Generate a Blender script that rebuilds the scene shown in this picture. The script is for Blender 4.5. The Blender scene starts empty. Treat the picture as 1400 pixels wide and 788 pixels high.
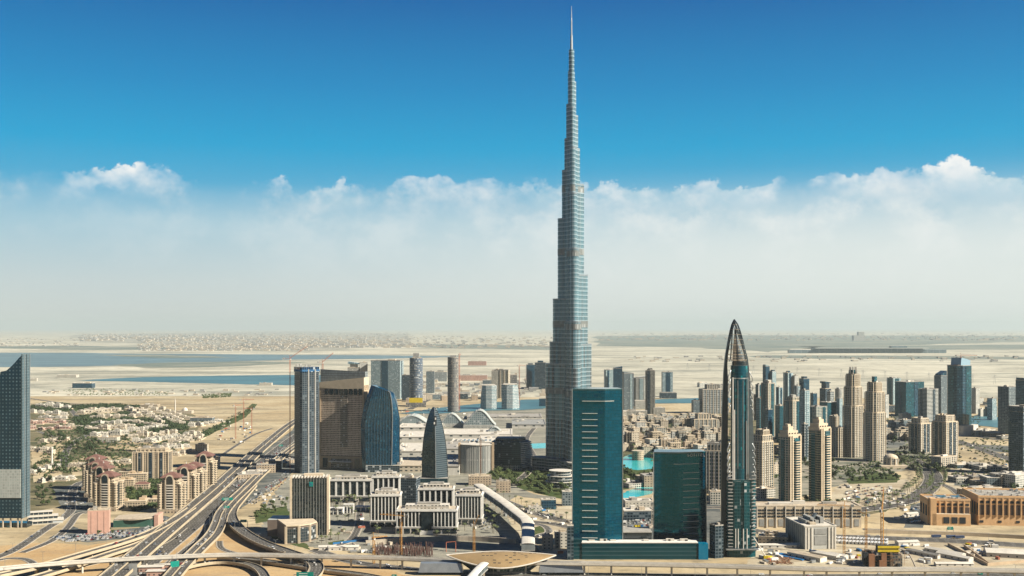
import bpy, math, random
from mathutils import Vector
R = math.radians
rnd = random.Random(11)
SC = bpy.context.scene
COL = SC.collection
# ------------------------------------------------------------------ camera, light, exposure
F, PY0, H = 1476.0, 448.0, 255.0            # focal length in photo pixels, eye level row, eye height (m)
cam = bpy.data.cameras.new('camera'); co = bpy.data.objects.new('camera', cam); COL.objects.link(co)
co.location = (0, 0, H); co.rotation_euler = (R(90), 0, 0)
cam.sensor_width = 36; cam.lens = 36 * F / 1400; cam.shift_y = (PY0 - 394) / 1400
cam.clip_start = 5; cam.clip_end = 400000
SC.camera = co
SC.render.resolution_x, SC.render.resolution_y = 1024, 576
SUN_EL, SUN_AZ = 34.0, 109.0               # azimuth clockwise from +Y (view direction)
sdir = Vector((math.sin(R(SUN_AZ)) * math.cos(R(SUN_EL)), math.cos(R(SUN_AZ)) * math.cos(R(SUN_EL)), math.sin(R(SUN_EL))))
sl = bpy.data.lights.new('sun', 'SUN'); sl.energy = 5.0; sl.angle = R(0.5); sl.color = (1, 0.92, 0.79)
so = bpy.data.objects.new('sun', sl); COL.objects.link(so); so.rotation_euler = sdir.to_track_quat('Z', 'Y').to_euler()
so.location = (900, -600, 1500)
vs = SC.view_settings
vs.view_transform = 'Standard'; vs.look = 'None'; vs.gamma = 1; vs.use_curve_mapping = False; vs.exposure = 1.35
SC.cycles.use_denoising = True
SC.cycles.max_bounces = 6; SC.cycles.diffuse_bounces = 2; SC.cycles.glossy_bounces = 3; SC.cycles.volume_bounces = 2
SC.cycles.transparent_max_bounces = 4; SC.cycles.transmission_bounces = 2
SC.cycles.sample_clamp_indirect = 4

W = bpy.data.worlds.new('World'); SC.world = W; W.use_nodes = True
class NT:
    """small helper to wire node trees"""
    def __init__(s, t): s.t = t; s.n = t.nodes; s.l = t.links
    def node(s, typ, **kw):
        n = s.n.new(typ)
        for k, v in kw.items(): setattr(n, k, v)
        return n
    def put(s, sock, v):
        if hasattr(v, 'is_linked'): s.l.new(v, sock)
        else:
            if isinstance(v, (tuple, list)) and len(v) == 3 and sock.type == 'RGBA': v = (*v, 1)
            sock.default_value = v
    def m(s, op, a, b=0.0, c=None, clamp=False):
        n = s.node('ShaderNodeMath', operation=op); n.use_clamp = clamp
        s.put(n.inputs[0], a); s.put(n.inputs[1], b)
        if c is not None: s.put(n.inputs[2], c)
        return n.outputs[0]
    def mix(s, f, a, b, typ='MIX'):
        n = s.node('ShaderNodeMix', data_type='RGBA', blend_type=typ); n.clamp_factor = True
        s.put(n.inputs[0], f); s.put(n.inputs[6], a); s.put(n.inputs[7], b)
        return n.outputs[2]
    def ramp(s, f, stops, interp='LINEAR'):
        n = s.node('ShaderNodeValToRGB'); e = n.color_ramp.elements; n.color_ramp.interpolation = interp
        while len(e) < len(stops): e.new(0.5)
        for el, (p, c) in zip(e, stops):
            el.position = p; el.color = (*c, 1) if len(c) == 3 else c
        s.put(n.inputs[0], f); return n.outputs[0]
    def smooth(s, v, a, b):
        n = s.node('ShaderNodeMapRange', interpolation_type='SMOOTHSTEP')
        s.put(n.inputs[0], v); n.inputs[1].default_value = a; n.inputs[2].default_value = b
        return n.outputs[0]
    def noise(s, vec, scale, detail=3, rough=0.55, out=0, dim='3D'):
        n = s.node('ShaderNodeTexNoise', noise_dimensions=dim)
        if vec is not None: s.l.new(vec, n.inputs['Vector'])
        n.inputs['Scale'].default_value = scale; n.inputs['Detail'].default_value = detail; n.inputs['Roughness'].default_value = rough
        return n.outputs[out]
    def vm(s, op, a, b):
        n = s.node('ShaderNodeVectorMath', operation=op); s.put(n.inputs[0], a); s.put(n.inputs[1], b); return n.outputs[0]

def srgb(r, g, b):
    f = lambda c: (c / 255 / 12.92) if c <= 10 else ((c / 255 + 0.055) / 1.055) ** 2.4
    return (f(r), f(g), f(b))

t = NT(W.node_tree); bg = t.n['Background']
sky = t.node('ShaderNodeTexSky', sky_type='NISHITA'); sky.sun_disc = False
sky.sun_elevation = R(SUN_EL); sky.sun_rotation = R(SUN_AZ); sky.altitude = 250; sky.air_density = 1.3; sky.dust_density = 1.5; sky.ozone_density = 3
tc = t.node('ShaderNodeTexCoord'); sx = t.node('ShaderNodeSeparateXYZ'); t.l.new(tc.outputs['Generated'], sx.inputs[0])
dx, dy, dz = sx.outputs
hor = t.m('SQRT', t.m('ADD', t.m('MULTIPLY', dx, dx), t.m('MULTIPLY', dy, dy)))
el = t.m('DIVIDE', dz, hor)                                       # tangent of the elevation
K = 1 / (0.1 * 2 ** 1.35)                                          # display value -> world value at strength 0.1
def wc(r, g, b, k=1.0): c = srgb(r, g, b); return tuple(v * K * k for v in c)
right = t.smooth(dx, -0.42, 0.30)
ramp = t.ramp(t.m('MULTIPLY', el, 2.0), [(0.0, wc(216, 217, 211)), (0.08, wc(204, 212, 213)), (0.19, wc(164, 198, 213)), (0.26, wc(70, 166, 206)),
      (0.33, wc(0, 158, 206)), (0.44, wc(0, 133, 190)), (0.6, wc(0, 96, 163)), (1.0, wc(0, 56, 116))])
# pale dusty air low over the horizon, whiter and warmer towards the sun
hz = t.m('MULTIPLY', t.smooth(el, 0.15, 0.06), right)
base = t.mix(t.m('MULTIPLY', hz, 0.85), ramp, wc(236, 238, 233))
base = t.mix(0.06, base, t.vm('MULTIPLY', sky.outputs[0], (0.15, 0.7, 1.0)))
# cumulus band
vec = t.node('ShaderNodeCombineXYZ'); t.l.new(t.m('DIVIDE', dx, hor), vec.inputs[0]); t.l.new(t.m('DIVIDE', dy, hor), vec.inputs[1]); t.l.new(t.m('MULTIPLY', el, 1.25), vec.inputs[2])
big = t.noise(t.vm('ADD', vec.outputs[0], (7.3, 1.1, 0.0)), 6.5, 2, 0.5)
puff = t.noise(t.vm('ADD', vec.outputs[0], (0.31, 0.2, 0.0)), 24, 10, 0.62)
top = t.m('ADD', 0.119, t.m('ADD', t.m('MULTIPLY', big, 0.034), t.m('MULTIPLY', t.m('SUBTRACT', puff, 0.5), 0.064)))
d = t.m('SUBTRACT', top, el)                                       # >0 under the cloud tops
edge = t.smooth(d, -0.001, 0.022)
fade = t.smooth(d, 0.06, 0.006)
soft = t.smooth(t.noise(vec.outputs[0], 9, 6, 0.6), 0.42, 0.66)
cl = t.m('MULTIPLY', t.m('MULTIPLY', edge, fade), t.m('MULTIPLY_ADD', soft, 0.85, 0.05))
lit = t.mix(t.smooth(puff, 0.35, 0.65), wc(168, 202, 218), wc(244, 244, 241))
col = t.mix(cl, base, lit)
# second lower veil of cloud
d2 = t.m('SUBTRACT', t.m('SUBTRACT', top, 0.022), el)
c2 = t.m('MULTIPLY', t.m('MULTIPLY', t.smooth(d2, 0.0, 0.02), t.smooth(d2, 0.09, 0.02)), t.m('MULTIPLY', t.smooth(t.noise(t.vm('ADD', vec.outputs[0], (3, 1, 2)), 11, 6, 0.6), 0.42, 0.65), t.m('MULTIPLY_ADD', right, 0.6, 0.15)))
crest = t.m('MULTIPLY', t.m('MULTIPLY', t.smooth(d, 0.0, 0.004), t.smooth(d, 0.032, 0.004)), t.m('MULTIPLY', t.smooth(t.noise(t.vm('ADD', vec.outputs[0], (5, 2, 1)), 7.5, 5, 0.62), 0.44, 0.62), 0.95))
col = t.mix(crest, col, t.mix(t.smooth(puff, 0.38, 0.6), wc(190, 217, 228), wc(252, 251, 248)))
col = t.mix(c2, col, wc(240, 243, 241))
front = t.smooth(dy, -0.35, 0.35)                                # no cloud behind the viewer; unseen sky there darkened to cut fill light
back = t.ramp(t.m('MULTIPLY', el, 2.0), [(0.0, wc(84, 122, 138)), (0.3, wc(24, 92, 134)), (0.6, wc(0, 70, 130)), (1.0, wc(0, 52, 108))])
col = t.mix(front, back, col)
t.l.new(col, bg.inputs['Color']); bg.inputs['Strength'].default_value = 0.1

# ------------------------------------------------------------------ mesh and object helpers
def G(px, py, h=0.0):
    """ground (or height h) point whose direction from the photo spot is pixel (px, py)"""
    Y = (H - h) * F / (py - PY0); return ((px - 700) * Y / F, Y)
def hgt(py, Y): return H - (py - PY0) * Y / F

class MB:
    def __init__(s): s.v = []; s.f = []; s.uv = []; s.mi = []
    def face(s, pts, uvs=None, m=0):
        b = len(s.v); s.v += [tuple(p) for p in pts]; s.f.append(tuple(range(b, b + len(pts))))
        s.uv.append(uvs or [(p[0], p[1]) for p in pts]); s.mi.append(m); return s
    def prism(s, poly, z0, z1, m=0, mt=0, top=None, bottom=False, u0=0.0, cap=True):
        top = top or poly; n = len(poly); u = u0
        for i in range(n):
            a, b = poly[i], poly[(i + 1) % n]; c, d = top[(i + 1) % n], top[i]
            L = math.hypot(b[0] - a[0], b[1] - a[1])
            s.face([(*a, z0), (*b, z0), (*c, z1), (*d, z1)], [(u, z0), (u + L, z0), (u + L, z1), (u, z1)], m); u += L
        if cap: s.face([(*p, z1) for p in top], None, mt)
        if bottom: s.face([(*p, z0) for p in reversed(poly)], None, mt)
        return s
    def box(s, cx, cy, z0, w, d, h, rot=0.0, m=0, mt=None, bottom=True):
        return s.prism(rect(w, d, rot, cx, cy), z0, z0 + h, m, m if mt is None else mt, bottom=bottom)
    def bar(s, p, q, r, m=0, n=4):
        p, q = Vector(p), Vector(q); z = (q - p).normalized(); x = z.orthogonal().normalized(); y = z.cross(x)
        ring = [x * math.cos(2 * math.pi * (i + .5) / n) * r + y * math.sin(2 * math.pi * (i + .5) / n) * r for i in range(n)]
        for i in range(n):
            a, b = ring[i], ring[(i + 1) % n]; s.face([p + a, p + b, q + b, q + a], [(0, 0), (1, 0), (1, 1), (0, 1)], m)
        s.face([p + k for k in reversed(ring)], None, m); s.face([q + k for k in ring], None, m); return s
    def loft(s, secs, m=0, mt=None, cap=True):
        """secs: list of (poly, z) with equal vertex counts"""
        for (a, za), (b, zb) in zip(secs, secs[1:]):
            s.prism(a, za, zb, m, top=b, cap=False)
        if cap: s.face([(*p, secs[-1][1]) for p in secs[-1][0]], None, m if mt is None else mt)
        return s
    def mesh(s, name, mats):
        me = bpy.data.meshes.new(name); me.from_pydata(s.v, [], s.f)
        ul = me.uv_layers.new(name='UVMap'); k = 0
        flat = [c for f in s.uv for p in f for c in p]; ul.data.foreach_set('uv', flat)
        for mm in (mats if isinstance(mats, (list, tuple)) else [mats]): me.materials.append(mm)
        me.polygons.foreach_set('material_index', s.mi); me.update(); return me
    def build(s, name, mats, parent=None, loc=(0, 0, 0), rot=0.0):
        return link(name, s.mesh(name, mats), parent, loc, rot)
def link(name, me, parent=None, loc=(0, 0, 0), rot=0.0):
    o = bpy.data.objects.new(name, me); COL.objects.link(o); o.location = loc; o.rotation_euler = (0, 0, rot)
    if parent: o.parent = parent
    return o
def rect(w, d, rot=0.0, cx=0.0, cy=0.0):
    c, s_ = math.cos(rot), math.sin(rot)
    return [(cx + x * c - y * s_, cy + x * s_ + y * c) for x, y in ((-w / 2, -d / 2), (w / 2, -d / 2), (w / 2, d / 2), (-w / 2, d / 2))]
def chamfer(w, d, k):
    a, b = w / 2, d / 2
    return [(-a + k, -b), (a - k, -b), (a, -b + k), (a, b - k), (a - k, b), (-a + k, b), (-a, b - k), (-a, -b + k)]
def ellipse(a, b, n=20): return [(a * math.cos(2 * math.pi * i / n), b * math.sin(2 * math.pi * i / n)) for i in range(n)]
def scl(poly, k, ky=None): return [(x * k, y * (ky or k)) for x, y in poly]
def tag(o, label=None, cat=None, group=None, kind=None):
    if label: o['label'] = label
    if cat: o['category'] = cat
    if group: o['group'] = group
    if kind: o['kind'] = kind
    return o
def thing(name, label, cat, x=0, y=0, rot=0.0, group=None, z=0.0):
    o = bpy.data.objects.new(name, None); COL.objects.link(o); o.location = (x, y, z); o.rotation_euler = (0, 0, rot); o.empty_display_size = 5
    return tag(o, label, cat, group)
KIDS = {}
def kids(o):
    if o.name not in KIDS: KIDS[o.name] = [c for c in o.children]
    return KIDS[o.name]
def dup(src, x, y, rot=0.0, z=0.0, sc=1.0, label=None, cat=None, group=None):
    def cp(o, par):
        c = o.copy(); COL.objects.link(c)
        if par: c.parent = par
        for ch in kids(o): cp(ch, c)
        return c
    c = cp(src, None); c.location = (x, y, z); c.rotation_euler = (0, 0, rot)
    c.scale = (sc, sc, sc) if not isinstance(sc, tuple) else sc
    return tag(c, label, cat, group)
def fit(px0, px1, pyt, pyb, r=0.8, rot=0.0):
    """centre, width, depth and height of a block whose front foot is at row pyb and which spans the columns px0..px1"""
    Y0 = H * F / (pyb - PY0); a = abs(rot)
    for _ in range(3):
        wv = (px1 - px0) * Y0 / F
        w = wv / (math.cos(a) + r * math.sin(a)); d = w * r
        Yc = H * F / (pyb - PY0) + (w * math.sin(a) + d * math.cos(a)) / 2
        Y0 = Yc
    return ((px0 + px1) / 2 - 700) * Yc / F, Yc, w, d, hgt(pyt, Yc)

# ------------------------------------------------------------------ materials
def newmat(name):
    m = bpy.data.materials.new(name); m.use_nodes = True; return m, NT(m.node_tree), m.node_tree.nodes['Principled BSDF']
AK = 0.74
def plain(name, c, rough=0.8, var=0.25, scale=0.15, metal=0.0, spec=0.3):
    """weathered plain surface: the colour broken up by two scales of noise"""
    c = tuple(x * AK for x in c)
    m, t, p = newmat(name); tc = t.node('ShaderNodeTexCoord')
    a = t.noise(tc.outputs['Object'], scale, 5, 0.65); b = t.noise(tc.outputs['Object'], scale * 9, 2)
    v = t.m('ADD', t.m('MULTIPLY', a, 0.7), t.m('MULTIPLY', b, 0.3))
    k = t.smooth(v, 0.25, 0.75)
    t.put(p.inputs['Base Color'], t.mix(k, tuple(x * (1 - var) for x in c), tuple(min(1, x * (1 + var)) for x in c)))
    p.inputs['Roughness'].default_value = rough; p.inputs['Metallic'].default_value = metal; p.inputs['Specular IOR Level'].default_value = spec
    return m
FG = bpy.data.node_groups.new('facade', 'ShaderNodeTree')
def _fg():
    it = FG.interface; t = NT(FG)
    for nm, ty in (('Wall', 'NodeSocketColor'), ('Glass', 'NodeSocketColor'), ('Bay', 'NodeSocketFloat'), ('Floor', 'NodeSocketFloat'), ('MU', 'NodeSocketFloat'),
                   ('V0', 'NodeSocketFloat'), ('V1', 'NodeSocketFloat'), ('Rand', 'NodeSocketFloat'), ('Lite', 'NodeSocketColor'), ('LiteAmt', 'NodeSocketFloat')):
        it.new_socket(nm, in_out='INPUT', socket_type=ty)
    for nm, ty in (('Color', 'NodeSocketColor'), ('Mask', 'NodeSocketFloat'), ('Normal', 'NodeSocketVector')):
        it.new_socket(nm, in_out='OUTPUT', socket_type=ty)
    gi = t.node('NodeGroupInput'); go = t.node('NodeGroupOutput'); I = gi.outputs
    uv = t.node('ShaderNodeUVMap'); s = t.node('ShaderNodeSeparateXYZ'); t.l.new(uv.outputs[0], s.inputs[0])
    uu = t.m('DIVIDE', s.outputs[0], I['Bay']); vv = t.m('DIVIDE', s.outputs[1], I['Floor'])
    cu, cv = t.m('FLOOR', uu), t.m('FLOOR', vv); fu, fv = t.m('FRACT', uu), t.m('FRACT', vv)
    inu = t.m('MULTIPLY', t.m('GREATER_THAN', fu, I['MU']), t.m('LESS_THAN', fu, t.m('SUBTRACT', 1.0, I['MU'])))
    inv = t.m('MULTIPLY', t.m('GREATER_THAN', fv, I['V0']), t.m('LESS_THAN', fv, I['V1']))
    mask = t.m('MULTIPLY', inu, inv)
    oi = t.node('ShaderNodeObjectInfo')
    cell = t.node('ShaderNodeCombineXYZ'); t.l.new(cu, cell.inputs[0]); t.l.new(cv, cell.inputs[1]); t.l.new(t.m('MULTIPLY', oi.outputs['Random'], 97.0), cell.inputs[2])
    wn = t.node('ShaderNodeTexWhiteNoise', noise_dimensions='3D'); t.l.new(cell.outputs[0], wn.inputs['Vector'])
    r = wn.outputs['Value']
    dark = t.m('SUBTRACT', 1.0, t.m('MULTIPLY', r, I['Rand']))
    g = t.vm('MULTIPLY', I['Glass'], (1, 1, 1)); n = t.node('ShaderNodeVectorMath', operation='SCALE'); t.l.new(g, n.inputs[0]); t.l.new(dark, n.inputs[3])
    blind = t.m('GREATER_THAN', r, t.m('SUBTRACT', 1.0, I['LiteAmt']))
    gl = t.mix(blind, n.outputs[0], I['Lite'])
    tc = t.node('ShaderNodeTexCoord')
    st = t.node('ShaderNodeMapping'); st.inputs['Scale'].default_value = (1, 1, 0.25); t.l.new(tc.outputs['Object'], st.inputs[0])
    w = t.smooth(t.noise(st.outputs[0], 0.13, 5, 0.7), 0.2, 0.8)
    wall = t.mix(1.0, I['Wall'], t.mix(w, (0.74, 0.73, 0.72), (1.12, 1.12, 1.12)), 'MULTIPLY')
    col = t.mix(mask, wall, gl)
    geo = t.node('ShaderNodeNewGeometry')
    jit = t.vm('MULTIPLY', t.vm('SUBTRACT', wn.outputs['Color'], (0.5, 0.5, 0.5)), (0.03, 0.03, 0.03))
    wob = t.vm('MULTIPLY', t.vm('SUBTRACT', t.noise(tc.outputs['Object'], 0.045, 4, 0.6, out=1), (0.5, 0.5, 0.5)), (0.16, 0.16, 0.16))
    js = t.node('ShaderNodeVectorMath', operation='SCALE'); t.l.new(t.vm('ADD', jit, wob), js.inputs[0]); t.l.new(mask, js.inputs[3])
    nn = t.vm('NORMALIZE', t.vm('ADD', geo.outputs['Normal'], js.outputs[0]), (0, 0, 0))
    t.l.new(col, go.inputs['Color']); t.l.new(mask, go.inputs['Mask']); t.l.new(nn, go.inputs['Normal'])
_fg()
def facade(name, wall, glass, bay=4.0, floor=3.5, mu=0.2, v0=0.25, v1=0.8, rand=0.6, lite=(0.3, 0.32, 0.32), amt=0.12, grough=0.1, wrough=0.8, spec=0.5, wmetal=0.0, gmetal=0.0, stint=(.55, .85, 1.0)):
    wall = tuple(x * AK for x in wall)
    m, t, p = newmat(name); g = t.node('ShaderNodeGroup'); g.node_tree = FG
    for k, v in (('Wall', (*wall, 1)), ('Glass', (*glass, 1)), ('Bay', bay), ('Floor', floor), ('MU', mu), ('V0', v0), ('V1', v1), ('Rand', rand), ('Lite', (*lite, 1)), ('LiteAmt', amt)):
        g.inputs[k].default_value = v
    t.l.new(g.outputs['Color'], p.inputs['Base Color']); t.l.new(g.outputs['Normal'], p.inputs['Normal'])
    t.put(p.inputs['Roughness'], t.m('MULTIPLY_ADD', g.outputs['Mask'], grough - wrough, wrough))
    t.put(p.inputs['Metallic'], t.m('MULTIPLY_ADD', g.outputs['Mask'], gmetal - wmetal, wmetal))
    p.inputs['Specular IOR Level'].default_value = spec; p.inputs['Specular Tint'].default_value = (*stint, 1)
    return m
M = {}
M['concrete'] = plain('concrete', (0.46, 0.40, 0.31)); M['concrete_grey'] = plain('concrete_grey', (0.30, 0.30, 0.28))
M['cream'] = plain('cream', (0.60, 0.50, 0.36), var=0.18); M['cream_parapet'] = plain('cream_parapet', (0.46, 0.38, 0.26), var=0.2, scale=0.05)
M['white'] = plain('white_paint', (0.70, 0.68, 0.62), var=0.15); M['off_white'] = plain('off_white', (0.62, 0.58, 0.50), var=0.18)
M['roof_grey'] = plain('roof_grey', (0.34, 0.32, 0.28), var=0.35, scale=0.2); M['roof_white'] = plain('roof_white', (0.60, 0.56, 0.48), var=0.25, scale=0.1)
M['roof_sand'] = plain('roof_sand', (0.50, 0.42, 0.31), var=0.3, scale=0.2); M['dark_metal'] = plain('dark_metal', (0.035, 0.045, 0.05), 0.5)
M['steel'] = plain('steel', (0.42, 0.44, 0.44), 0.35, 0.2, metal=0.6); M['beige_metal'] = plain('beige_metal', (0.50, 0.43, 0.33), 0.45, 0.15, metal=0.3)
M['red_tile'] = plain('red_tile', (0.17, 0.088, 0.07), var=0.3, scale=0.4); M['pink'] = plain('pink_wall', (0.55, 0.33, 0.25), var=0.1)
M['orange_wall'] = plain('orange_wall', (0.74, 0.47, 0.24), var=0.15); M['tan_wall'] = plain('tan_wall', (0.50, 0.38, 0.25), var=0.15)
M['yellow'] = plain('yellow_paint', (0.62, 0.46, 0.02), 0.5, 0.2); M['crane_yellow'] = plain('crane_yellow', (0.48, 0.24, 0.05), 0.6); M['crane_red'] = plain('crane_red', (0.42, 0.14, 0.08), 0.6)
M['blue_sheet'] = plain('blue_sheet', (0.02, 0.13, 0.30), 0.5); M['navy'] = plain('navy', (0.02, 0.04, 0.09), 0.5)
M['teal_sign'] = plain('teal_sign', (0.0, 0.22, 0.17), 0.5, 0.1); M['dark_void'] = plain('dark_void', (0.02, 0.025, 0.03), 0.8)
M['trunk'] = plain('bark', (0.12, 0.09, 0.06)); M['glass_dark'] = plain('dark_glass', (0.012, 0.022, 0.028), 0.08, 0.3, spec=0.7)
M['glass_teal'] = plain('teal_glass', (0.01, 0.07, 0.08), 0.08, 0.3, spec=0.7); M['rust'] = plain('rust', (0.25, 0.12, 0.06)); M['gold'] = plain('gold_cladding', (0.46, 0.32, 0.16), 0.42, 0.14, 0.12, metal=0.4)
M['sage'] = plain('sage_roof', (0.42, 0.45, 0.42), 0.5, 0.12)
def leafmat(name, c):
    m, t, p = newmat(name); geo = t.node('ShaderNodeNewGeometry'); oi = t.node('ShaderNodeObjectInfo')
    k = t.m('ADD', t.m('MULTIPLY', geo.outputs['Random Per Island'], 0.7), t.m('MULTIPLY', oi.outputs['Random'], 0.4))
    t.put(p.inputs['Base Color'], t.ramp(k, [(0, tuple(x * 0.5 for x in c)), (0.5, c), (1, (c[0] * 1.9, c[1] * 1.6, c[2] * 1.3))]))
    p.inputs['Roughness'].default_value = 0.75; p.inputs['Specular IOR Level'].default_value = 0.15; return m
M['leaf_dark'] = leafmat('leaf_dark', (0.035, 0.055, 0.024)); M['leaf_mid'] = leafmat('leaf_mid', (0.06, 0.085, 0.034)); M['leaf_palm'] = leafmat('leaf_palm', (0.075, 0.095, 0.045))
def groundmat(name, a, b, c, s1, s2, s3=0.6):
    """a, b, c: three tones mixed by patches (s1) and streaks (s2)"""
    a, b, c = (tuple(x * k * AK for x, k in zip(q_, (.96, 1.0, .97))) for q_ in (a, b, c))
    m, t, p = newmat(name); tc = t.node('ShaderNodeTexCoord'); ob = tc.outputs['Object']
    n1 = t.smooth(t.noise(ob, s1, 8, 0.62), 0.38, 0.62); n2 = t.smooth(t.noise(t.vm('MULTIPLY', ob, (0.3, 1, 1)), s2, 8, 0.72), 0.47, 0.62)
    n3 = t.noise(ob, s3, 3, 0.6)
    col = t.mix(t.m('MULTIPLY', n2, 0.75), t.mix(n1, a, b), c)
    col = t.mix(1.0, col, t.mix(n3, (0.78, 0.78, 0.78), (1.18, 1.17, 1.15)), 'MULTIPLY')
    n4 = t.smooth(t.noise(t.vm('ADD', ob, (31, 7, 0)), s2 * 5, 7, 0.7), 0.5, 0.68)
    col = t.mix(t.m('MULTIPLY', n4, 0.55), col, tuple(x * .62 for x in c))
    t.put(p.inputs['Base Color'], col); p.inputs['Roughness'].default_value = 0.95; p.inputs['Specular IOR Level'].default_value = 0.1; return m
M['sand'] = groundmat('sand', (0.44, 0.33, 0.20), (0.56, 0.45, 0.30), (0.27, 0.22, 0.15), 0.004, 0.009, 0.09)
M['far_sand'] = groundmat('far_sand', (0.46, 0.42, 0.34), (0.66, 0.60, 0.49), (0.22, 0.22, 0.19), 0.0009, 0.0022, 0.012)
M['near_sand'] = groundmat('near_sand', (0.47, 0.30, 0.15), (0.54, 0.37, 0.20), (0.40, 0.28, 0.17), 0.02, 0.05, 0.5)
M['lawn'] = groundmat('lawn', (0.05, 0.08, 0.025), (0.08, 0.10, 0.035), (0.12, 0.12, 0.05), 0.03, 0.08)
M['garden_soil'] = groundmat('garden_soil', (0.15, 0.13, 0.075), (0.07, 0.08, 0.04), (0.34, 0.27, 0.17), 0.014, 0.02)
M['paving'] = groundmat('paving', (0.27, 0.25, 0.21), (0.36, 0.33, 0.27), (0.13, 0.13, 0.12), 0.02, 0.03)
M['site_dirt'] = groundmat('site_dirt', (0.50, 0.42, 0.31), (0.38, 0.30, 0.21), (0.60, 0.52, 0.40), 0.02, 0.05, 0.3)
M['court'] = groundmat('court', (0.30, 0.27, 0.22), (0.12, 0.13, 0.10), (0.42, 0.36, 0.28), 0.02, 0.03)
M['yard'] = groundmat('yard', (0.10, 0.11, 0.11), (0.22, 0.21, 0.19), (0.05, 0.06, 0.065), 0.02, 0.04, 0.3)
M['scrub'] = groundmat('scrub', (0.13, 0.17, 0.16), (0.20, 0.22, 0.19), (0.36, 0.33, 0.27), 0.001, 0.002, 0.01)
M['far_town'] = groundmat('far_town', (0.36, 0.33, 0.28), (0.46, 0.41, 0.34), (0.20, 0.22, 0.19), 0.002, 0.004, 0.01)
def asphalt(name, lane, w, c=(0.06, 0.056, 0.049)):
    """u = metres across, v = metres along: worn wheel tracks, edge lines and dashed lane lines"""
    m, t, p = newmat(name); uv = t.node('ShaderNodeUVMap'); s = t.node('ShaderNodeSeparateXYZ'); t.l.new(uv.outputs[0], s.inputs[0]); u, v = s.outputs[0], s.outputs[1]
    tc = t.node('ShaderNodeTexCoord')
    n = t.noise(tc.outputs['Object'], 0.03, 6, 0.7); n2 = t.noise(t.vm('MULTIPLY', uv.outputs[0], (0.5, 0.012, 1)), 1.0, 4, 0.6)
    col = t.mix(t.smooth(t.m('ADD', t.m('MULTIPLY', n, .5), t.m('MULTIPLY', n2, .5)), 0.3, 0.7), tuple(x * .65 for x in c), tuple(x * 1.7 for x in c))
    fr = t.m('FRACT', t.m('DIVIDE', u, lane)); line = t.m('LESS_THAN', t.m('ABSOLUTE', t.m('SUBTRACT', fr, 0.5)), 0.04)
    fr2 = t.m('ABSOLUTE', t.m('SUBTRACT', t.m('FRACT', t.m('ADD', t.m('DIVIDE', u, lane), 0.5)), 0.5))
    line = t.m('LESS_THAN', fr2, 0.035); dash = t.m('LESS_THAN', t.m('FRACT', t.m('DIVIDE', v, 12.0)), 0.4)
    edge = t.m('GREATER_THAN', t.m('ABSOLUTE', u), w / 2 - 0.7); edge = t.m('MULTIPLY', edge, t.m('LESS_THAN', t.m('ABSOLUTE', u), w / 2 - 0.35))
    mk = t.m('MAXIMUM', t.m('MULTIPLY', line, dash), edge)
    t.put(p.inputs['Base Color'], t.mix(t.m('MULTIPLY', mk, 0.6), col, (0.55, 0.53, 0.48))); p.inputs['Roughness'].default_value = 0.85; p.inputs['Specular IOR Level'].default_value = 0.2
    return m
ASP = {}
def road_mat(w):
    k = round(w)
    if k not in ASP: ASP[k] = asphalt('asphalt', 3.7, k)
    return ASP[k]
def water(name, c, rough=0.12, bump=0.02):
    m, t, p = newmat(name); tc = t.node('ShaderNodeTexCoord')
    n = t.smooth(t.noise(t.vm('MULTIPLY', tc.outputs['Object'], (0.3, 1, 1)), 0.004, 6, 0.6), 0.3, 0.7)
    t.put(p.inputs['Base Color'], t.mix(n, tuple(x * .8 for x in c), tuple(x * 1.25 for x in c))); p.inputs['Roughness'].default_value = rough
    b = t.node('ShaderNodeBump'); b.inputs['Strength'].default_value = 0.25; t.l.new(t.noise(tc.outputs['Object'], 0.15, 4), b.inputs['Height']); t.l.new(b.outputs[0], p.inputs['Normal'])
    return m
M['bay_water'] = water('bay_water', (0.085, 0.14, 0.155), 0.6); M['canal_water'] = water('canal_water', (0.045, 0.12, 0.14), 0.5); M['turquoise'] = water('turquoise_water', (0.03, 0.31, 0.31), 0.15)
# ------------------------------------------------------------------ the ground and what lies flat on it
def flat(name, pts, mat, z, rough=0.0, px=True, kind='structure', seed=1):
    P = [G(*p) for p in pts] if px else list(pts); q = random.Random(seed)
    if rough:
        out = []
        for i, a in enumerate(P):
            b = P[(i + 1) % len(P)]; L = math.hypot(b[0] - a[0], b[1] - a[1]); n = max(2, min(24, int(L / (rough * 3))))
            for k in range(n):
                f = k / n; s = math.sin(f * math.pi) * rough
                out.append((a[0] + (b[0] - a[0]) * f + q.uniform(-s, s), a[1] + (b[1] - a[1]) * f + q.uniform(-s, s)))
        P = out
    A = sum(P[i][0] * P[(i + 1) % len(P)][1] - P[(i + 1) % len(P)][0] * P[i][1] for i in range(len(P)))
    if A < 0: P.reverse()
    o = MB().face([(*p, z) for p in P]).build(name, mat); o['kind'] = kind; return o
g = MB().face([(-90000, -3000, 0), (90000, -3000, 0), (90000, 120000, 0), (-90000, 120000, 0)]).build('ground', M['sand']); g['kind'] = 'structure'
flat('desert_ground', [(-90000, 4050), (-600, 4000), (400, 3900), (90000, 3900), (90000, 119000), (-90000, 119000)], M['far_sand'], 0.4, px=False)
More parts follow.
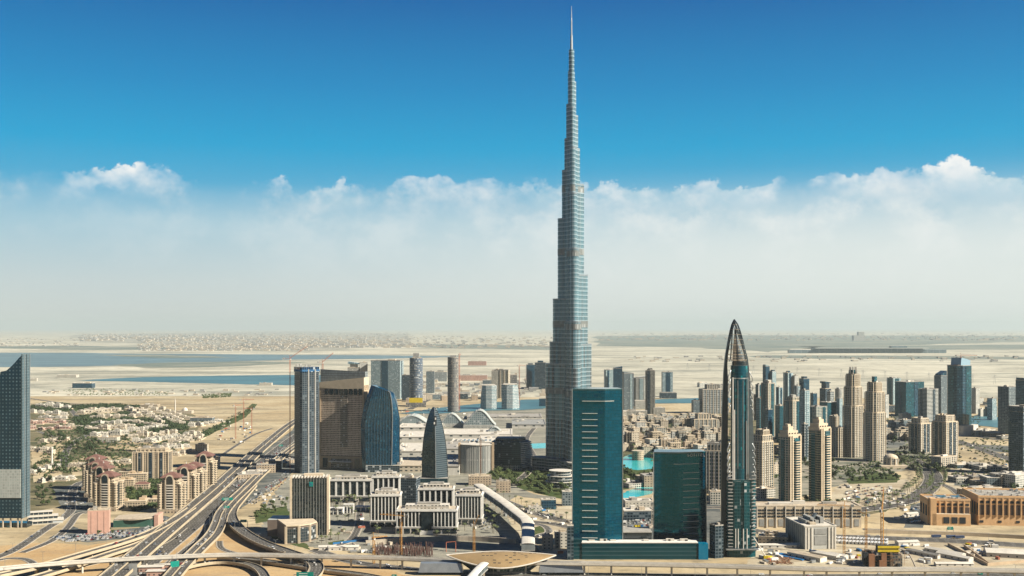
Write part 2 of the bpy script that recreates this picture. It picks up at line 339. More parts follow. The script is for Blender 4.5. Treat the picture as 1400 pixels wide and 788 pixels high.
# the bay, the inlet, the canals, the pools
flat('bay_water', [(-200, 483), (100, 482.5), (180, 484), (300, 484.5), (400, 485.5), (520, 486), (640, 488), (520, 491), (400, 492), (330, 494), (260, 497), (200, 499), (150, 500.5), (60, 502), (-200, 503)], M['bay_water'], 0.8, 30)
flat('mudflat', [(120, 485.5), (210, 485), (290, 487.5), (330, 489.5), (250, 490), (170, 488)], M['scrub'], 1.2, 60, seed=2)
flat('mudflat', [(150, 499.5), (230, 496), (330, 494.5), (420, 496), (330, 501), (200, 504)], M['scrub'], 1.0, 40, seed=3)
flat('inlet_water', [(106, 521), (150, 518), (200, 516), (300, 514), (397, 513), (440, 513), (440, 527), (397, 527), (340, 526), (285, 524.5), (180, 522)], M['canal_water'], 0.8, 10)
flat('pond_water', [(845, 551), (905, 546), (985, 544), (1040, 546), (1000, 551), (905, 552)], M['canal_water'], 0.8, 8)
flat('canal_water', [(545, 566), (600, 558), (660, 552), (715, 547), (760, 546), (762, 558), (715, 561), (660, 562), (600, 566)], M['canal_water'], 0.8, 5)
flat('canal_water', [(1322, 574), (1340, 566), (1372, 573), (1420, 583), (1420, 594), (1372, 586), (1330, 581)], M['canal_water'], 0.8, 5)
for (a, sd) in (([(-100, 474), (110, 473), (300, 477), (420, 481), (300, 479.5), (100, 478.5)], 4), ([(400, 466), (560, 470), (760, 474), (760, 479), (600, 476), (420, 471)], 5),
                ([(815, 459.5), (1000, 458.5), (1420, 459.5), (1420, 467), (1250, 472), (1130, 474), (1050, 482), (960, 476), (815, 473)], 6), ([(1090, 474), (1420, 471), (1420, 478), (1140, 480)], 7), ([(1040, 486), (1300, 487), (1420, 489), (1420, 492), (1200, 490.5), (1040, 489.5)], 8)):
    flat('scrubland', a, M['scrub'], 1.0, 150, seed=sd)
flat('far_town_ground', [(100, 458), (330, 454), (420, 453), (560, 457), (560, 470), (420, 482), (300, 476), (190, 470), (100, 466)], M['far_town'], 1.4, 200, seed=9)
# the villa district, its gardens, lots and lawns
flat('villa_garden', [(38, 556), (95, 553), (160, 554), (215, 556), (262, 566), (280, 577), (262, 600), (240, 618), (190, 640), (110, 690), (36, 700)], M['garden_soil'], 0.05, 6)
flat('desert_plot', [(42, 612), (80, 604), (92, 618), (84, 650), (46, 660)], M['sand'], 0.1, 3)
flat('desert_plot', [(170, 601), (212, 600), (228, 607), (200, 617), (140, 616)], M['sand'], 0.1, 3)
flat('desert_plot', [(90, 632), (130, 622), (178, 626), (170, 640), (100, 652)], M['sand'], 0.1, 3)
flat('lawn', [(95, 556), (180, 558), (188, 575), (170, 584), (125, 580)], M['lawn'], 0.1, 6)
flat('verge', [(220, 612), (270, 594), (330, 566), (345, 552), (352, 553), (336, 571), (280, 598), (232, 616)], M['lawn'], 0.1, 3)
flat('parking_ground', [(72, 668), (118, 660), (128, 690), (120, 702), (96, 706), (82, 690)], M['yard'], 0.12, 1.5)
flat('parking_ground', [(66, 736), (100, 720), (122, 728), (190, 722), (222, 705), (238, 708), (196, 734), (120, 742)], M['yard'], 0.12, 1.5)
flat('interchange_sand', [(-30, 800), (-30, 748), (60, 742), (120, 746), (170, 738), (250, 700), (300, 690), (330, 720), (420, 762), (520, 776), (600, 800)], M['near_sand'], 0.06, 4)
flat('market_ground', [(258, 690), (400, 588), (412, 560), (440, 600), (396, 650), (338, 690), (300, 712)], M['yard'], 0.05, 2)
# office park, boulevard, park and pools in the centre
flat('office_plaza', [(352, 704), (396, 650), (440, 640), (560, 640), (700, 690), (740, 752), (600, 766), (460, 752), (372, 742)], M['paving'], 0.05, 3)
flat('lawn', [(346, 700), (392, 692), (398, 706), (372, 712), (350, 716)], M['lawn'], 0.1, 2)
flat('lawn', [(362, 722), (372, 736), (402, 746), (424, 752), (420, 744), (382, 730)], M['lawn'], 0.1, 1)
flat('lawn', [(448, 742), (470, 738), (476, 745), (452, 748)], M['lawn'], 0.1, 1)
flat('mall_ground', [(470, 660), (540, 572), (640, 556), (760, 560), (760, 640), (690, 690), (560, 690)], M['paving'], 0.08, 3)
flat('park_lawn', [(664, 648), (690, 638), (745, 640), (790, 650), (800, 690), (740, 676), (690, 664)], M['lawn'], 0.14, 4)
flat('park_lawn', [(838, 642), (900, 638), (905, 662), (840, 672)], M['lawn'], 0.14, 4)
flat('park_path', [(668, 668), (700, 662), (712, 652), (718, 653), (706, 666), (730, 676), (760, 680), (758, 684), (716, 680), (690, 672)], M['paving'], 0.2, 1)
flat('lake_water', [(846, 628), (860, 622), (905, 622), (930, 626), (905, 640), (872, 643), (846, 640)], M['turquoise'], 0.2, 2)
flat('pool_water', [(842, 678), (868, 668), (905, 656), (905, 672), (880, 678), (846, 684)], M['turquoise'], 0.2, 2)
flat('pool_water', [(722, 607), (746, 606), (748, 613), (722, 614)], M['turquoise'], 0.2, 1)
flat('lawn', [(727, 722), (741, 719), (748, 726), (738, 733), (728, 736)], M['lawn'], 0.2, 1)
flat('mall_forecourt', [(690, 700), (800, 690), (800, 780), (735, 780)], M['site_dirt'], 0.06, 2)
flat('old_town_ground', [(840, 645), (850, 575), (990, 562), (1060, 580), (1060, 650), (1000, 668), (905, 660)], M['garden_soil'], 0.08, 5)
flat('hotel_yard', [(838, 742), (842, 700), (900, 690), (985, 690), (990, 760), (900, 765)], M['yard'], 0.07, 2)
# right: towers' gardens, sites, highway verge
flat('tower_court', [(1040, 640), (1100, 600), (1230, 590), (1290, 622), (1250, 640), (1160, 660), (1060, 690)], M['court'], 0.07, 5)
flat('site_ground', [(1120, 690), (1150, 662), (1240, 655), (1252, 672), (1200, 690), (1130, 696)], M['site_dirt'], 0.12, 4)
flat('grove_ground', [(1156, 655), (1200, 646), (1232, 650), (1226, 660), (1160, 662)], M['lawn'], 0.16, 3)
flat('site_ground', [(1020, 776), (1030, 742), (1120, 745), (1210, 738), (1420, 748), (1420, 782)], M['site_dirt'], 0.06, 3)
flat('plot_ground', [(1285, 640), (1330, 636), (1400, 650), (1420, 670), (1300, 668)], M['site_dirt'], 0.06, 4)
flat('plot_ground', [(1300, 604), (1400, 596), (1420, 640), (1330, 632)], M['sand'], 0.06, 4)
flat('boulevard_verge', [(1180, 706), (1250, 690), (1288, 664), (1300, 640), (1262, 628), (1248, 640), (1262, 656), (1240, 680), (1160, 700)], M['garden_soil'], 0.12, 3)

def spline(P, n=8):
    out = []
    for i in range(len(P) - 1):
        p0, p1, p2, p3 = P[max(i - 1, 0)], P[i], P[i + 1], P[min(i + 2, len(P) - 1)]
        for k in range(n):
            t_ = k / n
            out.append(tuple(0.5 * (2 * b + (c - a) * t_ + (2 * a - 5 * b + 4 * c - e) * t_ ** 2 + (3 * b - a - 3 * c + e) * t_ ** 3) for a, b, c, e in zip(p0, p1, p2, p3)))
    return out + [P[-1]]
def offs(L, o):
    """line shifted sideways by o (right positive)"""
    out = []
    for i, p in enumerate(L):
        a, b = L[max(i - 1, 0)], L[min(i + 1, len(L) - 1)]; dx_, dy_ = b[0] - a[0], b[1] - a[1]; n = math.hypot(dx_, dy_) or 1
        out.append((p[0] + dy_ / n * o, p[1] - dx_ / n * o, p[2]))
    return out
def strip(mb, L, o0, o1, z, m=0):
    A, B = offs(L, o0), offs(L, o1); v = 0
    for i in range(len(L) - 1):
        d_ = math.hypot(L[i + 1][0] - L[i][0], L[i + 1][1] - L[i][1])
        mb.face([(A[i][0], A[i][1], A[i][2] + z), (B[i][0], B[i][1], B[i][2] + z), (B[i + 1][0], B[i + 1][1], B[i + 1][2] + z), (A[i + 1][0], A[i + 1][1], A[i + 1][2] + z)],
                [(o0, v), (o1, v), (o1, v + d_), (o0, v + d_)], m); v += d_
def beam(mb, L, o0, o1, z0, z1, m=0, top=True):
    A, B = offs(L, o0), offs(L, o1)
    for i in range(len(L) - 1):
        a, b, c, d_ = A[i], B[i], B[i + 1], A[i + 1]
        q = lambda p, z: (p[0], p[1], p[2] + z)
        if top: mb.face([q(a, z1), q(b, z1), q(c, z1), q(d_, z1)], None, m)
        mb.face([q(b, z0), q(c, z0), q(c, z1), q(b, z1)], None, m); mb.face([q(a, z1), q(d_, z1), q(d_, z0), q(a, z0)], None, m)
        mb.face([q(a, z0), q(d_, z0), q(c, z0), q(b, z0)], None, m)
    for i in (0, len(L) - 1):
        a, b = A[i], B[i]; mb.face([(a[0], a[1], a[2] + z0), (b[0], b[1], b[2] + z0), (b[0], b[1], b[2] + z1), (a[0], a[1], a[2] + z1)], None, m)
ROADS = {}
def line3(pts, n=8):
    """pts: (px, py, height)"""
    return spline([(*G(p[0], p[1], p[2] if len(p) > 2 else 0), p[2] if len(p) > 2 else 0.0) for p in pts], n)
ZL = [0.20]
def road(key, pts, w, name='road', kerb=True, mat=None):
    L = line3(pts); ROADS[key] = (L, w); ZL[0] += 0.006
    mb = MB(); strip(mb, L, -w / 2, w / 2, ZL[0]); o = mb.build(name, mat or road_mat(w)); o['kind'] = 'structure'
    if kerb:
        k = MB(); beam(k, L, -w / 2 - 0.8, -w / 2, 0.0, ZL[0] + 0.14); beam(k, L, w / 2, w / 2 + 0.8, 0.0, ZL[0] + 0.14); o2 = k.build('kerb', M['concrete']); o2['kind'] = 'structure'
    return o
def flyover(key, pts, w, label, name='flyover', piers=38, par=1.3, thick=1.8, parmat=None, cat='flyover', group=None, skip=()):
    L = line3(pts); ROADS[key] = (L, w)
    x, y, z = L[len(L) // 2]; root = thing(name, label, cat, x, y, group=group)
    L = [(p[0] - x, p[1] - y, p[2]) for p in L]
    mb = MB(); beam(mb, L, -w / 2 - .5, w / 2 + .5, -thick, -0.05, top=False); mb.build('deck', M['cream_parapet'], root)
    s_ = MB(); strip(s_, L, -w / 2 - .3, w / 2 + .3, 0.0); s_.build('road_surface', road_mat(w), root)
    for sgn in (-1, 1):
        if w > 16 and sgn > 0: b = MB(); beam(b, L, -.5, .5, 0, 1.1); b.build('median_barrier', M['cream_parapet'], root)
        b = MB(); o0, o1 = sorted((sgn * (w / 2 + .2), sgn * (w / 2 + .7))); beam(b, L, o0, o1, -thick * .7, par); b.build('parapet', parmat or M['cream_parapet'], root)
    acc = 0; pm = None
    for a, b in zip(L, L[1:]):
        acc += math.hypot(b[0] - a[0], b[1] - a[1])
        if acc > piers and b[2] - thick > 2.0:
            acc = 0; ang = math.atan2(b[1] - a[1], b[0] - a[0]); q = MB()
            q.box(0, 0, 0, 1.8, min(w * .35, 5), b[2] - thick - 1.2); q.box(0, 0, b[2] - thick - 1.2, 2.2, w * .7, 1.2)
            q.build('pier', M['concrete'], root, (b[0], b[1], 0), ang)
    return root
# the main highway: carriageways running away from the interchange
flyover('main_left', [(436, 560, 3), (402, 577, 4), (364, 607, 5), (322, 644, 6), (297, 667, 7), (247, 709, 8), (222, 730, 8), (196, 752, 8), (168, 776, 8), (140, 800, 8)], 25, 'widest asphalt carriageway with cream parapets, farthest left beside the red roofed residences', piers=45)
flyover('slip_upper', [(262, 695, 8), (236, 712, 8), (205, 728, 8.5), (165, 742, 9), (110, 758, 9), (50, 775, 9), (-10, 788, 9), (-60, 798, 9)], 11, 'upper slip road peeling off the left carriageway above the car park', name='slip_road', cat='slip road')
flyover('slip_lower', [(250, 713, 5), (222, 729, 5), (190, 744, 5), (150, 757, 5), (96, 775, 5), (40, 792, 5)], 11, 'lower slip road curving left beneath the upper one towards the rail viaduct', name='slip_road', cat='slip road')
road('middle', [(440, 574), (404, 597), (365, 627), (340, 650), (313, 676), (279, 706), (248, 732), (222, 753), (196, 776), (176, 796)], 24)
road('middle_service', [(330, 668), (312, 690), (290, 715), (276, 734), (258, 750), (236, 772), (214, 796)], 12)
flyover('right_main', [(440, 586, 3), (404, 610, 4), (362, 643, 6), (336, 668, 7), (315, 688, 8), (304, 702, 8), (299, 716, 8), (291, 731, 8), (272, 750, 8), (248, 774, 8), (230, 795, 8)], 17, 'right carriageway on a curved flyover splitting from the ramp above the sand', piers=40)
flyover('right_ramp', [(345, 664, 6), (329, 682, 7), (317, 698, 7), (318, 712, 7), (332, 727, 6.5), (358, 742, 6), (394, 755, 6), (420, 764, 6), (432, 773, 5), (430, 784, 5), (416, 798, 4)], 14, 'ramp sweeping right from the flyover round the banded office block', name='ramp', cat='ramp', piers=30)
flyover('loop', [(214, 800, 4), (236, 783, 4), (262, 773, 4), (300, 768, 4), (335, 771, 4), (356, 780, 4), (366, 798, 4)], 9, 'narrow loop ramp curling under the rail viaduct', name='loop_ramp', cat='ramp')
flyover('low_curve', [(300, 762, 3), (350, 766, 3), (395, 772, 3), (440, 779, 3), (500, 787, 3), (540, 796, 3)], 9, 'low curved ramp passing right under the rail viaduct beside the loop', name='loop_ramp', cat='ramp')
road('frontage', [(430, 752), (480, 768), (540, 776), (620, 783), (720, 786), (900, 787), (1100, 788), (1300, 787), (1440, 786)], 16)
road('sand_lane', [(304, 716), (288, 730), (262, 746), (238, 764), (214, 784)], 8)
road('sand_lane2', [(-10, 793), (60, 784), (120, 773), (184, 757), (226, 741), (252, 722)], 8)
road('sand_lane3', [(430, 758), (392, 762), (350, 762), (306, 752), (300, 740)], 7)
# local roads on the left
road('local', [(-20, 768), (20, 752), (62, 724), (84, 710), (98, 696), (98, 676), (110, 660), (150, 655)], 12)
road('local2', [(30, 756), (70, 740), (92, 722), (106, 704), (122, 700)], 9)
road('curl', [(-10, 768), (12, 764), (34, 765), (46, 772), (40, 782), (10, 790)], 8)
road('villa_road', [(92, 556), (102, 566), (112, 582), (118, 594), (106, 602), (94, 612), (88, 626), (90, 640)], 14)
road('villa_road2', [(158, 559), (172, 572), (186, 586), (206, 600), (216, 612)], 12)
road('villa_road3', [(228, 566), (248, 578), (264, 581)], 12)
road('villa_road4', [(52, 590), (78, 598), (110, 600), (160, 606), (215, 610), (262, 602)], 9)
road('villa_road5', [(44, 574), (80, 576), (120, 574), (160, 578)], 9)
road('desert_road', [(30, 526), (90, 532), (180, 540), (300, 540), (400, 536), (440, 535)], 22, kerb=False)
road('desert_track', [(40, 545), (95, 552), (160, 554), (260, 553), (340, 552)], 14, kerb=False)
road('sand_track', [(260, 655), (300, 625), (345, 596), (372, 586)], 8, kerb=False)
road('bay_road', [(560, 560), (590, 545), (612, 540), (660, 534), (740, 530)], 22, kerb=False)
# centre and right
road('boulevard', [(640, 668), (680, 682), (726, 700), (770, 712), (810, 718)], 18)
road('boulevard2', [(690, 700), (716, 712), (752, 716), (780, 722), (800, 730)], 14)
road('loop_drive', [(748, 772), (732, 752), (726, 740), (738, 732), (750, 728), (745, 720), (728, 716)], 9)
road('office_drive', [(440, 754), (462, 746), (480, 738), (490, 720), (492, 700), (494, 680)], 10)
road('crescent', [(1196, 616), (1232, 624), (1256, 634), (1274, 648), (1274, 662), (1256, 678), (1222, 690), (1180, 697), (1120, 702), (1040, 706)], 30)
flat('median_lawn', [(1270, 648), (1278, 655), (1273, 664), (1266, 668), (1270, 658)], M['lawn'], 0.5, 0.5)
road('cross_highway', [(985, 716), (1040, 728), (1110, 733), (1200, 736), (1300, 740), (1430, 748)], 26)
road('cross_service', [(1180, 724), (1260, 727), (1340, 730), (1430, 735)], 9)
road('far_ramp', [(1306, 602), (1340, 614), (1380, 628), (1430, 646)], 24)
road('far_ramp2', [(1290, 590), (1330, 596), (1370, 602), (1430, 604)], 16)
road('desert_highway', [(820, 495), (1000, 500), (1180, 502), (1430, 500)], 40, kerb=False)
road('creek_road', [(1120, 520), (1200, 535), (1300, 550), (1430, 560)], 24, kerb=False)
road('tower_road', [(1040, 652), (1090, 646), (1140, 640), (1180, 634), (1226, 630)], 12)
road('tower_road2', [(1036, 622), (1080, 616), (1130, 606), (1200, 604), (1260, 600), (1300, 592)], 16)
road('plot_road', [(1300, 652), (1340, 646), (1380, 652), (1430, 666)], 10)
road('plot_road2', [(1282, 660), (1300, 668), (1310, 676)], 10)
road('site_road', [(1030, 742), (1100, 742), (1180, 744), (1240, 752), (1260, 778)], 9, mat=M['site_dirt'])
road('lake_road', [(842, 690), (880, 688), (940, 684), (990, 682)], 14)
road('lake_road2', [(842, 700), (900, 696), (990, 694)], 16)
road('mall_road', [(560, 690), (600, 676), (640, 668), (690, 664), (720, 648), (730, 626), (720, 600), (740, 576)], 12)
flat('court', [(1300, 606), (1420, 612), (1420, 622), (1360, 618)], M['yard'], 0.1, 4)
flat('court', [(1310, 652), (1380, 660), (1372, 668), (1304, 664)], M['yard'], 0.1, 3)
flat('court', [(1040, 600), (1150, 580), (1220, 580), (1250, 600), (1230, 612), (1100, 616)], M['yard'], 0.1, 5)
flat('court', [(1220, 566), (1290, 570), (1340, 588), (1300, 592), (1230, 584)], M['yard'], 0.1, 5)
flat('market_court', [(1246, 690), (1268, 686), (1262, 722), (1236, 722)], M['yard'], 0.1, 2)
# retaining wall between the plots and the cross highway
b = MB(); beam(b, line3([(1185, 729), (1260, 731), (1340, 734), (1430, 739)]), -0.6, 0.6, 0, 4.5); tag(b.build('retaining_wall', M['cream']), 'long cream retaining wall running between the sandstone market and the cross highway', 'wall')
# ------------------------------------------------------------------ rail viaduct
L = line3([(-60, 785, 12), (0, 777.5, 12), (85, 770, 12), (180, 764, 12), (280, 759.5, 12), (340, 758.5, 12), (440, 760.5, 12), (540, 763, 12), (640, 767, 12), (740, 769.5, 12), (860, 771, 12), (980, 773.5, 12), (1130, 778, 12), (1280, 778.5, 12), (1440, 781, 12)], 10)
x0, y0, _ = L[len(L) // 2]; via = thing('rail_viaduct', 'pale raised rail viaduct crossing the whole foreground on single columns', 'viaduct', x0, y0)
L = [(p[0] - x0, p[1] - y0, p[2]) for p in L]
mb = MB(); beam(mb, L, -4.4, 4.4, -0.6, 0); beam(mb, L, -2.4, 2.4, -2.6, -0.62); mb.build('deck', M['off_white'], via)
for s_ in (-1, 1):
    b = MB(); beam(b, L, *sorted((s_ * 4.3, s_ * 4.65)), -1.2, 1.25); b.build('parapet', M['off_white'], via)
    b = MB(); beam(b, L, s_ * 2 - .9, s_ * 2 + .9, 0.02, 0.3); b.build('track', M['roof_grey'], via)
pier = MB(); pier.loft([(ellipse(1.1, 1.1, 10), 0), (ellipse(1.1, 1.1, 10), 7.4), (ellipse(3.0, 1.2, 10), 9.3)]); pme = pier.mesh('pier', M['off_white'])
acc = 12
for a, bb in zip(L, L[1:]):
    seg = math.hypot(bb[0] - a[0], bb[1] - a[1]); acc += seg
    if acc > 31: acc -= 31; link('pier', pme, via, (bb[0], bb[1], 0), math.atan2(bb[1] - a[1], bb[0] - a[0]) + math.pi / 2)
# ------------------------------------------------------------------ rail station: a shell roof over a glazed body
sx_, sy_ = G(685, 771, 10); st = thing('rail_station', 'golden shell roofed rail station with pointed ends on the viaduct', 'station', sx_, sy_)
def shell(n=28, k=10, lift=0.0, shrink=1.0, depth=1.0):
    """rows from the far rim over the crown to the near drooping lip; pointed at both ends"""
    rows = []
    for i in range(n + 1):
        u = -1 + 2 * i / n; a = max(0.0, 1 - abs(u) ** 1.7); x = u * 57 * shrink; r = []
        for j in range(k + 1):
            v = j / k; y = (8 - 27 * v * depth) * a; z = 17.0 + 4.5 * abs(u) ** 2 * .4 + a * (7.5 * math.sin(math.pi * (0.18 + 0.82 * v)) ** 0.9 - 7.5 * v) + lift
            r.append((x, y, z))
        rows.append(r)
    return rows
rw = shell(); mb = MB()
for i in range(len(rw) - 1):
    for j in range(len(rw[0]) - 1):
        mb.face([rw[i][j], rw[i][j + 1], rw[i + 1][j + 1], rw[i + 1][j]])
lo = shell(lift=-0.8)
for i in range(len(rw) - 1):
    for j in range(len(rw[0]) - 1): mb.face([lo[i][j], lo[i + 1][j], lo[i + 1][j + 1], lo[i][j + 1]])
rf = mb.build('shell_roof', M['gold'], st)
for p in rf.data.polygons: p.use_smooth = True
for e, nm in ((len(rw[0]) - 1, 'roof_edge'), (0, 'roof_edge')):
    b = MB()
    for i in range(len(rw) - 1): b.bar(rw[i][e], rw[i + 1][e], 0.75, n=6)
    b.build(nm, M['off_white'], st)
q = random.Random(3)
def onroof(c, r_):
    i, j = int(c), int(r_); f, g_ = c - i, r_ - j; P = lambda a, b: Vector(rw[a][b]); return P(i, j) * (1 - f) * (1 - g_) + P(i + 1, j) * f * (1 - g_) + P(i, j + 1) * (1 - f) * g_ + P(i + 1, j + 1) * f * g_
for r_ in range(2, 9):
    for c in range(4, 24):
        if q.random() < .34 and abs(c - 14) < 11 - r_ * .8:
            c0 = c + q.random() * .3; A_, B_, C_, D_ = onroof(c0, r_ + .3), onroof(c0 + .7, r_ + .3), onroof(c0 + .7, r_ + .52), onroof(c0, r_ + .52); nr = (B_ - A_).cross(D_ - A_).normalized(); nr = nr if nr.z > 0 else -nr
            sl_ = MB(); top_ = [p + nr * .22 for p in (A_, B_, C_, D_)]; bot_ = [p - nr * .3 for p in (A_, B_, C_, D_)]; sl_.face(top_)
            for k in range(4): sl_.face([bot_[k], bot_[(k + 1) % 4], top_[(k + 1) % 4], top_[k]])
            sl_.build('skylight', M['dark_metal'], rf)
low = []
for i in range(29):
    u = -1 + 2 * i / 28; a = max(0.02, 1 - abs(u) ** 1.7); low.append((u, a))
body = MB(); n = len(low)
poly_t = [(u * 48, 5 * a) for u, a in reversed(low)] + [(u * 48, -8.5 * a) for u, a in low]
poly_b = [(x * .62, y * .8) for x, y in poly_t]
body.prism(poly_b, 2.5, 15.8, 0, top=poly_t, cap=False); body.build('glazed_body', facade('station_glass', (0.16, 0.19, 0.19), (0.03, 0.05, 0.055), 3, 3, .08, .1, .92, .4), st)
MB().prism([(x * 1.04, y * 1.1) for x, y in poly_b], 0, 2.6).build('base', M['concrete_grey'], st)
for s_ in (-1, 1): MB().loft([(rect(46, 13, 0, s_ * 62, -3), 3), (rect(42, 9, 0, s_ * 62, -3), 12)]).build('platform_hall', M['steel'], st)
# covered walkway running from the station towards the viewer
def tube_walk(name, label, pts, w, h_, mat, cat, roofmat):
    L = [(*G(p[0], p[1], p[2]), p[2]) for p in pts]; x, y, _ = L[0]; root = thing(name, label, cat, x, y); L = [(a - x, b - y, c) for a, b, c in L]
    b = MB(); beam(b, L, -w / 2, w / 2, -1.2, 0); b.build('floor_deck', M['concrete_grey'], root)
    b = MB(); beam(b, L, -w / 2 + .3, w / 2 - .3, 0.02, h_ - .6); b.build('glazing', mat, root)
    r_ = MB(); K_ = 8
    for i in range(K_):
        a0, a1 = math.pi * i / K_, math.pi * (i + 1) / K_
        A = offs([(p[0], p[1], p[2] + h_ - .6 + 1.3 * math.sin(a0)) for p in L], -math.cos(a0) * w / 2); B = offs([(p[0], p[1], p[2] + h_ - .6 + 1.3 * math.sin(a1)) for p in L], -math.cos(a1) * w / 2)
        for k in range(len(L) - 1): r_.face([A[k], B[k], B[k + 1], A[k + 1]])
    A = offs([(p[0], p[1], p[2] + h_ - .6) for p in L], -w / 2); B = offs([(p[0], p[1], p[2] + h_ - .6) for p in L], w / 2)
    for k in range(len(L) - 1): r_.face([B[k], A[k], A[k + 1], B[k + 1]])
    r_.build('roof', roofmat, root)
    for a, b_ in zip(L, L[1:]):
        n_ = max(1, int(math.hypot(b_[0] - a[0], b_[1] - a[1]) / 34))
        for k in range(n_):
            f = (k + .5) / n_; zt = a[2] + (b_[2] - a[2]) * f - 1.3
            MB().box(0, 0, 0, 2, 2, zt).build('column', M['concrete'], root, (a[0] + (b_[0] - a[0]) * f, a[1] + (b_[1] - a[1]) * f, 0))
    return root
wg = facade('walk_glass', (0.2, 0.22, 0.22), (0.04, 0.06, 0.065), 3, 5, .06, .1, .8, .4)
tube_walk('covered_walkway', 'short tubular walkway leaving the golden roofed station towards the viewer', [(668, 771, 9), (655, 783, 9), (640, 800, 9)], 9, 5, wg, 'walkway', M['white'])
tube_walk('covered_footbridge', 'long white roofed footbridge slanting from the mall down to the golden station', [(654, 668, 12), (690, 693, 12), (719, 716, 13), (722, 722, 13), (722, 752, 13)], 15, 6.5, wg, 'footbridge', M['roof_white'])
# ------------------------------------------------------------------ building helpers
def profile(outline, depth, name, mats, parent, y0=0.0, bend=None):
    """outline (x, z) anticlockwise seen from the front, given real depth; bend(x, z) pushes the front face in or out"""
    n = len(outline); mb = MB(); fr = [(x, y0 - depth / 2 - (bend(x, z) if bend else 0), z) for x, z in outline]; bk = [(x, y0 + depth / 2, z) for x, z in outline]
    mb.face(fr, [(x, z) for x, z in outline], 0); mb.face(list(reversed(bk)), [(-x, z) for x, z in reversed(outline)], 0); u = 0
    for i in range(n):
        j = (i + 1) % n; up = abs(outline[i][0] - outline[j][0]) > abs(outline[i][1] - outline[j][1]) * 3
        d_ = abs(fr[i][1] - bk[i][1])
        mb.face([fr[j], fr[i], bk[i], bk[j]], [(0, fr[j][2]), (0, fr[i][2]), (d_, bk[i][2]), (d_, bk[j][2])], 1)
    return mb.build(name, mats, parent)
def roof_kit(root, poly, z, mat, q, n=2, s=0.28):
    """flat roof slab with a low upstand and plant rooms"""
    w = max(p[0] for p in poly) - min(p[0] for p in poly); d_ = max(p[1] for p in poly) - min(p[1] for p in poly)
    mb = MB().prism(scl(poly, 1.012), z, z + .35, cap=False, bottom=True)
    inn = scl(poly, .965); k = len(poly); out = scl(poly, 1.012)
    mb.prism(out, z + .35, z + 1.3, cap=False)
    for i in range(k):
        a, b = out[i], out[(i + 1) % k]; c, e = inn[(i + 1) % k], inn[i]
        mb.face([(*a, z + 1.3), (*b, z + 1.3), (*c, z + 1.3), (*e, z + 1.3)]); mb.face([(*e, z + 1.3), (*c, z + 1.3), (*c, z + .36), (*e, z + .36)])
    mb.face([(*p, z + .36) for p in inn]); rf = mb.build('roof', mat, root)
    for i in range(n):
        a, b = w * q.uniform(.12, s), d_ * q.uniform(.15, s + .08)
        MB().box(0, 0, 0, a, b, q.uniform(2, 4.5)).build('plant_room', q.choice([M['roof_grey'], M['off_white'], M['roof_sand']]), rf, (w * q.uniform(-.26, .26), d_ * q.uniform(-.22, .22), z + .37))
    return rf
# ------------------------------------------------------------------ the supertall tower
BX, BY = (781.4 - 700) / F * 1925, 1925.0
bj = thing('supertall_tower', 'tallest tower of all, silver and glass with stepped setbacks and a needle spire', 'skyscraper', BX, BY)
kx = BY / F
zb = lambda y: 828.0 * (645 - y) / 635.0
def fin_glass():
    m, t, p = newmat('silver_fin_glass'); uv = t.node('ShaderNodeUVMap'); q_ = t.node('ShaderNodeSeparateXYZ'); t.l.new(uv.outputs[0], q_.inputs[0]); tc = t.node('ShaderNodeTexCoord')
    col_ = t.node('ShaderNodeCombineXYZ'); t.l.new(t.m('FLOOR', t.m('DIVIDE', q_.outputs[0], 2.2)), col_.inputs[0]); t.l.new(t.m('FLOOR', t.m('DIVIDE', q_.outputs[1], 46.0)), col_.inputs[1])
    wn = t.node('ShaderNodeTexWhiteNoise', noise_dimensions='3D'); t.l.new(col_.outputs[0], wn.inputs['Vector'])
    low_ = t.smooth(q_.outputs[1], 330.0, 150.0)                      # the lower shaft shows its fins, the upper one its floor bands
    k = t.m('MULTIPLY_ADD', t.m('SUBTRACT', wn.outputs['Value'], 0.5), t.m('MULTIPLY_ADD', low_, 1.1, 0.5), t.m('MULTIPLY_ADD', low_, -0.35, 1.0))
    fl = t.m('LESS_THAN', t.m('FRACT', t.m('DIVIDE', q_.outputs[1], 7.6)), 0.30); fl2 = t.m('LESS_THAN', t.m('FRACT', t.m('DIVIDE', q_.outputs[1], 3.8)), 0.22)
    fin = t.m('LESS_THAN', t.m('FRACT', t.m('DIVIDE', q_.outputs[0], 2.2)), 0.2)
    n = t.node('ShaderNodeVectorMath', operation='SCALE'); n.inputs[0].default_value = (0.036, 0.120, 0.155); t.l.new(k, n.inputs[3])
    st = t.m('MAXIMUM', t.m('MULTIPLY', fl, 0.42), t.m('MAXIMUM', t.m('MULTIPLY', fl2, 0.25), t.m('MULTIPLY', fin, 0.6)))
    t.put(p.inputs['Base Color'], t.mix(st, n.outputs[0], (0.50, 0.57, 0.60))); p.inputs['Metallic'].default_value = 0.38; t.put(p.inputs['Roughness'], t.m('MULTIPLY_ADD', st, 0.25, 0.2))
    geo = t.node('ShaderNodeNewGeometry'); wob = t.vm('MULTIPLY', t.vm('SUBTRACT', wn.outputs['Color'], (.5, .5, .5)), (.10, .10, .02)); t.l.new(t.vm('NORMALIZE', t.vm('ADD', geo.outputs['Normal'], wob), (0, 0, 0)), p.inputs['Normal'])
    return m
burj_m = fin_glass()
burj_dk = facade('mechanical_louvre', (0.33, 0.34, 0.325), (0.14, 0.15, 0.145), 1.6, 9.0, .18, .06, .94, .3, grough=.4, wrough=.35, wmetal=.6)
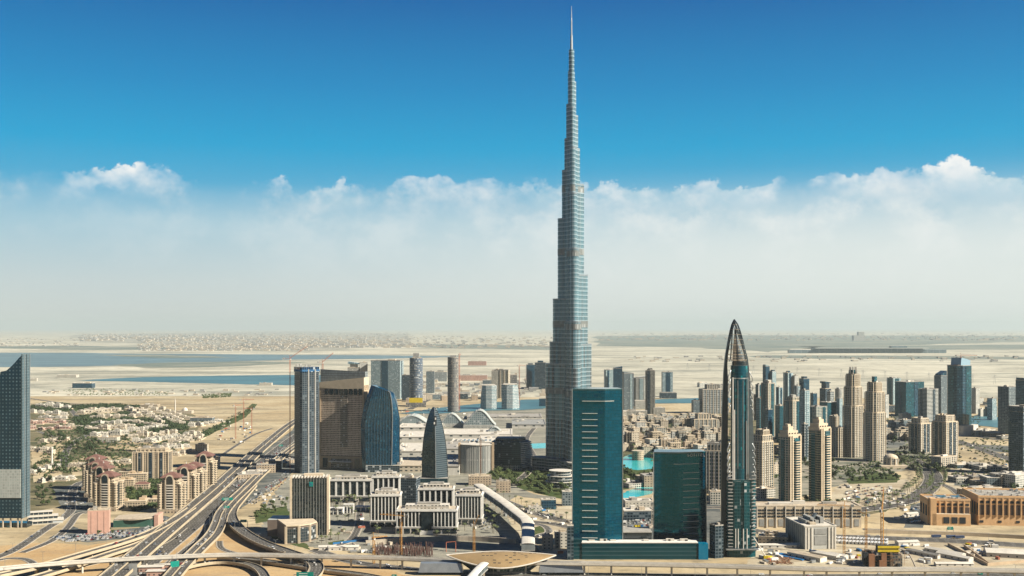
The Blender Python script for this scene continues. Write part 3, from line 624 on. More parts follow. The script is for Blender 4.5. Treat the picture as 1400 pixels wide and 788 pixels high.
def wing(L, r, th, n=7):
    w = r * 1.42; P = [(-2, -w), (max(0, L - r * 1.3), -w), (max(.1, L - r * .95), -r)]
    P += [(L + r * math.cos(a) * .9, r * math.sin(a)) for a in [(-90 + 180 * (i + .5) / n) * math.pi / 180 for i in range(n)]]
    P += [(max(.1, L - r * .95), r), (max(0, L - r * 1.3), w), (-2, w)]
    c, s = math.cos(th), math.sin(th); return [(x * c - y * s, x * s + y * c) for x, y in P]
TH = {'front': R(-84), 'right': R(36), 'left': R(156)}
lx = [(500, 745.7), (470, 751.0), (411, 755.6), (301, 762.3), (235, 768), (192, 771.4), (145, 773.9), (100, 776.2)]
rx_ = [(473, 810.4), (378, 804.9), (254, 799.3), (205, 793.6), (160, 791), (114, 788.1)]
fr_ = [(533, 43), (442, 36), (343, 27), (268, 19), (205, 12), (150, 7)]
rad = lambda y: 3.0 + 7.0 * max(0, min(1, (y - 90) / 400.0))
tiers = []
for y, x in lx: tiers.append(('left', y, ((781.4 - x) * kx - rad(y)) / abs(math.cos(TH['left']))))
for y, x in rx_: tiers.append(('right', y, ((x - 781.4) * kx - rad(y)) / math.cos(TH['right'])))
for y, L_ in fr_: tiers.append(('front', y, L_))
prev = {}
for wnm, y, L_ in tiers:
    r = rad(y); P = wing(max(L_, 1.0), r, TH[wnm]); z1 = zb(y); z0 = prev.get(wnm, (0,))[0]
    mb = MB().prism(P, z0, z1, 0, 1); t_ = mb.build('setback_tier', [burj_m, M['roof_grey']], bj)
    cp = MB().prism(scl(P, 1.01), z1 - 1.2, z1 + 1.6, 0, 0); cp.build('parapet', plain('steel_trim', (.30, .36, .39), .35, .15, metal=.6), t_)
    for yb in (257, 343, 442, 533):
        zc = zb(yb)
        if z0 + 2 < zc - 6 and zc + 6 <= z1 + 13: MB().prism(scl(P, 1.012), min(zc, z1 - 4) - 9.5, min(zc + 2, z1 - 3.2)).build('mechanical_band', burj_dk, t_)
    # slender vertical noses of stacked tubes along each flank
    prev[wnm] = (z1, L_)
core = [(645, 15.5), (442, 14), (343, 12), (257, 9.5), (205, 7.5), (145, 6.0), (100, 5.0), (70, 3.8)]
for (ya, ra), (yb, rb) in zip(core, core[1:]):
    MB().prism(ellipse(ra, ra, 12), zb(ya), zb(yb), 0, 1).build('core', [burj_m, M['roof_grey']], bj)
sp = MB().loft([(ellipse(2.6, 2.6, 8), zb(70)), (ellipse(2.1, 2.1, 8), zb(50)), (ellipse(1.4, 1.4, 8), zb(49)), (ellipse(1.1, 1.1, 8), zb(28)), (ellipse(.8, .8, 8), zb(27)), (ellipse(.35, .35, 8), zb(10))]); sp.build('spire', M['steel'], bj)
for a in TH.values(): MB().prism(wing(60, 17, a), 0, 22, 0, 1).build('podium', [facade('podium_band', (.45, .44, .40), (.03, .05, .06), 5, 5, .05, .3, .9), M['roof_grey']], bj)
dx_, dy_ = G(767, 668); pav = thing('drum_pavilion', 'low ringed glass drum at the foot of the tallest tower among trees', 'pavilion', dx_, dy_ + 20)
dr = facade('drum_glass', (.36, .36, .33), (.02, .035, .045), 4, 4.2, .03, .28, .95, .5)
for i, (r_, a, b_) in enumerate(((23, 0, 9), (21, 9, 18), (17, 18, 26))):
    MB().prism(ellipse(r_, r_ * .9, 24), a, b_, 0, 1).build('storey', [dr, M['roof_grey']], pav); MB().prism(ellipse(r_ + 1.5, r_ * .9 + 1.5, 24), b_ - .4, b_ + .5, bottom=True).build('cornice', M['off_white'], pav)
# ------------------------------------------------------------------ the two dark teal hotel towers
teal = facade('teal_curtain_wall', (0.0, 0.020, 0.040), (0.0, 0.034, 0.064), 2.6, 3.7, .06, .10, .95, .4, (0.0, 0.085, 0.105), .0, .05, .2, 1.0, stint=(.12, .75, .95))
tealb = facade('teal_band_wall', (0.03, 0.075, 0.085), (0.0, 0.035, 0.046), 30, 4.4, .0, .22, .9, .3, amt=0, grough=.1, wrough=.4)
def teal_tower(label, px0, px1, ridge, pyt, Y, shelves, sx0, sx1, top):
    k = Y / F; cx = ((px0 + px1) / 2 - 700) * k; w = (px1 - px0) * k; h = hgt(pyt, Y); rx = (ridge - 700) * k - cx
    root = thing('hotel_tower', label, 'tower', cx, Y)
    yl, yr = 3.0, 8.5
    P = [(-w / 2, yl), (rx, 0), (w / 2, yr), (w / 2 - 4, 30), (-w / 2 + 4, 30)]
    MB().prism(P, 0, h, 0, 1).build('curtain_wall', [teal, M['roof_grey']], root); 
    MB().prism(scl([(x, y - 15) for x, y in P], 1.004), 0, 1.6, bottom=True).build('roof_edge', M['glass_teal'], root, (0, 15, h))
    MB().box(4, 18, h + .01, 22, 9, 1.4).build('plant_room', M['roof_grey'], root)
    for x, y in ((-w / 2 - .35, yl), (w / 2 + .35, yr)): MB().box(x, y, 0, .8, 1.4, h + 1.7).build('edge_fin', M['steel'], root)
    fy = lambda x: yl * (rx - x) / (rx + w / 2) if x < rx else yr * (x - rx) / (w / 2 - rx)
    def shelf(a, b, py, th=.42):
        xa, xb = (a - 700) * k - cx, (b - 700) * k - cx; z = hgt(py, Y); xs = sorted([xa, xb] + ([rx] if xa < rx < xb else []))
        m_ = MB()
        for p, q_ in zip(xs, xs[1:]): m_.prism([(p, fy(p) - .9), (q_, fy(q_) - .9), (q_, fy(q_) + .1), (p, fy(p) + .1)], z, z + th, bottom=True)
        m_.build('light_shelf', M['white'], root)
    for py in shelves: shelf(sx0, sx1, py)
    shelf(*top)
    return root, k, cx, fy, Y
teal_tower('taller of the two teal glass hotel slabs with pale horizontal light shelves', 783, 852, 827, 534, 1195, [565.8 + 8.4 * i for i in range(12)] + [671 + 9.3 * i for i in range(9)], 796, 817, (796, 840, 549))
rt, k, cx, fy, Y = teal_tower('shorter teal glass hotel slab with small lettering at its top corner', 894.5, 967, 928, 620.5, 1222, [647.1 + 8.37 * i for i in range(12)], 934, 957, (921, 957, 635))
tcu = bpy.data.curves.new('sign', 'FONT'); tcu.body = 'SOFITEL'; tcu.size = 4.6; tcu.extrude = .12; tcu.space_character = 1.35; tcu.align_x = 'CENTER'; tcu.materials.append(M['white'])
x_ = (952.5 - 700) * k - cx; tmp = bpy.data.objects.new('tmp', tcu); COL.objects.link(tmp); me = bpy.data.meshes.new_from_object(tmp.evaluated_get(bpy.context.evaluated_depsgraph_get())); bpy.data.objects.remove(tmp)
sg = link('sign_lettering', me, rt, (x_, fy(x_) - .8, hgt(625, Y))); sg.rotation_euler = (R(90), 0, math.atan2(fy(x_ + 1) - fy(x_), 1))
# podium joining them
k = 1186 / F; pod = thing('hotel_podium', 'low banded teal podium joining the two teal slabs with a bright blue end', 'podium', (881 - 700) * k, 1186)
w = (955 - 797) * k; MB().box(0, 8, 0, w, 15, 18, m=0, mt=1).build('banded_wall', [tealb, M['roof_grey']], pod, (-5, 0, 0))
MB().box(0, 8, 17.9, w + 1, 16, .8).build('roof_edge', M['white'], pod, (-5, 0, .2)); MB().box(0, 0, 0, 13 * k, 16, 17.5).build('blue_screen_wall', plain('blue_glass', (.0, .16, .28), .15, .1), pod, ((961.6 - 881) * k, 7.6, 0))
MB().box(0, 0, 0, 12 * k, 14, 22).build('corner_wall', tealb, pod, ((790 - 881) * k, 8.5, 0))
q = random.Random(5)
for i in range(9): MB().box(0, 0, 0, q.uniform(3, 9), 4, q.uniform(1, 2.4)).build('plant_room', M['roof_white'], pod, (q.uniform(-w / 2 + 6, w / 2 - 10), 10, 18.9))
MB().box(0, 0, 0, 34, 30, 26).build('link_hall', M['glass_dark'], pod, ((873 - 881) * k, 34, 0)); MB().box(0, 0, 26.01, 35, 31, .8).build('link_roof', M['roof_grey'], pod, ((873 - 881) * k, 34, 0))
# ------------------------------------------------------------------ the pointed tower with the lattice crown
Y = 1205.0; k = Y / F; X = lambda px: (px - 1010) * k; Z = lambda py: hgt(py, Y)
pt = thing('pointed_tower', 'slender teal tower ending in a pointed open lattice crown with curved hooks', 'tower', (1010 - 700) * k, Y)
blade = plain('blade_metal', (.05, .065, .075), .4, .25, metal=.5)
Lo = [(987, 772), (986.5, 640), (988, 560), (990, 510), (992, 488), (995.5, 468), (999.5, 453), (1004, 439)]; Li = [(1004.6, 443), (1001.5, 455), (998, 469.5), (995.5, 486), (994.5, 500), (995.5, 520), (995, 772)]
Ro = [(1033, 772), (1032.5, 640), (1029, 560), (1025, 510), (1022.5, 489), (1017, 470), (1010.5, 454), (1005, 439)]; Ri = [(1005.2, 444), (1009, 456), (1014.6, 472), (1019.5, 488), (1021, 500), (1021, 520), (1023.5, 560), (1025, 772)]
toxz = lambda P: [(X(a), max(0, Z(b))) for a, b in P]
profile(list(reversed(toxz(Lo + Li))), 5, 'blade', [blade, blade], pt, 3); profile(toxz(Ro + Ri), 5, 'blade', [plain('blade_grey', (.12, .15, .16), .4, .2, metal=.4), blade], pt, 3)
cyl = facade('teal_cylinder', (.01, .08, .11), (.0, .042, .062), 2.2, 3.6, .06, .1, .94, .4, (.0, .12, .13), .1, .08, .25, .6)
MB().prism([(x + X(1011), y + 2) for x, y in ellipse(9.4, 9.4, 24)], 0, Z(500), 0, 1).build('glass_core', [cyl, M['roof_grey']], pt)
MB().prism([(x + X(1011), y + 2) for x, y in ellipse(10.0, 9.4, 24)], Z(518), Z(516.5), bottom=True).build('ring', M['steel'], pt)
MB().prism([(x + X(1011), y + 2) for x, y in ellipse(8.0, 7.5, 24)], Z(500), Z(495)).build('lantern', M['glass_dark'], pt)
for px, yy in ((1000.5, 516), (1002.6, 560), (1021, 516), (1019, 575)): MB().box(X(px), -6.2, 0, 1.1, 1.6, Z(yy)).build('mullion', M['white'] if px < 1010 else M['steel'], pt)
for px in (1007, 1014): MB().box(X(px), -7.3, Z(640), .5, .5, Z(520) - Z(640)).build('mullion', M['steel'], pt)
# open crown: ribs meeting at the tip and cross rings
tip = (X(1004.6), 3, Z(437)); ribs = []
for px, yy in ((992.3, 3), (994, 11), (1003, 15), (1013, 14), (1022, 3), (1017, -7), (1007, -8.5), (997, -6)):
    bx_, bz_ = X(px), Z(492); pts = []
    for i in range(9):
        f = i / 8; wv = (1 - f) ** .62 if f < 1 else 0
        pts.append((tip[0] + (bx_ - tip[0]) * wv, tip[1] + (yy - tip[1]) * wv, bz_ + (tip[2] - bz_) * f))
    m_ = MB()
    for a, b in zip(pts, pts[1:]): m_.bar(a, b, .75 if yy == 3 else .45, n=5)
    m_.build('crown_rib', blade, pt); ribs.append(pts)
for lv in range(0, 8):
    m_ = MB(); ring = [r_[lv] for r_ in ribs]
    for a, b in zip(ring, ring[1:] + ring[:1]): m_.bar(a, b, .28, n=4)
    m_.build('crown_ring', M['beige_metal'], pt)
m_ = MB()
for i in range(11):
    f = i / 10; x = X(998.5) + (X(1019) - X(998.5)) * f; zt = Z(492) + (1 - abs(f - .33) * 1.4) * 27; m_.bar((x, -4, Z(494)), (X(1004) * .35 + x * .65, -1, zt), .2, n=4)
for i in range(8): z = Z(493) + i * 3.4; s_ = 1 - i / 10.5; m_.bar((X(1006) + (X(998.5) - X(1006)) * s_, -4 + i * .35, z), (X(1006) + (X(1019.5) - X(1006)) * s_, -4 + i * .35, z), .2, n=4)
m_.build('crown_screen', M['beige_metal'], pt)
ck = facade('lattice_core', (.17, .175, .17), (.05, .055, .055), 2.0, 2.2, .12, .12, .88, .5, amt=0, grough=.5)
MB().loft([([(X(1011) + (X(1004.8) - X(1011)) * f_ + x * s_, 2.5 + y * s_) for x, y in ellipse(7.2, 6.6, 16)], Z(496) + (Z(447) - Z(496)) * f_) for f_, s_ in ((0, 1), (.15, .93), (.35, .72), (.55, .45), (.75, .2), (1, .03))]).build('crown_core', [ck], pt)
def hook(sgn, px, py, big=1.0):
    m_ = MB(); x, z = X(px), Z(py); pts = [(x + sgn * 3.6 * math.sin(a) * big * (.3 + a / 3), -5.2 - 2.2 * math.sin(a), z + 6.5 * big - 4.6 * big * a) for a in [i * .38 for i in range(8)]]
    for a, b in zip(pts, pts[1:]): m_.bar(a, b, .62, n=6)
    m_.build('hook', M['steel'], pt)
for i in range(5): hook(-1, 997.6, 514 + i * 11.5); hook(1, 1023 + i * .4, 516 + i * 11.5)
for i in range(5): hook(-1, 996.4, 612 + i * 9.5); hook(1, 1027 + i * .3, 612 + i * 9.5, .8)
bw = facade('lower_teal', (.03, .10, .11), (.0, .045, .055), 3, 3.6, .05, .12, .95, .4, amt=.08, grough=.1, wrough=.4)
MB().prism([(X(993), -4), (X(1001), -8), (X(1024), -8), (X(1032), -4), (X(1032), 22), (X(993), 22)], 0, Z(655), 0, 1).build('lower_block', [bw, M['roof_grey']], pt)
MB().prism([(X(1002), -8.4), (X(1010.5), -9.4), (X(1010.5), -6), (X(1002), -6)], 14, Z(657), 0, 1).build('bay', [bw, M['roof_grey']], pt); MB().prism([(X(1015), -9.4), (X(1023), -8.4), (X(1023), -6), (X(1015), -6)], 14, Z(657), 0, 1).build('bay', [bw, M['roof_grey']], pt)
slab = MB().box(0, 0, 0, 5.4, 4.0, .6).mesh('balcony', M['concrete_grey'])
for i in range(24):
    for px in (996.6, 1028.4): link('balcony', slab, pt, (X(px), -7.4, 8 + i * 3.75))
MB().box(X(1012), -9.5, 9, 36, 6, .9).build('canopy', M['steel'], pt)
for px in (1003.5, 1007, 1014, 1019): MB().box(X(px), -9.2, 10, .9, .8, 22).build('mullion', M['white'], pt)
# ------------------------------------------------------------------ left edge: tower with a swooping top
Y = 1372.0; k = Y / F; X = lambda px: (px - 20) * k; Z = lambda py: hgt(py, Y)
lt = thing('notched_tower', 'dark glass tower at the left edge with a swooping top and pale corner strip', 'tower', (20 - 700) * k, Y)
lg = facade('grid_glass', (.006, .026, .045), (.08, .13, .15), 4.4, 4.6, .30, .30, .70, .7, amt=.0, grough=.3, wrough=.12)
out = [(-70, 709), (29, 709), (29, 486), (25, 490), (20, 496), (14, 502), (8, 507), (0, 508.5), (-1, 514), (-6, 521), (-14, 527), (-26, 530), (-70, 531)]
profile([(X(a), Z(b)) for a, b in out], 21, 'glass_front', [lg, M['glass_dark']], lt, 11.5)
strp = facade('strip_panels', (.13, .17, .18), (.06, .10, .12), 2.2, 3.5, .08, .1, .92, .3, amt=0, grough=.25, wrough=.5)
MB().box(X(29) + .6, 11.6, Z(709), 1.2, 22, Z(484) - Z(709), m=0, mt=1).build('side_wall', [strp, M['roof_grey']], lt)
for yy in (6.5, 12, 21.5): MB().box(X(29) + 1.4, yy, Z(709), .7, .8, Z(485) - Z(709)).build('groove_fin', M['dark_metal'] if yy == 12 else M['steel'], lt)
MB().box(X(0) - .3, .6, Z(681), 57 * k, 1.6, Z(642) - Z(681)).build('pale_panel', facade('pale_grid', (.42, .43, .40), (.30, .33, .31), 3, 3.5, .12, .14, .9, .3, amt=0), lt)
for px in (-20, -10, 2.5, 13, 23, 28): MB().box(X(px), 3, 0, 1.5, 1.5, Z(709)).build('column', M['concrete'], lt)
MB().box(X(-10), 13, 0, 70 * k, 14, Z(716)).build('lobby', M['glass_teal'], lt)
MB().box(X(31), 11, 0, 8 * k, 16, Z(716)).build('entrance', M['glass_dark'], lt)
# terraced deck building beside its foot
cx, cy, w, d_, h = fit(38, 86, 697, 718, .5, R(12)); tr = thing('terraced_podium', 'low white terraced deck building beside the foot of the left edge tower', 'podium', cx, cy, R(24))
for i in range(3):
    MB().box(-i * 3, i * 2.5, i * 5, w - i * 7, d_ - i * 5, 4.4).build('storey', facade('deck_band', (.5, .46, .38), (.03, .04, .05), 6, 5, .04, .25, .85), tr); MB().box(-i * 3, i * 2.5, i * 5 + 4.41, w - i * 7 + 2, d_ - i * 5 + 2, .55).build('roof_slab', M['off_white'], tr)
# ------------------------------------------------------------------ office with fins and its round-fronted annex
def piers(root, w, d_, z0, z1, n, mat, wid=.8, proud=.9, name='fin', sides=True):
    me = MB().box(0, 0, 0, wid, proud + .3, z1 - z0).mesh(name, mat)
    for i in range(n): link(name, me, root, (-w / 2 + w * (i + .5) / n, -d_ / 2 - proud / 2, z0))
    if sides:
        m2 = max(2, int(n * d_ / w))
        for i in range(m2): link(name, me, root, (w / 2 + proud / 2, -d_ / 2 + d_ * (i + .5) / m2, z0), math.pi / 2)
cx, cy, w, d_, h = fit(397, 451, 653, 733, .42, R(8)); of = thing('finned_office', 'dark glass office with white vertical fins and a slatted roof and teal emblem', 'office', cx, cy, R(6))
smoked = facade('smoked_glass', (.05, .05, .048), (.014, .018, .02), 2.6, 3.8, .05, .06, .95, .6, (.05, .05, .045), .12, .07, .3, .7)
MB().box(0, 0, 0, w - 3, d_, h, m=0, mt=1).build('glass_body', [smoked, M['roof_grey']], of); piers(of, w - 6, d_, 0, h, 12, M['concrete_grey'], .34, .5, sides=False)
for s_ in (-1, 1): MB().box(s_ * (w / 2 - .9), 0, 0, 2.6, d_ + 2.6, h + 2).build('corner_pier', M['cream'], of)
for i in range(12): MB().box(-w / 2 + 3 + (w - 6) * i / 11, 0, h + .6, 1.6, d_ + 2, 1.6).build('roof_slat', M['off_white'], of)
MB().box(4, d_ * .2, h, w * .5, d_ * .4, 4.5).build('plant_room', M['cream'], of)
MB().prism([(-2.3, 0), (2.3, 0), (2.3, .5), (-2.3, .5)], 0, 5.6, bottom=True).build('emblem', M['teal_sign'], of, (2, -d_ / 2 - 1.9, h - 9.5))
for i, (ax, az, bw_, bh) in enumerate(((-1.1, 3.6, 1.5, .9), (.9, 2.2, 1.5, .9), (-1.1, .9, 1.5, .9))): MB().box(ax, 0, az, bw_, .4, bh).build('emblem_mark', M['blue_sheet'], of, (2, -d_ / 2 - 2.1, h - 9.5))
cx, cy, w, d_, h = fit(363, 400, 709, 735, 1.1, R(10)); an = thing('office_annex', 'low brown annex with a curved cream roof and dark bays before the finned office', 'annex', cx, cy, 0)
brown = plain('brown_wall', (.19, .15, .12), .6, .2)
MB().box(4, 6, 0, w + 4, d_, h, m=0, mt=1).build('rear_wall', [brown, M['sage']], an)
X = lambda px, Yp: (px - 700) * Yp / F - cx
ya = G(0, 744)[1]; yb_ = G(0, 737)[1]
fp = [(X(376, yb_), yb_ - cy + 12), (X(391, ya), ya - cy), (X(410, ya + 8), ya + 3 - cy), (X(424, ya + 14), ya + 12 - cy), (X(432, ya + 26), ya + 27 - cy), (X(426, ya + 40), ya + 46 - cy), (X(380, ya + 40), ya + 40 - cy)]
ht = hgt(719, ya + 5); MB().prism(fp, 0, ht, 0, 0).build('wall', brown, an); MB().prism(scl(fp, 1.02), 0, 1.4, bottom=True).build('roof', M['cream'], an, (0, 0, ht))
for a, b in zip(fp[1:4], fp[2:5]):
    L_ = math.hypot(b[0] - a[0], b[1] - a[1]); ang = math.atan2(b[1] - a[1], b[0] - a[0]); mx, my = (a[0] + b[0]) / 2, (a[1] + b[1]) / 2
    MB().box(0, 0, 1.5, L_ * .82, .7, ht - 4).build('window', facade('annex_glass', (.12, .11, .1), (.02, .03, .035), 2.4, 3.4, .07, .06, .94, .5), an, (mx, my, 0), ang)
for a in fp[1:5]: MB().box(a[0], a[1], 0, 2.6, 2.6, ht - .1).build('pier', M['cream'], an)
# ------------------------------------------------------------------ white piered office blocks
dkglass = facade('office_glass', (.05, .05, .048), (.014, .02, .024), 2.4, 3.6, .06, .08, .94, .6, (.06, .065, .06), .12, .08, .3, .6)
def pier_block(label, px0, px1, pyt, pyb, n, r=.7, rot=0.0, base=9.0, mid=None, tiers_=1, portal=False):
    cx, cy, w, d_, h = fit(px0, px1, pyt, pyb, r, rot); q = random.Random(int(px0 * 7)); root = thing('office_block', label, 'office', cx, cy, rot)
    pm = facade('ashlar', (.56, .51, .43), (.03, .035, .035), 4.5, 4.0, .2, .3, .8, .5)
    MB().box(0, 0, 0, w, d_, base, m=0, mt=1).build('ground_storey', [pm, M['roof_white']], root); hb = h - 6
    MB().box(0, 0, base + .01, w - 3, d_ - 3, hb - base, m=0, mt=1).build('glass_body', [dkglass, M['roof_white']], root)
    pw = (w - 3) / (n * 2 + 1); me = MB().box(0, 0, 0, pw * .55, 1.6, hb - base).mesh('pier', M['white'])
    for i in range(n + 1):
        x = -(w - 3) / 2 + (w - 3) * i / n
        if mid and abs(x) < mid * w / 2 - pw: continue
        link('pier', me, root, (x, -d_ / 2 + 1.0, base)); 
    m2 = max(2, int(n * r)); 
    for i in range(m2 + 1): link('pier', me, root, (w / 2 - 1.0, -(d_ - 3) / 2 + (d_ - 3) * i / m2, base), math.pi / 2); link('pier', me, root, (-w / 2 + 1.0, -(d_ - 3) / 2 + (d_ - 3) * i / m2, base), math.pi / 2)
    for i in range(max(2, n // 2)):
        nn = max(2, n // 2); MB().box(0, 0, 1.5, w / nn * .7, .6, base - 3.2).build('window', M['glass_dark'], root, (-w / 2 + w * (i + .5) / nn, -d_ / 2 - .1, 0))
    MB().box(0, 0, hb, w + 1.2, d_ + 1.2, 1.6).build('cornice', M['white'], root); MB().box(0, 0, base - .4, w + .8, d_ + .8, 1.0).build('cornice', M['white'], root)
    rf = MB().box(0, 0, hb + 1.61, w - 2, d_ - 2, .3).build('roof', M['roof_sand'], root)
    MB().box(0, d_ * .08, hb + 1.92, w * .72, d_ * .55, 4.2, m=0, mt=1).build('penthouse', [pm, M['roof_white']], rf); MB().box(w * .02, d_ * .1, hb + 6.13, w * .38, d_ * .3, 2.4).build('plant_room', M['roof_grey'], rf)
    bal = MB()
    for sx, sy, a, b in ((0, -d_ / 2 + 1, w - 3, .3), (-w / 2 + 1, 0, .3, d_ - 3), (w / 2 - 1, 0, .3, d_ - 3)): bal.box(sx, sy, hb + 1.92, a, b, 1.1)
    bal.build('parapet', M['white'], rf)
    for i in range(5): MB().box(q.uniform(-.4, .4) * w, -d_ * q.uniform(.3, .42), hb + 1.92, q.uniform(1.5, 4), q.uniform(1.5, 3), q.uniform(1, 2)).build('roof_unit', M['off_white'], rf)
    if portal:
        MB().box(0, -d_ / 2 - 2, 0, mid * w, 4, 5).build('entrance', M['white'], root)
        MB().box(0, -d_ / 2 - .2, 6, mid * w * .8, 1.2, hb - 8).build('window', M['glass_dark'], root)
    return root
pier_block('wide white piered office with dark central entrance bay, front of the white offices', 543, 626, 690, 731, 16, .42, 0, 9, .21, portal=True)
pier_block('white piered office just right of the wide one, beside the footbridge', 623, 661, 670, 719, 8, .9, R(-3))
pier_block('white piered office half in shadow, left of the wide one', 507, 549, 670, 722, 8, .8, R(2))
pier_block('white office set behind the half shadowed one, showing only its top storeys', 509, 548, 646, 702, 5, .6, R(2))
pier_block('white pillared office with rooftop palms behind the wide one', 572, 621, 662, 709, 6, .6, 0)
pier_block('long white framed office right behind the finned office', 450, 510, 651, 687, 6, .35, 0)
cx, cy, w, d_, h = fit(548, 574, 653, 700, .9, R(-12)); nb = thing('navy_office', 'dark navy banded office wedged between white offices', 'office', cx, cy, R(-12))
MB().box(0, 0, 0, w, d_, h, m=0, mt=1).build('wall', [facade('navy_band', (.07, .085, .10), (.015, .025, .035), 3, 3.6, .1, .3, .85, .4), M['roof_grey']], nb); roof_kit(nb, rect(w, d_), h, M['roof_grey'], rnd)
for i, (a, b, ty, by) in enumerate(((470, 484, 689, 702), (486, 508, 692, 700), (448, 470, 694, 704))):
    cx, cy, w, d_, h = fit(a, b, ty, by, .4); gt = thing('garden_gateway', ['tall white square gateway in the office garden', 'low white colonnade right of the garden gateway', 'low white colonnade left of the garden gateway'][i], 'gateway', cx, cy)
    for x in (-.45, -.15, .15, .45): MB().box(w * x, 0, 0, 1.4, d_, h - 1.5).build('column', M['white'], gt)
    MB().box(0, 0, h - 1.49, w, d_ + 1, 1.5).build('lintel', M['white'], gt)
# ------------------------------------------------------------------ tower cluster left of centre
def slabs(root, w, d_, z0, z1, step, mat, over=.7, th=.5, name='floor_slab', poly=None, cap=90):
    me = MB().prism(scl(poly, 1 + over / 12) if poly else rect(w + 2 * over, d_ + 2 * over), 0, th, bottom=True).mesh(name, mat); n = min(cap, int((z1 - z0) / step))
    for i in range(n): link(name, me, root, (0, 0, z0 + i * step))
cx, cy, w, d_, h = fit(401, 438, 507, 648, .95, R(32)); uc = thing('unfinished_tower', 'unfinished dark concrete tower with blue formwork on top beside the beige hotel', 'tower', cx, cy, R(32))
voidm = facade('open_floors', (.11, .13, .145), (.010, .022, .034), 4.2, 3.7, .10, .12, .88, .8, (.08, .10, .11), .15, .3, .85)
P = chamfer(w, d_, 3); MB().prism(P, 0, h, 0, 1).build('wall', [voidm, M['concrete_grey']], uc); slabs(uc, w, d_, 8, h - 2, 3.7, plain('raw_slab', (.12, .135, .145)), .35, .45, poly=chamfer(w, d_, 3))
for x, y in ((w / 2, -d_ * .2), (w / 2, d_ * .22), (-w * .1, -d_ / 2), (w * .25, -d_ / 2)): MB().box(x, y, 0, 2.2, 2.2, h + 3).build('column', M['concrete_grey'], uc)
MB().prism(scl(P, 1.05), h - 2, h + 7, 0, 1).build('formwork', [facade('blue_form', (.03, .12, .26), (.015, .03, .06), 4, 9, .1, .15, .8, .7, (.3, .32, .32), .15), M['concrete_grey']], uc)
for i in range(7): MB().box(rnd.uniform(-.4, .4) * w, rnd.uniform(-.4, .4) * d_, h + 7, rnd.uniform(2, 4), 2, rnd.uniform(2, 5)).build('core_stub', M['concrete_grey'], uc)
cx, cy, w, d_, h = fit(437, 503, 527, 643, .24, R(14)); bh_ = thing('beige_hotel', 'broad beige gridded hotel slab with a slanted cornice and rooftop screen', 'hotel', cx, cy, R(-14))
bgm = facade('beige_grid', (.74, .58, .44), (.03, .03, .03), 2.7, 3.3, .16, .26, .76, .6, (.18, .16, .13), .2)
MB().box(0, 0, 24, w - 1, d_, h - 24, m=0, mt=1).build('gridded_wall', [bgm, M['roof_sand']], bh_)
bay = facade('bay_glass', (.44, .36, .28), (.06, .06, .055), 2.7, 3.3, .12, .3, .95, .5)
MB().box(w * .06, -d_ / 2 - .2, 40, w * .16, 1.5, h - 50).build('central_bay', bay, bh_)
for x in (-.5, .5): MB().box(x * (w - 1), 0, 0, 3.4, d_ + 2, h + 1).build('corner_pier', M['tan_wall'], bh_)
z0, z1 = h + 5.5, h + 17; m_ = MB()
a, b = -w / 2 - 1.2, w / 2 + 1.2
for yy0, yy1 in ((-d_ / 2 - 1.6, d_ / 2 + 1.6),):
    m_.face([(a, yy0, h - 4), (b, yy0, h - 8), (b, yy0, z1 - 2), (a, yy0, z0)]); m_.face([(b, yy0, h - 8), (b, yy1, h - 8), (b, yy1, z1 - 2), (b, yy0, z1 - 2)]); m_.face([(a, yy1, h - 4), (a, yy0, h - 4), (a, yy0, z0), (a, yy1, z0)]); m_.face([(b, yy1, h - 8), (a, yy1, h - 4), (a, yy1, z0), (b, yy1, z1 - 2)])
    m_.face([(a, yy0, z0), (b, yy0, z1 - 2), (b, yy1, z1 - 2), (a, yy1, z0)])
m_.build('slanted_cornice', M['cream'], bh_)
for i in range(8): MB().box(0, 0, 0, w / 9 * .74, .8, 9 + i * .3).build('window', M['glass_dark'], bh_, (-w / 2 + w * (i + 1) / 9 + 4, -d_ / 2 - .3 - 1.0, h - 16))
zt = h + 29; lat = facade('roof_lattice', (.07, .075, .075), (.20, .22, .22), 2.6, 4.2, .09, .08, .92, .3, amt=0, grough=.5)
profile([(a + .6, z0 - 2), (b - .6, z1 - 4), (b - .6, zt - 4), (a + .6, zt)], .8, 'rooftop_screen', [lat, M['dark_metal']], bh_, -d_ / 2 + 5)
MB().box(b - 1.4, 2, z1 - 4, .8, d_ - 6, zt - 4 - z1 + 4).build('rooftop_screen', lat, bh_); MB().box(a + 1.4, 2, z0 - 2, .8, d_ - 6, zt - z0 + 1.5).build('rooftop_screen', lat, bh_)
MB().box(0, 0, 0, w + 1, d_ + 3, 23.5, m=0, mt=0).build('base_storeys', M['tan_wall'], bh_)
for x in (-.36, .36): MB().box(x * w, -d_ / 2 - 1.6, 2, w * .12, .8, 18).build('window', M['glass_dark'], bh_)
MB().box(0, -d_ / 2 - 2, 1, w * .45, 2, 18).build('entrance', bay, bh_); MB().box(0, -d_ / 2 - 5, 14, w * .5, 9, 1.2).build('canopy', M['white'], bh_)
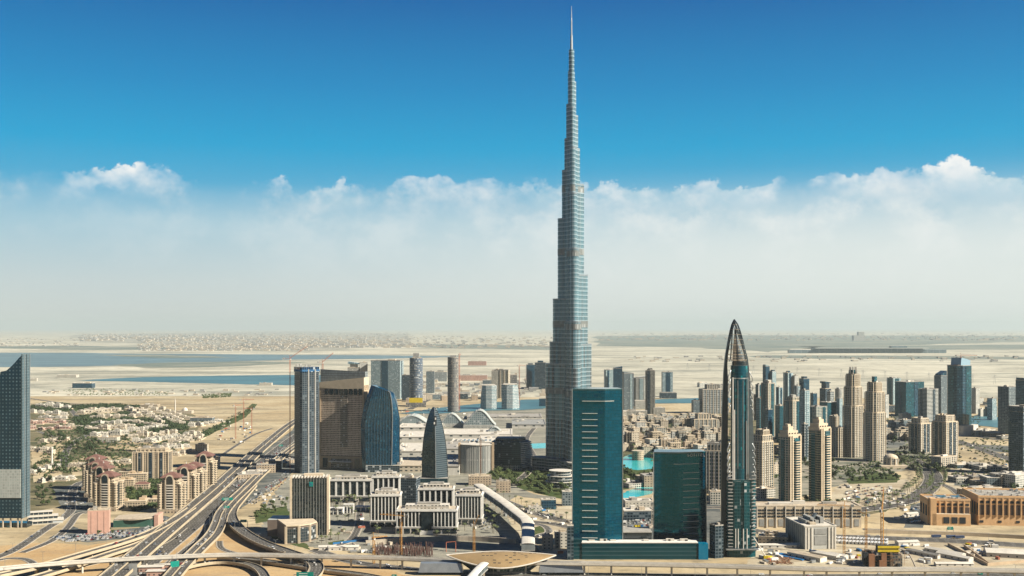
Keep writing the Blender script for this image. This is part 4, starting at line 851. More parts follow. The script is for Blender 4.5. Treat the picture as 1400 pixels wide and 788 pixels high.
# dark blue arched tower
Yk = 1905.0; k = Yk / F; Xc = 519.0; X = lambda px: (px - Xc) * k; Z = lambda py: hgt(py, Yk)
ab = thing('arched_glass_tower', 'dark blue glass tower with a bulging side and a curved sloping crown', 'tower', (Xc - 700) * k, Yk + 18, 0)
blueg = facade('blue_ribbed_glass', (.010, .055, .095), (.003, .032, .065), 2.5, 3.8, .08, .05, .95, .5, (.012, .07, .11), .05, .05, .2, 1.0)
def arch_sec(f):
    """plan of the tower at fraction f of its height: left edge bulges, right edge leans in near the top"""
    xl = X(494.5) - 3.0 * math.sin(f * math.pi) + 15.5 * (max(0, f - .5) / .5) ** 1.7; xr = X(545) - 9.0 * max(0, (f - .55) / .45) ** 2.6
    return xl, xr
secs = []; n = 30; top_z = Z(527)
for i in range(n + 1):
    f = i / n; z = top_z * f; xl, xr = arch_sec(f); xm = xr - 12.5 + 3 * f
    secs.append([(xl, -8, z), (xl + 9, -17, z), (xm, -19, z), (xr, -3, z), (xr - 4, 17, z), (xl + 6, 17, z)])
# sloping top: squash heights right of the peak along a curved roof line
xp = X(507)
def crown(p):
    x, y, z = p; q_ = max(0, (x - xp) / (X(545) - xp)); lim = top_z - 17 * q_ ** 1.15 - 42 * max(0, (q_ - .6) / .4) ** 2.4
    return (x, y, min(z, lim))
m_ = MB(); 
for A_, B_ in zip(secs, secs[1:]):
    for i in range(6):
        j = (i + 1) % 6; p = [crown(A_[i]), crown(A_[j]), crown(B_[j]), crown(B_[i])]
        if (Vector(p[0]) - Vector(p[3])).length < .01 and (Vector(p[1]) - Vector(p[2])).length < .01: continue
        u0 = sum(math.hypot(secs[0][t_][0] - secs[0][t_ + 1][0], secs[0][t_][1] - secs[0][t_ + 1][1]) for t_ in range(i)); u1 = u0 + math.hypot(secs[0][i][0] - secs[0][j][0], secs[0][i][1] - secs[0][j][1])
        m_.face(p, [(u0, p[0][2]), (u1, p[1][2]), (u1, p[2][2]), (u0, p[3][2])], 0)
m_.face([crown(p) for p in secs[-1]], None, 0); m_.build('curtain_wall', [blueg], ab)
for i in range(2, 4):
    r_ = MB(); pts = [crown(s[i]) for s in secs]
    for a, b in zip(pts, pts[1:]):
        if (Vector(a) - Vector(b)).length > .02: r_.bar((a[0], a[1] - .3, a[2]), (b[0], b[1] - .3, b[2]), .7, n=5)
    r_.build('edge_rib', M['dark_metal'] if i == 3 else M['steel'], ab)
for t_ in range(1, 9):
    r_ = MB(); pts = []
    for s in secs: a, b = s[1], s[2]; pts.append(crown((a[0] + (b[0] - a[0]) * t_ / 9, a[1] + (b[1] - a[1]) * t_ / 9 - .3, a[2])))
    for a, b in zip(pts, pts[1:]):
        if (Vector(a) - Vector(b)).length > .02: r_.bar(a, b, .28, n=4)
    r_.build('mullion', plain('mullion_blue', (.02, .08, .13), .4), ab)
MB().box(6, -2, 0, 60, 44, 12, m=0, mt=1).build('podium', [facade('dark_podium', (.10, .12, .13), (.02, .03, .035), 4, 4, .08, .2, .9), M['roof_grey']], ab)
# dark pointed arch tower
cx, cy, w, d_, h = fit(577, 612, 557, 660, .75, 0); pa = thing('pointed_arch_tower', 'dark tower shaped like a pointed arch with a split crown, in front of the mall', 'tower', cx, cy)
secs = []; n = 26
for i in range(n + 1):
    f = i / n; s_ = max(.012, (1 - f ** 2.6)); s_ = s_ ** .75; sh = -w * .06 * f; yy = .25 + .75 * s_
    secs.append(([(sh - w / 2 * s_, 0 + d_ * .1), (sh + w * .06 * s_ + w * .05 * f, -d_ / 2 * yy), (sh + w / 2 * s_ + w * .04 * f, 0), (sh + w * .1 * s_, d_ / 2 * yy)], h * f))
darkg = facade('dark_slat_glass', (.02, .045, .055), (.006, .022, .03), 3.2, 3.6, .05, .10, .95, .4, (.02, .05, .055), .05, .08, .25, .6); greyg = facade('grey_slat', (.09, .11, .12), (.025, .04, .05), 40, 3.4, 0, .3, .9, .3, amt=0)
m_ = MB()
for (a, za), (b, zb_) in zip(secs, secs[1:]):
    u = 0
    for i in range(4):
        j = (i + 1) % 4; L_ = math.hypot(a[j][0] - a[i][0], a[j][1] - a[i][1]); m_.face([(*a[i], za), (*a[j], za), (*b[j], zb_), (*b[i], zb_)], [(u, za), (u + L_, za), (u + L_, zb_), (u, zb_)], 1 if i == 1 else 0); u += L_
m_.build('curtain_wall', [darkg, greyg], pa)
for i in (0, 1, 2):
    r_ = MB()
    for (a, za), (b, zb_) in zip(secs, secs[1:]): r_.bar((*a[i], za), (*b[i], zb_), .6, n=5)
    r_.build('edge_rib', M['steel'] if i == 1 else M['dark_metal'], pa)
MB().box(1.5, -d_ * .30, h * .76, 4.2, 6, h * .13).build('crown_slot', M['dark_void'], pa); MB().box(2.0, -d_ * .36, h * .84, 2.0, 5, 3.4).build('crown_light', M['white'], pa); MB().box(0.2, -d_ * .36, h * .78, 2.0, 5, 3.4).build('crown_light', M['white'], pa)
MB().box(0, 0, 0, w * 1.05, d_ * 1.15, 7, m=0, mt=1).build('podium', [darkg, M['roof_grey']], pa)
# ------------------------------------------------------------------ other towers
FM = {
 'teal': facade('f_teal', (.015, .085, .11), (.004, .042, .06), 3.5, 3.7, .08, .12, .92, .5, (.02, .10, .12), .06, .1, .3, .6),
 'navy': facade('f_navy', (.025, .07, .11), (.006, .03, .055), 3.5, 3.7, .08, .18, .9, .5, (.03, .09, .12), .08, .1, .4, .6),
 'pale': facade('f_pale', (.36, .42, .43), (.10, .18, .21), 4, 4, .1, .22, .86, .5, (.25, .32, .34), .2, .15, .4, .6),
 'paleblue': facade('f_paleblue', (.42, .48, .48), (.07, .17, .20), 3, 3.6, .18, .2, .85, .5, (.25, .33, .34), .1, .15, .5),
 'beige': facade('f_beige', (.48, .44, .36), (.02, .04, .05), 4.2, 3.5, .17, .22, .86, .5, (.14, .15, .14), .1),
 'beigegrid': facade('f_beigegrid', (.50, .47, .40), (.012, .028, .036), 3.6, 3.5, .12, .2, .88, .5, (.14, .15, .14), .1),
 'cream': facade('f_cream', (.60, .56, .47), (.022, .035, .04), 3.6, 3.5, .18, .22, .84, .5, (.16, .16, .15), .1),
 'olive': facade('f_olive', (.36, .33, .24), (.03, .05, .05), 14, 3.4, .02, .30, .92, .4, (.15, .16, .14), .0),
 'beigeteal': facade('f_beigeteal', (.50, .46, .38), (.008, .06, .07), 5, 3.5, .14, .22, .92, .5, (.10, .16, .16), .1),
 'grey': facade('f_grey', (.18, .21, .22), (.02, .038, .05), 4, 3.6, .18, .25, .85, .6, (.16, .18, .18), .12),
 'greygrid': facade('f_greygrid', (.40, .41, .39), (.05, .075, .085), 5.4, 5.4, .14, .16, .84, .5, (.18, .2, .2), .1),
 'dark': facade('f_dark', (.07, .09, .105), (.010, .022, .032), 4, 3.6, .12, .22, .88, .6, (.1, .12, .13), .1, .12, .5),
 'stripe': facade('f_stripe', (.56, .54, .48), (.03, .05, .06), 40, 3.6, 0, .42, .98, .3, amt=0),
 'stripeteal': facade('f_stripeteal', (.10, .17, .19), (.01, .06, .075), 40, 4.0, 0, .25, .95, .3, amt=0, grough=.12, wrough=.4),
 'site': facade('f_site', (.30, .28, .25), (.02, .025, .03), 5, 3.8, .14, .14, .84, .8, (.2, .16, .12), .2, .6),
 'bluesite': facade('f_bluesite', (.24, .26, .28), (.015, .05, .11), 5, 3.8, .06, .25, .95, .8, (.32, .34, .34), .14, .35),
 'white': facade('f_white', (.58, .56, .50), (.06, .09, .10), 3.4, 3.5, .2, .25, .8, .5, (.3, .32, .3), .1),
 'sandstone': facade('f_sandstone', (.46, .36, .25), (.035, .035, .032), 4.5, 3.8, .28, .28, .72, .6, (.16, .13, .1), .15),
 'villa': facade('f_villa', (.56, .48, .36), (.05, .05, .05), 5, 3.6, .32, .3, .68, .6, (.2, .18, .15), .1),
 'villawhite': facade('f_villawhite', (.57, .53, .44), (.05, .055, .06), 5, 3.6, .32, .3, .68, .6, (.2, .2, .18), .1),
 'villapink': facade('f_villapink', (.48, .30, .23), (.05, .045, .045), 5, 3.6, .32, .3, .68, .6, (.2, .16, .14), .1),
 'roda': facade('f_roda', (.52, .42, .29), (.03, .035, .035), 3.6, 3.4, .22, .22, .80, .6, (.16, .14, .11), .1),
}
def tower(label, px0, px1, pyt, pyb, mat, r=.8, rot=0.0, tiers=((0, 1, 1, 1),), shape='rect', roofm='roof_grey', name='tower', cat='tower', pr=0, prm='cream', bal=None, crown=None, group=None, n_plant=2, slab=None, accent=None):
    if px0 > 1000: rot = 27 + abs(rot) * .6          # the right hand district is turned towards the sun
    rot = R(rot); cx, cy, w, d_, h = fit(px0, px1, pyt, pyb, r, rot); q = random.Random(int(px0 * 13 + pyt)); root = thing(name, label, cat, cx, cy, rot, group)
    # a block turned towards its own place keeps its sides square to the street
    for k, (f0, f1, sx, sy) in enumerate(tiers):
        P = rect(w * sx, d_ * sy) if shape == 'rect' else chamfer(w * sx, d_ * sy, min(w * sx, d_ * sy) * .22) if shape == 'cham' else ellipse(w * sx / 2, d_ * sy / 2, 20)
        MB().prism(P, h * f0, h * f1, 0, 1).build('wall' if k == 0 else 'upper_storeys', [FM[mat], M[roofm]], root)
        last = k == len(tiers) - 1
        if last: roof_kit(root, P, h * f1, M[roofm], q, n_plant)
        else: MB().prism(scl(P, 1.015), h * f1 - .4, h * f1 + .9, bottom=True).build('cornice', M[prm], root)
        if pr and shape != 'oval':
            me = MB().box(0, 0, 0, w / pr * .17, 1.0, h * (f1 - f0) - .5).mesh('pier', M[prm])
            c = w * sx * (.5 if shape == 'rect' else .36)
            for i in range(pr + 1): link('pier', me, root, (-c + 2 * c * i / pr, -d_ * sy / 2 - .3, h * f0))
            pm_ = max(2, int(pr * r)); c2 = d_ * sy * (.5 if shape == 'rect' else .36)
            for s_ in (-1, 1):
                for i in range(pm_ + 1): link('pier', me, root, (s_ * (w * sx / 2 + .3), -c2 + 2 * c2 * i / pm_, h * f0), math.pi / 2)
    f1 = tiers[0][1]
    if accent:   # glazed recesses running the height of the faces: (material, where along the face, share of the width)
        for am, u, sw in accent:
            MB().box(u * w, -d_ / 2 - .25, 3, sw * w, 1.2, h * f1 - 4).build('glazed_bay', FM[am], root)
            MB().box(w / 2 + .25, u * d_, 3, 1.2, sw * d_, h * f1 - 4).build('glazed_bay', FM[am], root)
            MB().box(-w / 2 - .25, u * d_, 3, 1.2, sw * d_, h * f1 - 4).build('glazed_bay', FM[am], root)
    if bal:      # (side, u, width share, floor step)
        me = {}; nb_ = 0
        for side, u, sw, st_ in bal:
            L_ = w if side == 'f' else d_; kk = (side, sw)
            if kk not in me:
                b = MB().box(0, 0, 0, L_ * sw, 2.2, .45); b.box(0, -1.0, .45, L_ * sw, .15, .9); me[kk] = b.mesh('balcony', M[prm])
            nf = int((h * f1 - 8) / st_)
            for i in range(nf):
                if nb_ > 95: break
                nb_ += 1
                loc, ro = ((u * w, -d_ / 2 - 1.0, 6 + i * st_), 0) if side == 'f' else ((w / 2 + 1.0, u * d_, 6 + i * st_), math.pi / 2) if side == 'r' else ((-w / 2 - 1.0, u * d_, 6 + i * st_), -math.pi / 2)
                link('balcony', me[kk], root, loc, ro)
    if slab: slabs(root, w, d_, 6, h - 2, slab, M[prm], .7, .6, poly=None if shape == 'rect' else (chamfer(w, d_, min(w, d_) * .22) if shape == 'cham' else ellipse(w / 2, d_ / 2, 20)), cap=60)
    if crown: crown(root, w, d_, h)
    return root
def mast_crown(hh, mat='steel'):
    def f(root, w, d_, h): MB().loft([(rect(1.6, 1.6), h), (rect(.5, .5), h + hh)]).build('mast', M[mat], root)
    return f
def wedge_crown(hh, mat, left=True, share=1.0):
    def f(root, w, d_, h):
        a, b = (hh, hh * .35) if left else (hh * .35, hh); m_ = MB(); x0, x1 = -w * share / 2, w * share / 2; y0, y1 = -d_ / 2 * .9, d_ / 2 * .9
        m_.face([(x0, y0, h), (x1, y0, h), (x1, y0, h + b), (x0, y0, h + a)]); m_.face([(x1, y0, h), (x1, y1, h), (x1, y1, h + b), (x1, y0, h + b)]); m_.face([(x1, y1, h), (x0, y1, h), (x0, y1, h + a), (x1, y1, h + b)])
        m_.face([(x0, y1, h), (x0, y0, h), (x0, y0, h + a), (x0, y1, h + a)]); m_.face([(x0, y0, h + a), (x1, y0, h + b), (x1, y1, h + b), (x0, y1, h + a)]); m_.build('crown', FM[mat], root)
    return f
def box_crown(ws, hh, mat, pillars=0):
    def f(root, w, d_, h):
        MB().box(0, 0, h + .4, w * ws, d_ * ws, hh).build('crown', FM[mat] if mat in FM else M[mat], root)
        for i in range(pillars):
            a = 2 * math.pi * (i + .5) / pillars; MB().box(w * .42 * math.cos(a), d_ * .42 * math.sin(a), h, 2.0, 2.0, hh * 1.25).build('crown_pillar', M['cream'], root)
    return f
def fin_crown(root, w, d_, h):
    for s_ in (-1, 1): MB().box(s_ * w * .3, 0, h, w * .1, d_ * .7, 15 if s_ < 0 else 11).build('crown_fin', M['dark_metal'], root)
    MB().box(0, 0, h, w * .5, d_ * .6, 7).build('crown', FM['teal'], root)
T = tower
# behind and between the left cluster
T('pale glass slab tower with a white right edge, behind the arched blue glass tower', 508, 551, 493, 546, 'pale', .5, -8, n_plant=3, accent=[('navy', -.02, .22)])
T('white apartment tower peeping over the beige hotel roof, the lower right one', 491, 503, 496, 545, 'white', .8, 10)
T('white twin peaked apartment tower peeping over the beige hotel roof', 476, 492, 498, 545, 'white', .8, -5, tiers=((0, .9, 1, 1), (.9, 1, .6, .7)), crown=wedge_crown(9, 'pale'))
T('blue netted unfinished tower with a roof stub and a yellow band at its foot', 560, 578, 490, 556, 'bluesite', .9, 0, shape='oval', slab=7.6, prm='concrete_grey', crown=box_crown(.45, 16, 'concrete_grey'), name='unfinished_tower')
T('unfinished round concrete tower standing alone right of the blue netted one', 612, 627, 489, 564, 'site', .95, 0, shape='oval', slab=7.6, prm='concrete_grey', crown=box_crown(.6, 6, 'concrete_grey'), name='unfinished_tower')
cx, cy, w, d_, h = fit(561, 579, 550, 556, .6); yb2 = thing('yellow_hoarding', 'yellow band of sheeting at the foot of the blue netted unfinished tower', 'hoarding', cx, cy - 34)
MB().box(0, 0, 14, w, 2, 15).build('sheet', M['yellow'], yb2); MB().box(0, 1.5, 0, w * 1.5, 12, 14).build('base_frame', FM['site'], yb2)
T('plain dark slim tower between the pale slab and the blue netted tower', 550, 562, 513, 548, 'dark', .8, 0)
T('small grey tower behind the blue netted tower to its right', 583, 594, 508, 538, 'grey', .9, 0)
T('low grey apartment block right of the small grey tower', 594, 611, 507, 522, 'greygrid', .5, 0, tiers=((0, .9, 1, 1), (.9, 1, .5, .7)))
T('square cream hotel tower behind the two curved glass blocks', 673, 697, 506, 545, 'cream', .6, -10, pr=4, n_plant=3)
T('cream slice of a tower right behind the left curved glass block', 672, 681, 508, 546, 'beige', .8, 0)
T('unfinished dark squat tower behind the right curved glass block', 696, 707, 513, 534, 'site', .9, 0, slab=7.6, prm='concrete_grey', name='unfinished_tower')
T('dark blue grey tower left of the tallest tower, left one of a touching pair', 719, 731, 499, 532, 'navy', .8, 8, crown=box_crown(.6, 6, 'dark'))
T('dark blue grey tower left of the tallest tower, right one of a touching pair', 731, 747, 496, 533, 'dark', .8, -6, crown=box_crown(.5, 8, 'navy'))
def curved_block(label, px0, px1, pyt, pyb, flip):
    cx, cy, w, d_, h = fit(px0, px1, pyt, pyb, .7); root = thing('curved_office', label, 'office', cx, cy)
    secs = []
    for i in range(13):
        f = i / 12; s_ = 1 - .22 * f ** 2.2
        P = [(-w / 2, -d_ * .3), (-w * .2, -d_ / 2), (w * .15, -d_ / 2), (w / 2 * s_ + (0 if not flip else w * .04), -d_ * .1), (w / 2 * s_, d_ / 2), (-w / 2, d_ / 2)]
        secs.append((P if flip else [(-x, y) for x, y in reversed(P)], h * f))
    MB().loft(secs, 0, 1).build('curved_wall', [FM['pale'], M['roof_white']], root)
    for i in range(1, 16):
        f = i / 16; P = secs[int(f * 12)][0]; MB().prism([(x * 1.02, y * 1.02) for x, y in P], h * f, h * f + .8, bottom=True).build('floor_slab', M['white'], root)
    MB().prism(rect(w * .8, d_ * .7), 0, 3).build('roof', M['roof_white'], root, (0, 2, h))
    return root
curved_block('left of the two curved glass office blocks facing each other behind the mall', 657, 679, 527, 560, False)
curved_block('right of the two curved glass office blocks, white banded along its sweeping edge', 686, 709, 526, 560, True)
# around the tallest tower, right side
T('pale residential tower just right of the tallest tower, left of three', 826, 839, 506, 540, 'paleblue', .8, 12, accent=[('navy', -.2, .2)])
T('dark topped tower beside the pale one right of the tallest tower', 838, 851, 504, 541, 'navy', .8, -4, crown=wedge_crown(8, 'navy', False))
T('grey tower with vertical strips, third right of the tallest tower', 851, 866, 511, 562, 'grey', .8, 8, crown=wedge_crown(6, 'grey'), accent=[('paleblue', .22, .2)])
T('white curved apartment tower between the grey tower and the slim beige tower', 866, 883, 517, 556, 'stripe', .7, 0, shape='cham', crown=wedge_crown(6, 'white', False), accent=[('paleblue', .1, .3)])
T('slim beige tower with a dark strip, tallest above the beige old town', 882, 896, 507, 570, 'beige', .85, -10, accent=[('dark', -.15, .3)], crown=box_crown(.5, 7, 'beige'))
T('isolated slim pale tower on a wide dark base beside the far pond', 905, 919, 509, 543, 'pale', .8, 0, accent=[('navy', .05, .4)])
cx, cy, w, d_, h = fit(901, 924, 537, 545, .6); MB_ = thing('low_hall', 'wide dark low base under the isolated slim pale tower', 'building', cx, cy - 3)
MB().box(0, -10, 0, w, d_ * .5, h, m=0, mt=1).build('wall', [FM['dark'], M['roof_grey']], MB_); MB().box(0, -10, h, w * .9, d_ * .4, 3).build('roof_unit', M['roof_grey'], MB_)
T('broad grey gridded block with a lattice penthouse, left of the pointed tower', 957, 988, 526, 566, 'greygrid', .7, 6, tiers=((0, .84, 1, 1), (.84, 1, .5, .6)), n_plant=2, pr=6, prm='concrete')
T('low dark wing left of the broad grey gridded block', 946, 960, 548, 566, 'grey', .8, 6)
# the crowd of residential towers right of the pointed tower
T('dark glass prong tower, far left of the residential crowd', 1043, 1052, 501, 575, 'navy', .9, 0, crown=wedge_crown(5, 'pale', True))
T('bluish tower joined right of the dark prong tower', 1052, 1061, 508, 575, 'paleblue', .9, 0, crown=box_crown(.6, 4, 'navy'))
T('beige tower with a dark green glass flank just below the prong towers', 1041, 1059, 524, 604, 'beigeteal', .9, -14, pr=3, accent=[('teal', .15, .4)], crown=box_crown(.5, 7, 'cream'))
T('two toned tower with a pointed cap in the back row of the crowd', 1071, 1084, 510, 560, 'paleblue', .9, 10, accent=[('navy', -.1, .35)], crown=box_crown(.4, 6, 'navy'))
T('white slice of tower right of the two toned back row tower', 1083, 1091, 514, 560, 'white', .9, 0)
T('beige tower with teal bays standing in the middle of the crowd', 1072, 1096, 543, 612, 'beigeteal', .85, -12, pr=4, tiers=((0, .93, 1, 1), (.93, 1, .7, .7)), accent=[('teal', .1, .3)], crown=box_crown(.35, 5, 'cream'))
T('pale blue tower with smooth silvery sides right of the beige middle tower', 1093, 1107, 534, 616, 'paleblue', .9, 16, accent=[('pale', 0, .5)])
T('dark capped tower behind the silvery pale blue tower', 1093, 1106, 518, 560, 'navy', .9, 0, crown=box_crown(.6, 7, 'dark'))
T('dark stepped tower alone in the back row left of the big crowned pair', 1121, 1136, 524, 565, 'dark', .9, 8, tiers=((0, .82, 1, 1), (.82, 1, .6, .8)), crown=wedge_crown(6, 'navy'))
T('grey banded round tower right of the dark stepped tower', 1140, 1153, 532, 562, 'stripe', .9, 0, shape='oval', crown=box_crown(.4, 4, 'grey'))
T('low beige slab between the silvery tower and the big crowned pair', 1106, 1131, 556, 600, 'beigeteal', .6, -8, accent=[('teal', .2, .25)])
T('teal flat topped block behind the low beige slab', 1120, 1152, 550, 585, 'teal', .5, 6)
T('narrow beige tower with a rounded front at the foot of the crowned pair', 1133, 1147, 569, 622, 'beige', .9, 0, shape='cham', pr=3)
T('blue green low tower under the beige middle tower', 1060, 1075, 555, 606, 'teal', .8, 0)
T('blue green block filling the gap left of the beige middle tower', 1034, 1046, 545, 600, 'stripeteal', .8, 0)
for lab, a, b_, ty, by, mt, kw in (('slim pale tower between the beige flanked tower and the back row', 1061, 1070, 530, 585, 'paleblue', dict(accent=[('navy', .1, .4)])), ('small dark tower far behind the low beige slab', 1108, 1117, 538, 568, 'navy', {}), ('grey slice of tower between the back row and the silvery tower', 1085, 1094, 528, 575, 'grey', dict(accent=[('pale', .1, .4)])),
        ('short pale tower at the left margin of the crowd beside the pointed tower', 1033, 1042, 526, 575, 'white', dict(accent=[('teal', 0, .4)])), ('slim grey tower right behind the dark stepped tower', 1131, 1140, 536, 566, 'greygrid', {}), ('small pale tower just left of the big crowned pair, half hidden', 1144, 1152, 545, 585, 'paleblue', {}), ('white balcony tower between the crowned pair and the teal grey crested tower', 1206, 1215, 540, 572, 'white', {}),
        ('small dark block behind the shorter crowned tower', 1196, 1208, 536, 566, 'dark', {}), ('pale squat tower right of the broad grey gridded block, behind the pointed tower', 1022, 1034, 540, 575, 'beige', {}), ('dark slim tower behind the stepped gridded beige tower', 1046, 1056, 560, 620, 'navy', {}), ('grey balcony tower behind the left near round shouldered tower', 1096, 1105, 580, 630, 'greygrid', dict(accent=[('dark', 0, .4)])), ('pale tower on the far bank beside the grey office tower', 1350, 1362, 545, 575, 'pale', {})):
    T(lab, a, b_, ty, by, mt, .85, 6, **kw)
big = dict(r=.85, shape='cham', pr=5, roofm='roof_sand', name='residential_tower')
def grand_crown(root, w, d_, h):
    MB().prism(ellipse(w * .2, w * .2, 12), h, h + 9).build('crown', FM['teal'], root)
    for i in range(8):
        a = 2 * math.pi * i / 8; MB().bar((w * .26 * math.cos(a), w * .26 * math.sin(a), h), (w * .2 * math.cos(a), w * .2 * math.sin(a), h + 15), .9).build('crown_fin', M['off_white'], root)
T('taller beige tower of the big crowned pair, with a fanned crown of fins', 1152, 1180, 512, 626, 'beigegrid', tiers=((0, .62, 1.14, 1.1), (.62, .85, .98, .98), (.85, 1, .78, .78)), rot=14, accent=[('dark', -.17, .2), ('dark', .03, .06), ('teal', .2, .18)], crown=grand_crown, **big)
T('shorter beige tower of the big crowned pair, standing right and in front', 1180, 1211, 523, 632, 'beigegrid', tiers=((0, .62, 1.1, 1.08), (.62, .88, .94, .94), (.88, 1, .7, .7)), rot=-10, accent=[('teal', -.18, .2), ('dark', .05, .08), ('dark', .21, .12)], crown=box_crown(.22, 11, 'teal'), **big)
T('low beige shoulder block left of the taller crowned tower', 1139, 1156, 585, 626, 'beigegrid', .8, 10, shape='cham', pr=3, roofm='roof_sand')
cx, cy, w, d_, h = fit(1209, 1227, 621, 640, .9); ro = thing('rotunda', 'small cream domed rotunda with columns at the foot of the shorter crowned tower', 'rotunda', cx, cy)
MB().prism(ellipse(w / 2, w / 2, 20), 0, h * .7, 0, 1).build('wall', [FM['cream'], M['roof_sand']], ro); MB().loft([(ellipse(w / 2 * a, w / 2 * a, 20), h * b) for a, b in ((1.05, .7), (1.0, .8), (.75, .92), (.3, 1.0))]).build('dome', M['cream'], ro)
for i in range(10): a = 2 * math.pi * i / 10; MB().box((w / 2 + .6) * math.cos(a), (w / 2 + .6) * math.sin(a), 0, 1.6, 1.6, h * .7).build('column', M['cream'], ro)
MB().box(0, -w * .55, 0, w * 2.0, w * .5, h * .22).build('terrace', M['cream'], ro)
# nearer round shouldered towers
def balc_tower(label, px0, px1, pyt, pyb, wall, glass, left, rot):
    rot = R(rot); cx, cy, w, d_, h = fit(px0, px1, pyt + 9, pyb, .85, rot); root = thing('balcony_tower', label, 'tower', cx, cy, rot)
    P = chamfer(w, d_, w * .12); MB().prism(P, 0, h * .97, 0, 1).build('wall', [FM[wall], M['roof_sand']], root)
    b = MB(); b.prism(chamfer(w * .36, 4.2, 1.0), 0, .5, bottom=True); b.prism(chamfer(w * .36, 4.2, 1.0), .5, 1.35, cap=False); bm = b.mesh('balcony', M['cream'])
    b = MB(); b.prism(chamfer(d_ * .42, 4.2, 1.0), 0, .5, bottom=True); b.prism(chamfer(d_ * .42, 4.2, 1.0), .5, 1.35, cap=False); bm2 = b.mesh('balcony', M['cream'])
    nf = int((h * .97 - 8) / 3.5)
    for i in range(nf):
        link('balcony', bm, root, (w * .12, -d_ / 2 - .8, 6 + i * 3.5)); link('balcony', bm2, root, (w / 2 + .8, 0, 6 + i * 3.5), math.pi / 2)
    MB().box(w * .12, -d_ / 2 - .3, 4, w * .34, 1, h * .97 - 5).build('glazed_bay', FM[glass], root); MB().box(w / 2 + .3, 0, 4, 1, d_ * .4, h * .97 - 5).build('glazed_bay', FM[glass], root); MB().box(-w / 2 - .3, 0, 4, 1, d_ * .3, h * .9).build('glazed_bay', FM[glass], root)
    for x in (-.36, -.2, .36): MB().box(x * w, -d_ / 2 - .5, 0, w * .07, 1.4, h).build('pier', M['cream'], root)
    for y in (-.36, .36): MB().box(w / 2 + .5, y * d_, 0, 1.4, d_ * .07, h).build('pier', M['cream'], root)
    z = h * .97
    for sx, sy, a, b_, hh in ((0, 0, .9, .9, 5), (-.04, .02, .72, .74, 10), (left, .0, .36, .5, 16), (left, 0, .2, .26, 19)):
        MB().box(sx * w, sy * d_, z + .1, w * a, d_ * b_, hh).build('stepped_top', M['cream'], root)
    for i in range(4): MB().box((-.3 + .2 * i) * w, -d_ * .372, z + 3, w * .07, .6, 4).build('window', M['glass_dark'], root)
    return root
balc_tower('cream topped tower with green glass bays, left of two near round shouldered towers', 1063, 1096, 586, 692, 'beigeteal', 'teal', -.12, 30)
balc_tower('olive banded tower, right of two near round shouldered towers', 1104, 1137, 576, 690, 'olive', 'stripeteal', -.1, 34)
T('stepped gridded beige tower partly hidden by the pointed tower', 1028, 1057, 588, 674, 'beigegrid', .8, -16, tiers=((0, .82, 1, 1), (.82, .92, .82, .9), (.92, 1, .55, .7)), pr=5, roofm='roof_sand', name='residential_tower')
T('grey framed tower squeezed between the shorter teal slab and the pointed tower', 962, 990, 606, 676, 'greygrid', .8, -10, tiers=((0, .86, 1, 1), (.86, 1, .7, .8)), pr=4, prm='concrete')
T('small cream block with dark windows below the stepped gridded tower', 1030, 1060, 668, 682, 'cream', .6, 0, roofm='roof_sand')
T('cream block with square windows left of the pointed tower foot', 970, 988, 672, 690, 'cream', .8, 0, roofm='roof_sand')
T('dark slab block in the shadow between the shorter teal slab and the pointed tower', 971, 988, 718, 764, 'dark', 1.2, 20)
# right-hand side
T('teal grey tower with a white crest, left of the wide dark teal block', 1213, 1231, 517, 556, 'paleblue', .8, 0, n_plant=3, accent=[('teal', 0, .5)], crown=box_crown(.4, 3, 'white'))
T('wide dark teal block on a pale base at the right', 1223, 1264, 522, 570, 'teal', .5, -6, n_plant=2, accent=[('navy', .05, .2)])
T('white banded slab right of the wide dark teal block', 1255, 1283, 532, 578, 'stripe', .6, 8, accent=[('dark', .12, .2)], n_plant=3)
T('grey tower with a pointed blue top, left of the tallest right hand tower', 1278, 1295, 514, 566, 'grey', .9, 0, crown=wedge_crown(15, 'navy', False, .8))
rt_ = T('tallest right hand tower, blue glass with a slanted pale crown and a crane', 1292, 1331, 500, 596, 'navy', .75, -14, shape='cham', n_plant=1, accent=[('teal', .1, .4)], crown=None)
cx, cy, w, d_, h = fit(1292, 1331, 500, 596, .75, R(-14))
m_ = MB(); m_.face([(-w * .25, -d_ * .3, h), (w * .42, -d_ * .3, h), (w * .42, -d_ * .3, h + 13), (-w * .2, -d_ * .3, h + 19)]); m_.face([(w * .42, -d_ * .3, h), (w * .42, d_ * .3, h), (w * .42, d_ * .3, h + 13), (w * .42, -d_ * .3, h + 13)]); m_.face([(-w * .25, d_ * .3, h), (-w * .25, -d_ * .3, h), (-w * .2, -d_ * .3, h + 19), (-w * .2, d_ * .3, h + 19)]); m_.face([(w * .42, d_ * .3, h), (-w * .25, d_ * .3, h), (-w * .2, d_ * .3, h + 19), (w * .42, d_ * .3, h + 13)]); m_.face([(-w * .2, -d_ * .3, h + 19), (w * .42, -d_ * .3, h + 13), (w * .42, d_ * .3, h + 13), (-w * .2, d_ * .3, h + 19)])
m_.build('slanted_crown', plain('pale_blue_panel', (.25, .38, .46), .3, .1), rt_); MB().box(0, 0, 0, w * 1.1, d_ * 1.3, 24).build('podium', M['off_white'], rt_)
T('pale tower peeping out right of the tallest right hand tower', 1329, 1339, 531, 566, 'white', .9, 0)
tw = dict(shape='rect', pr=6, roofm='roof_sand', name='residential_tower', accent=[('dark', -.12, .2), ('dark', .2, .2)])
T('cream twin tower with vertical piers, left one of the pair', 1243, 1273, 572, 621, 'cream', .8, -12, tiers=((0, .86, 1, 1), (.86, 1, .74, .74)), **tw)
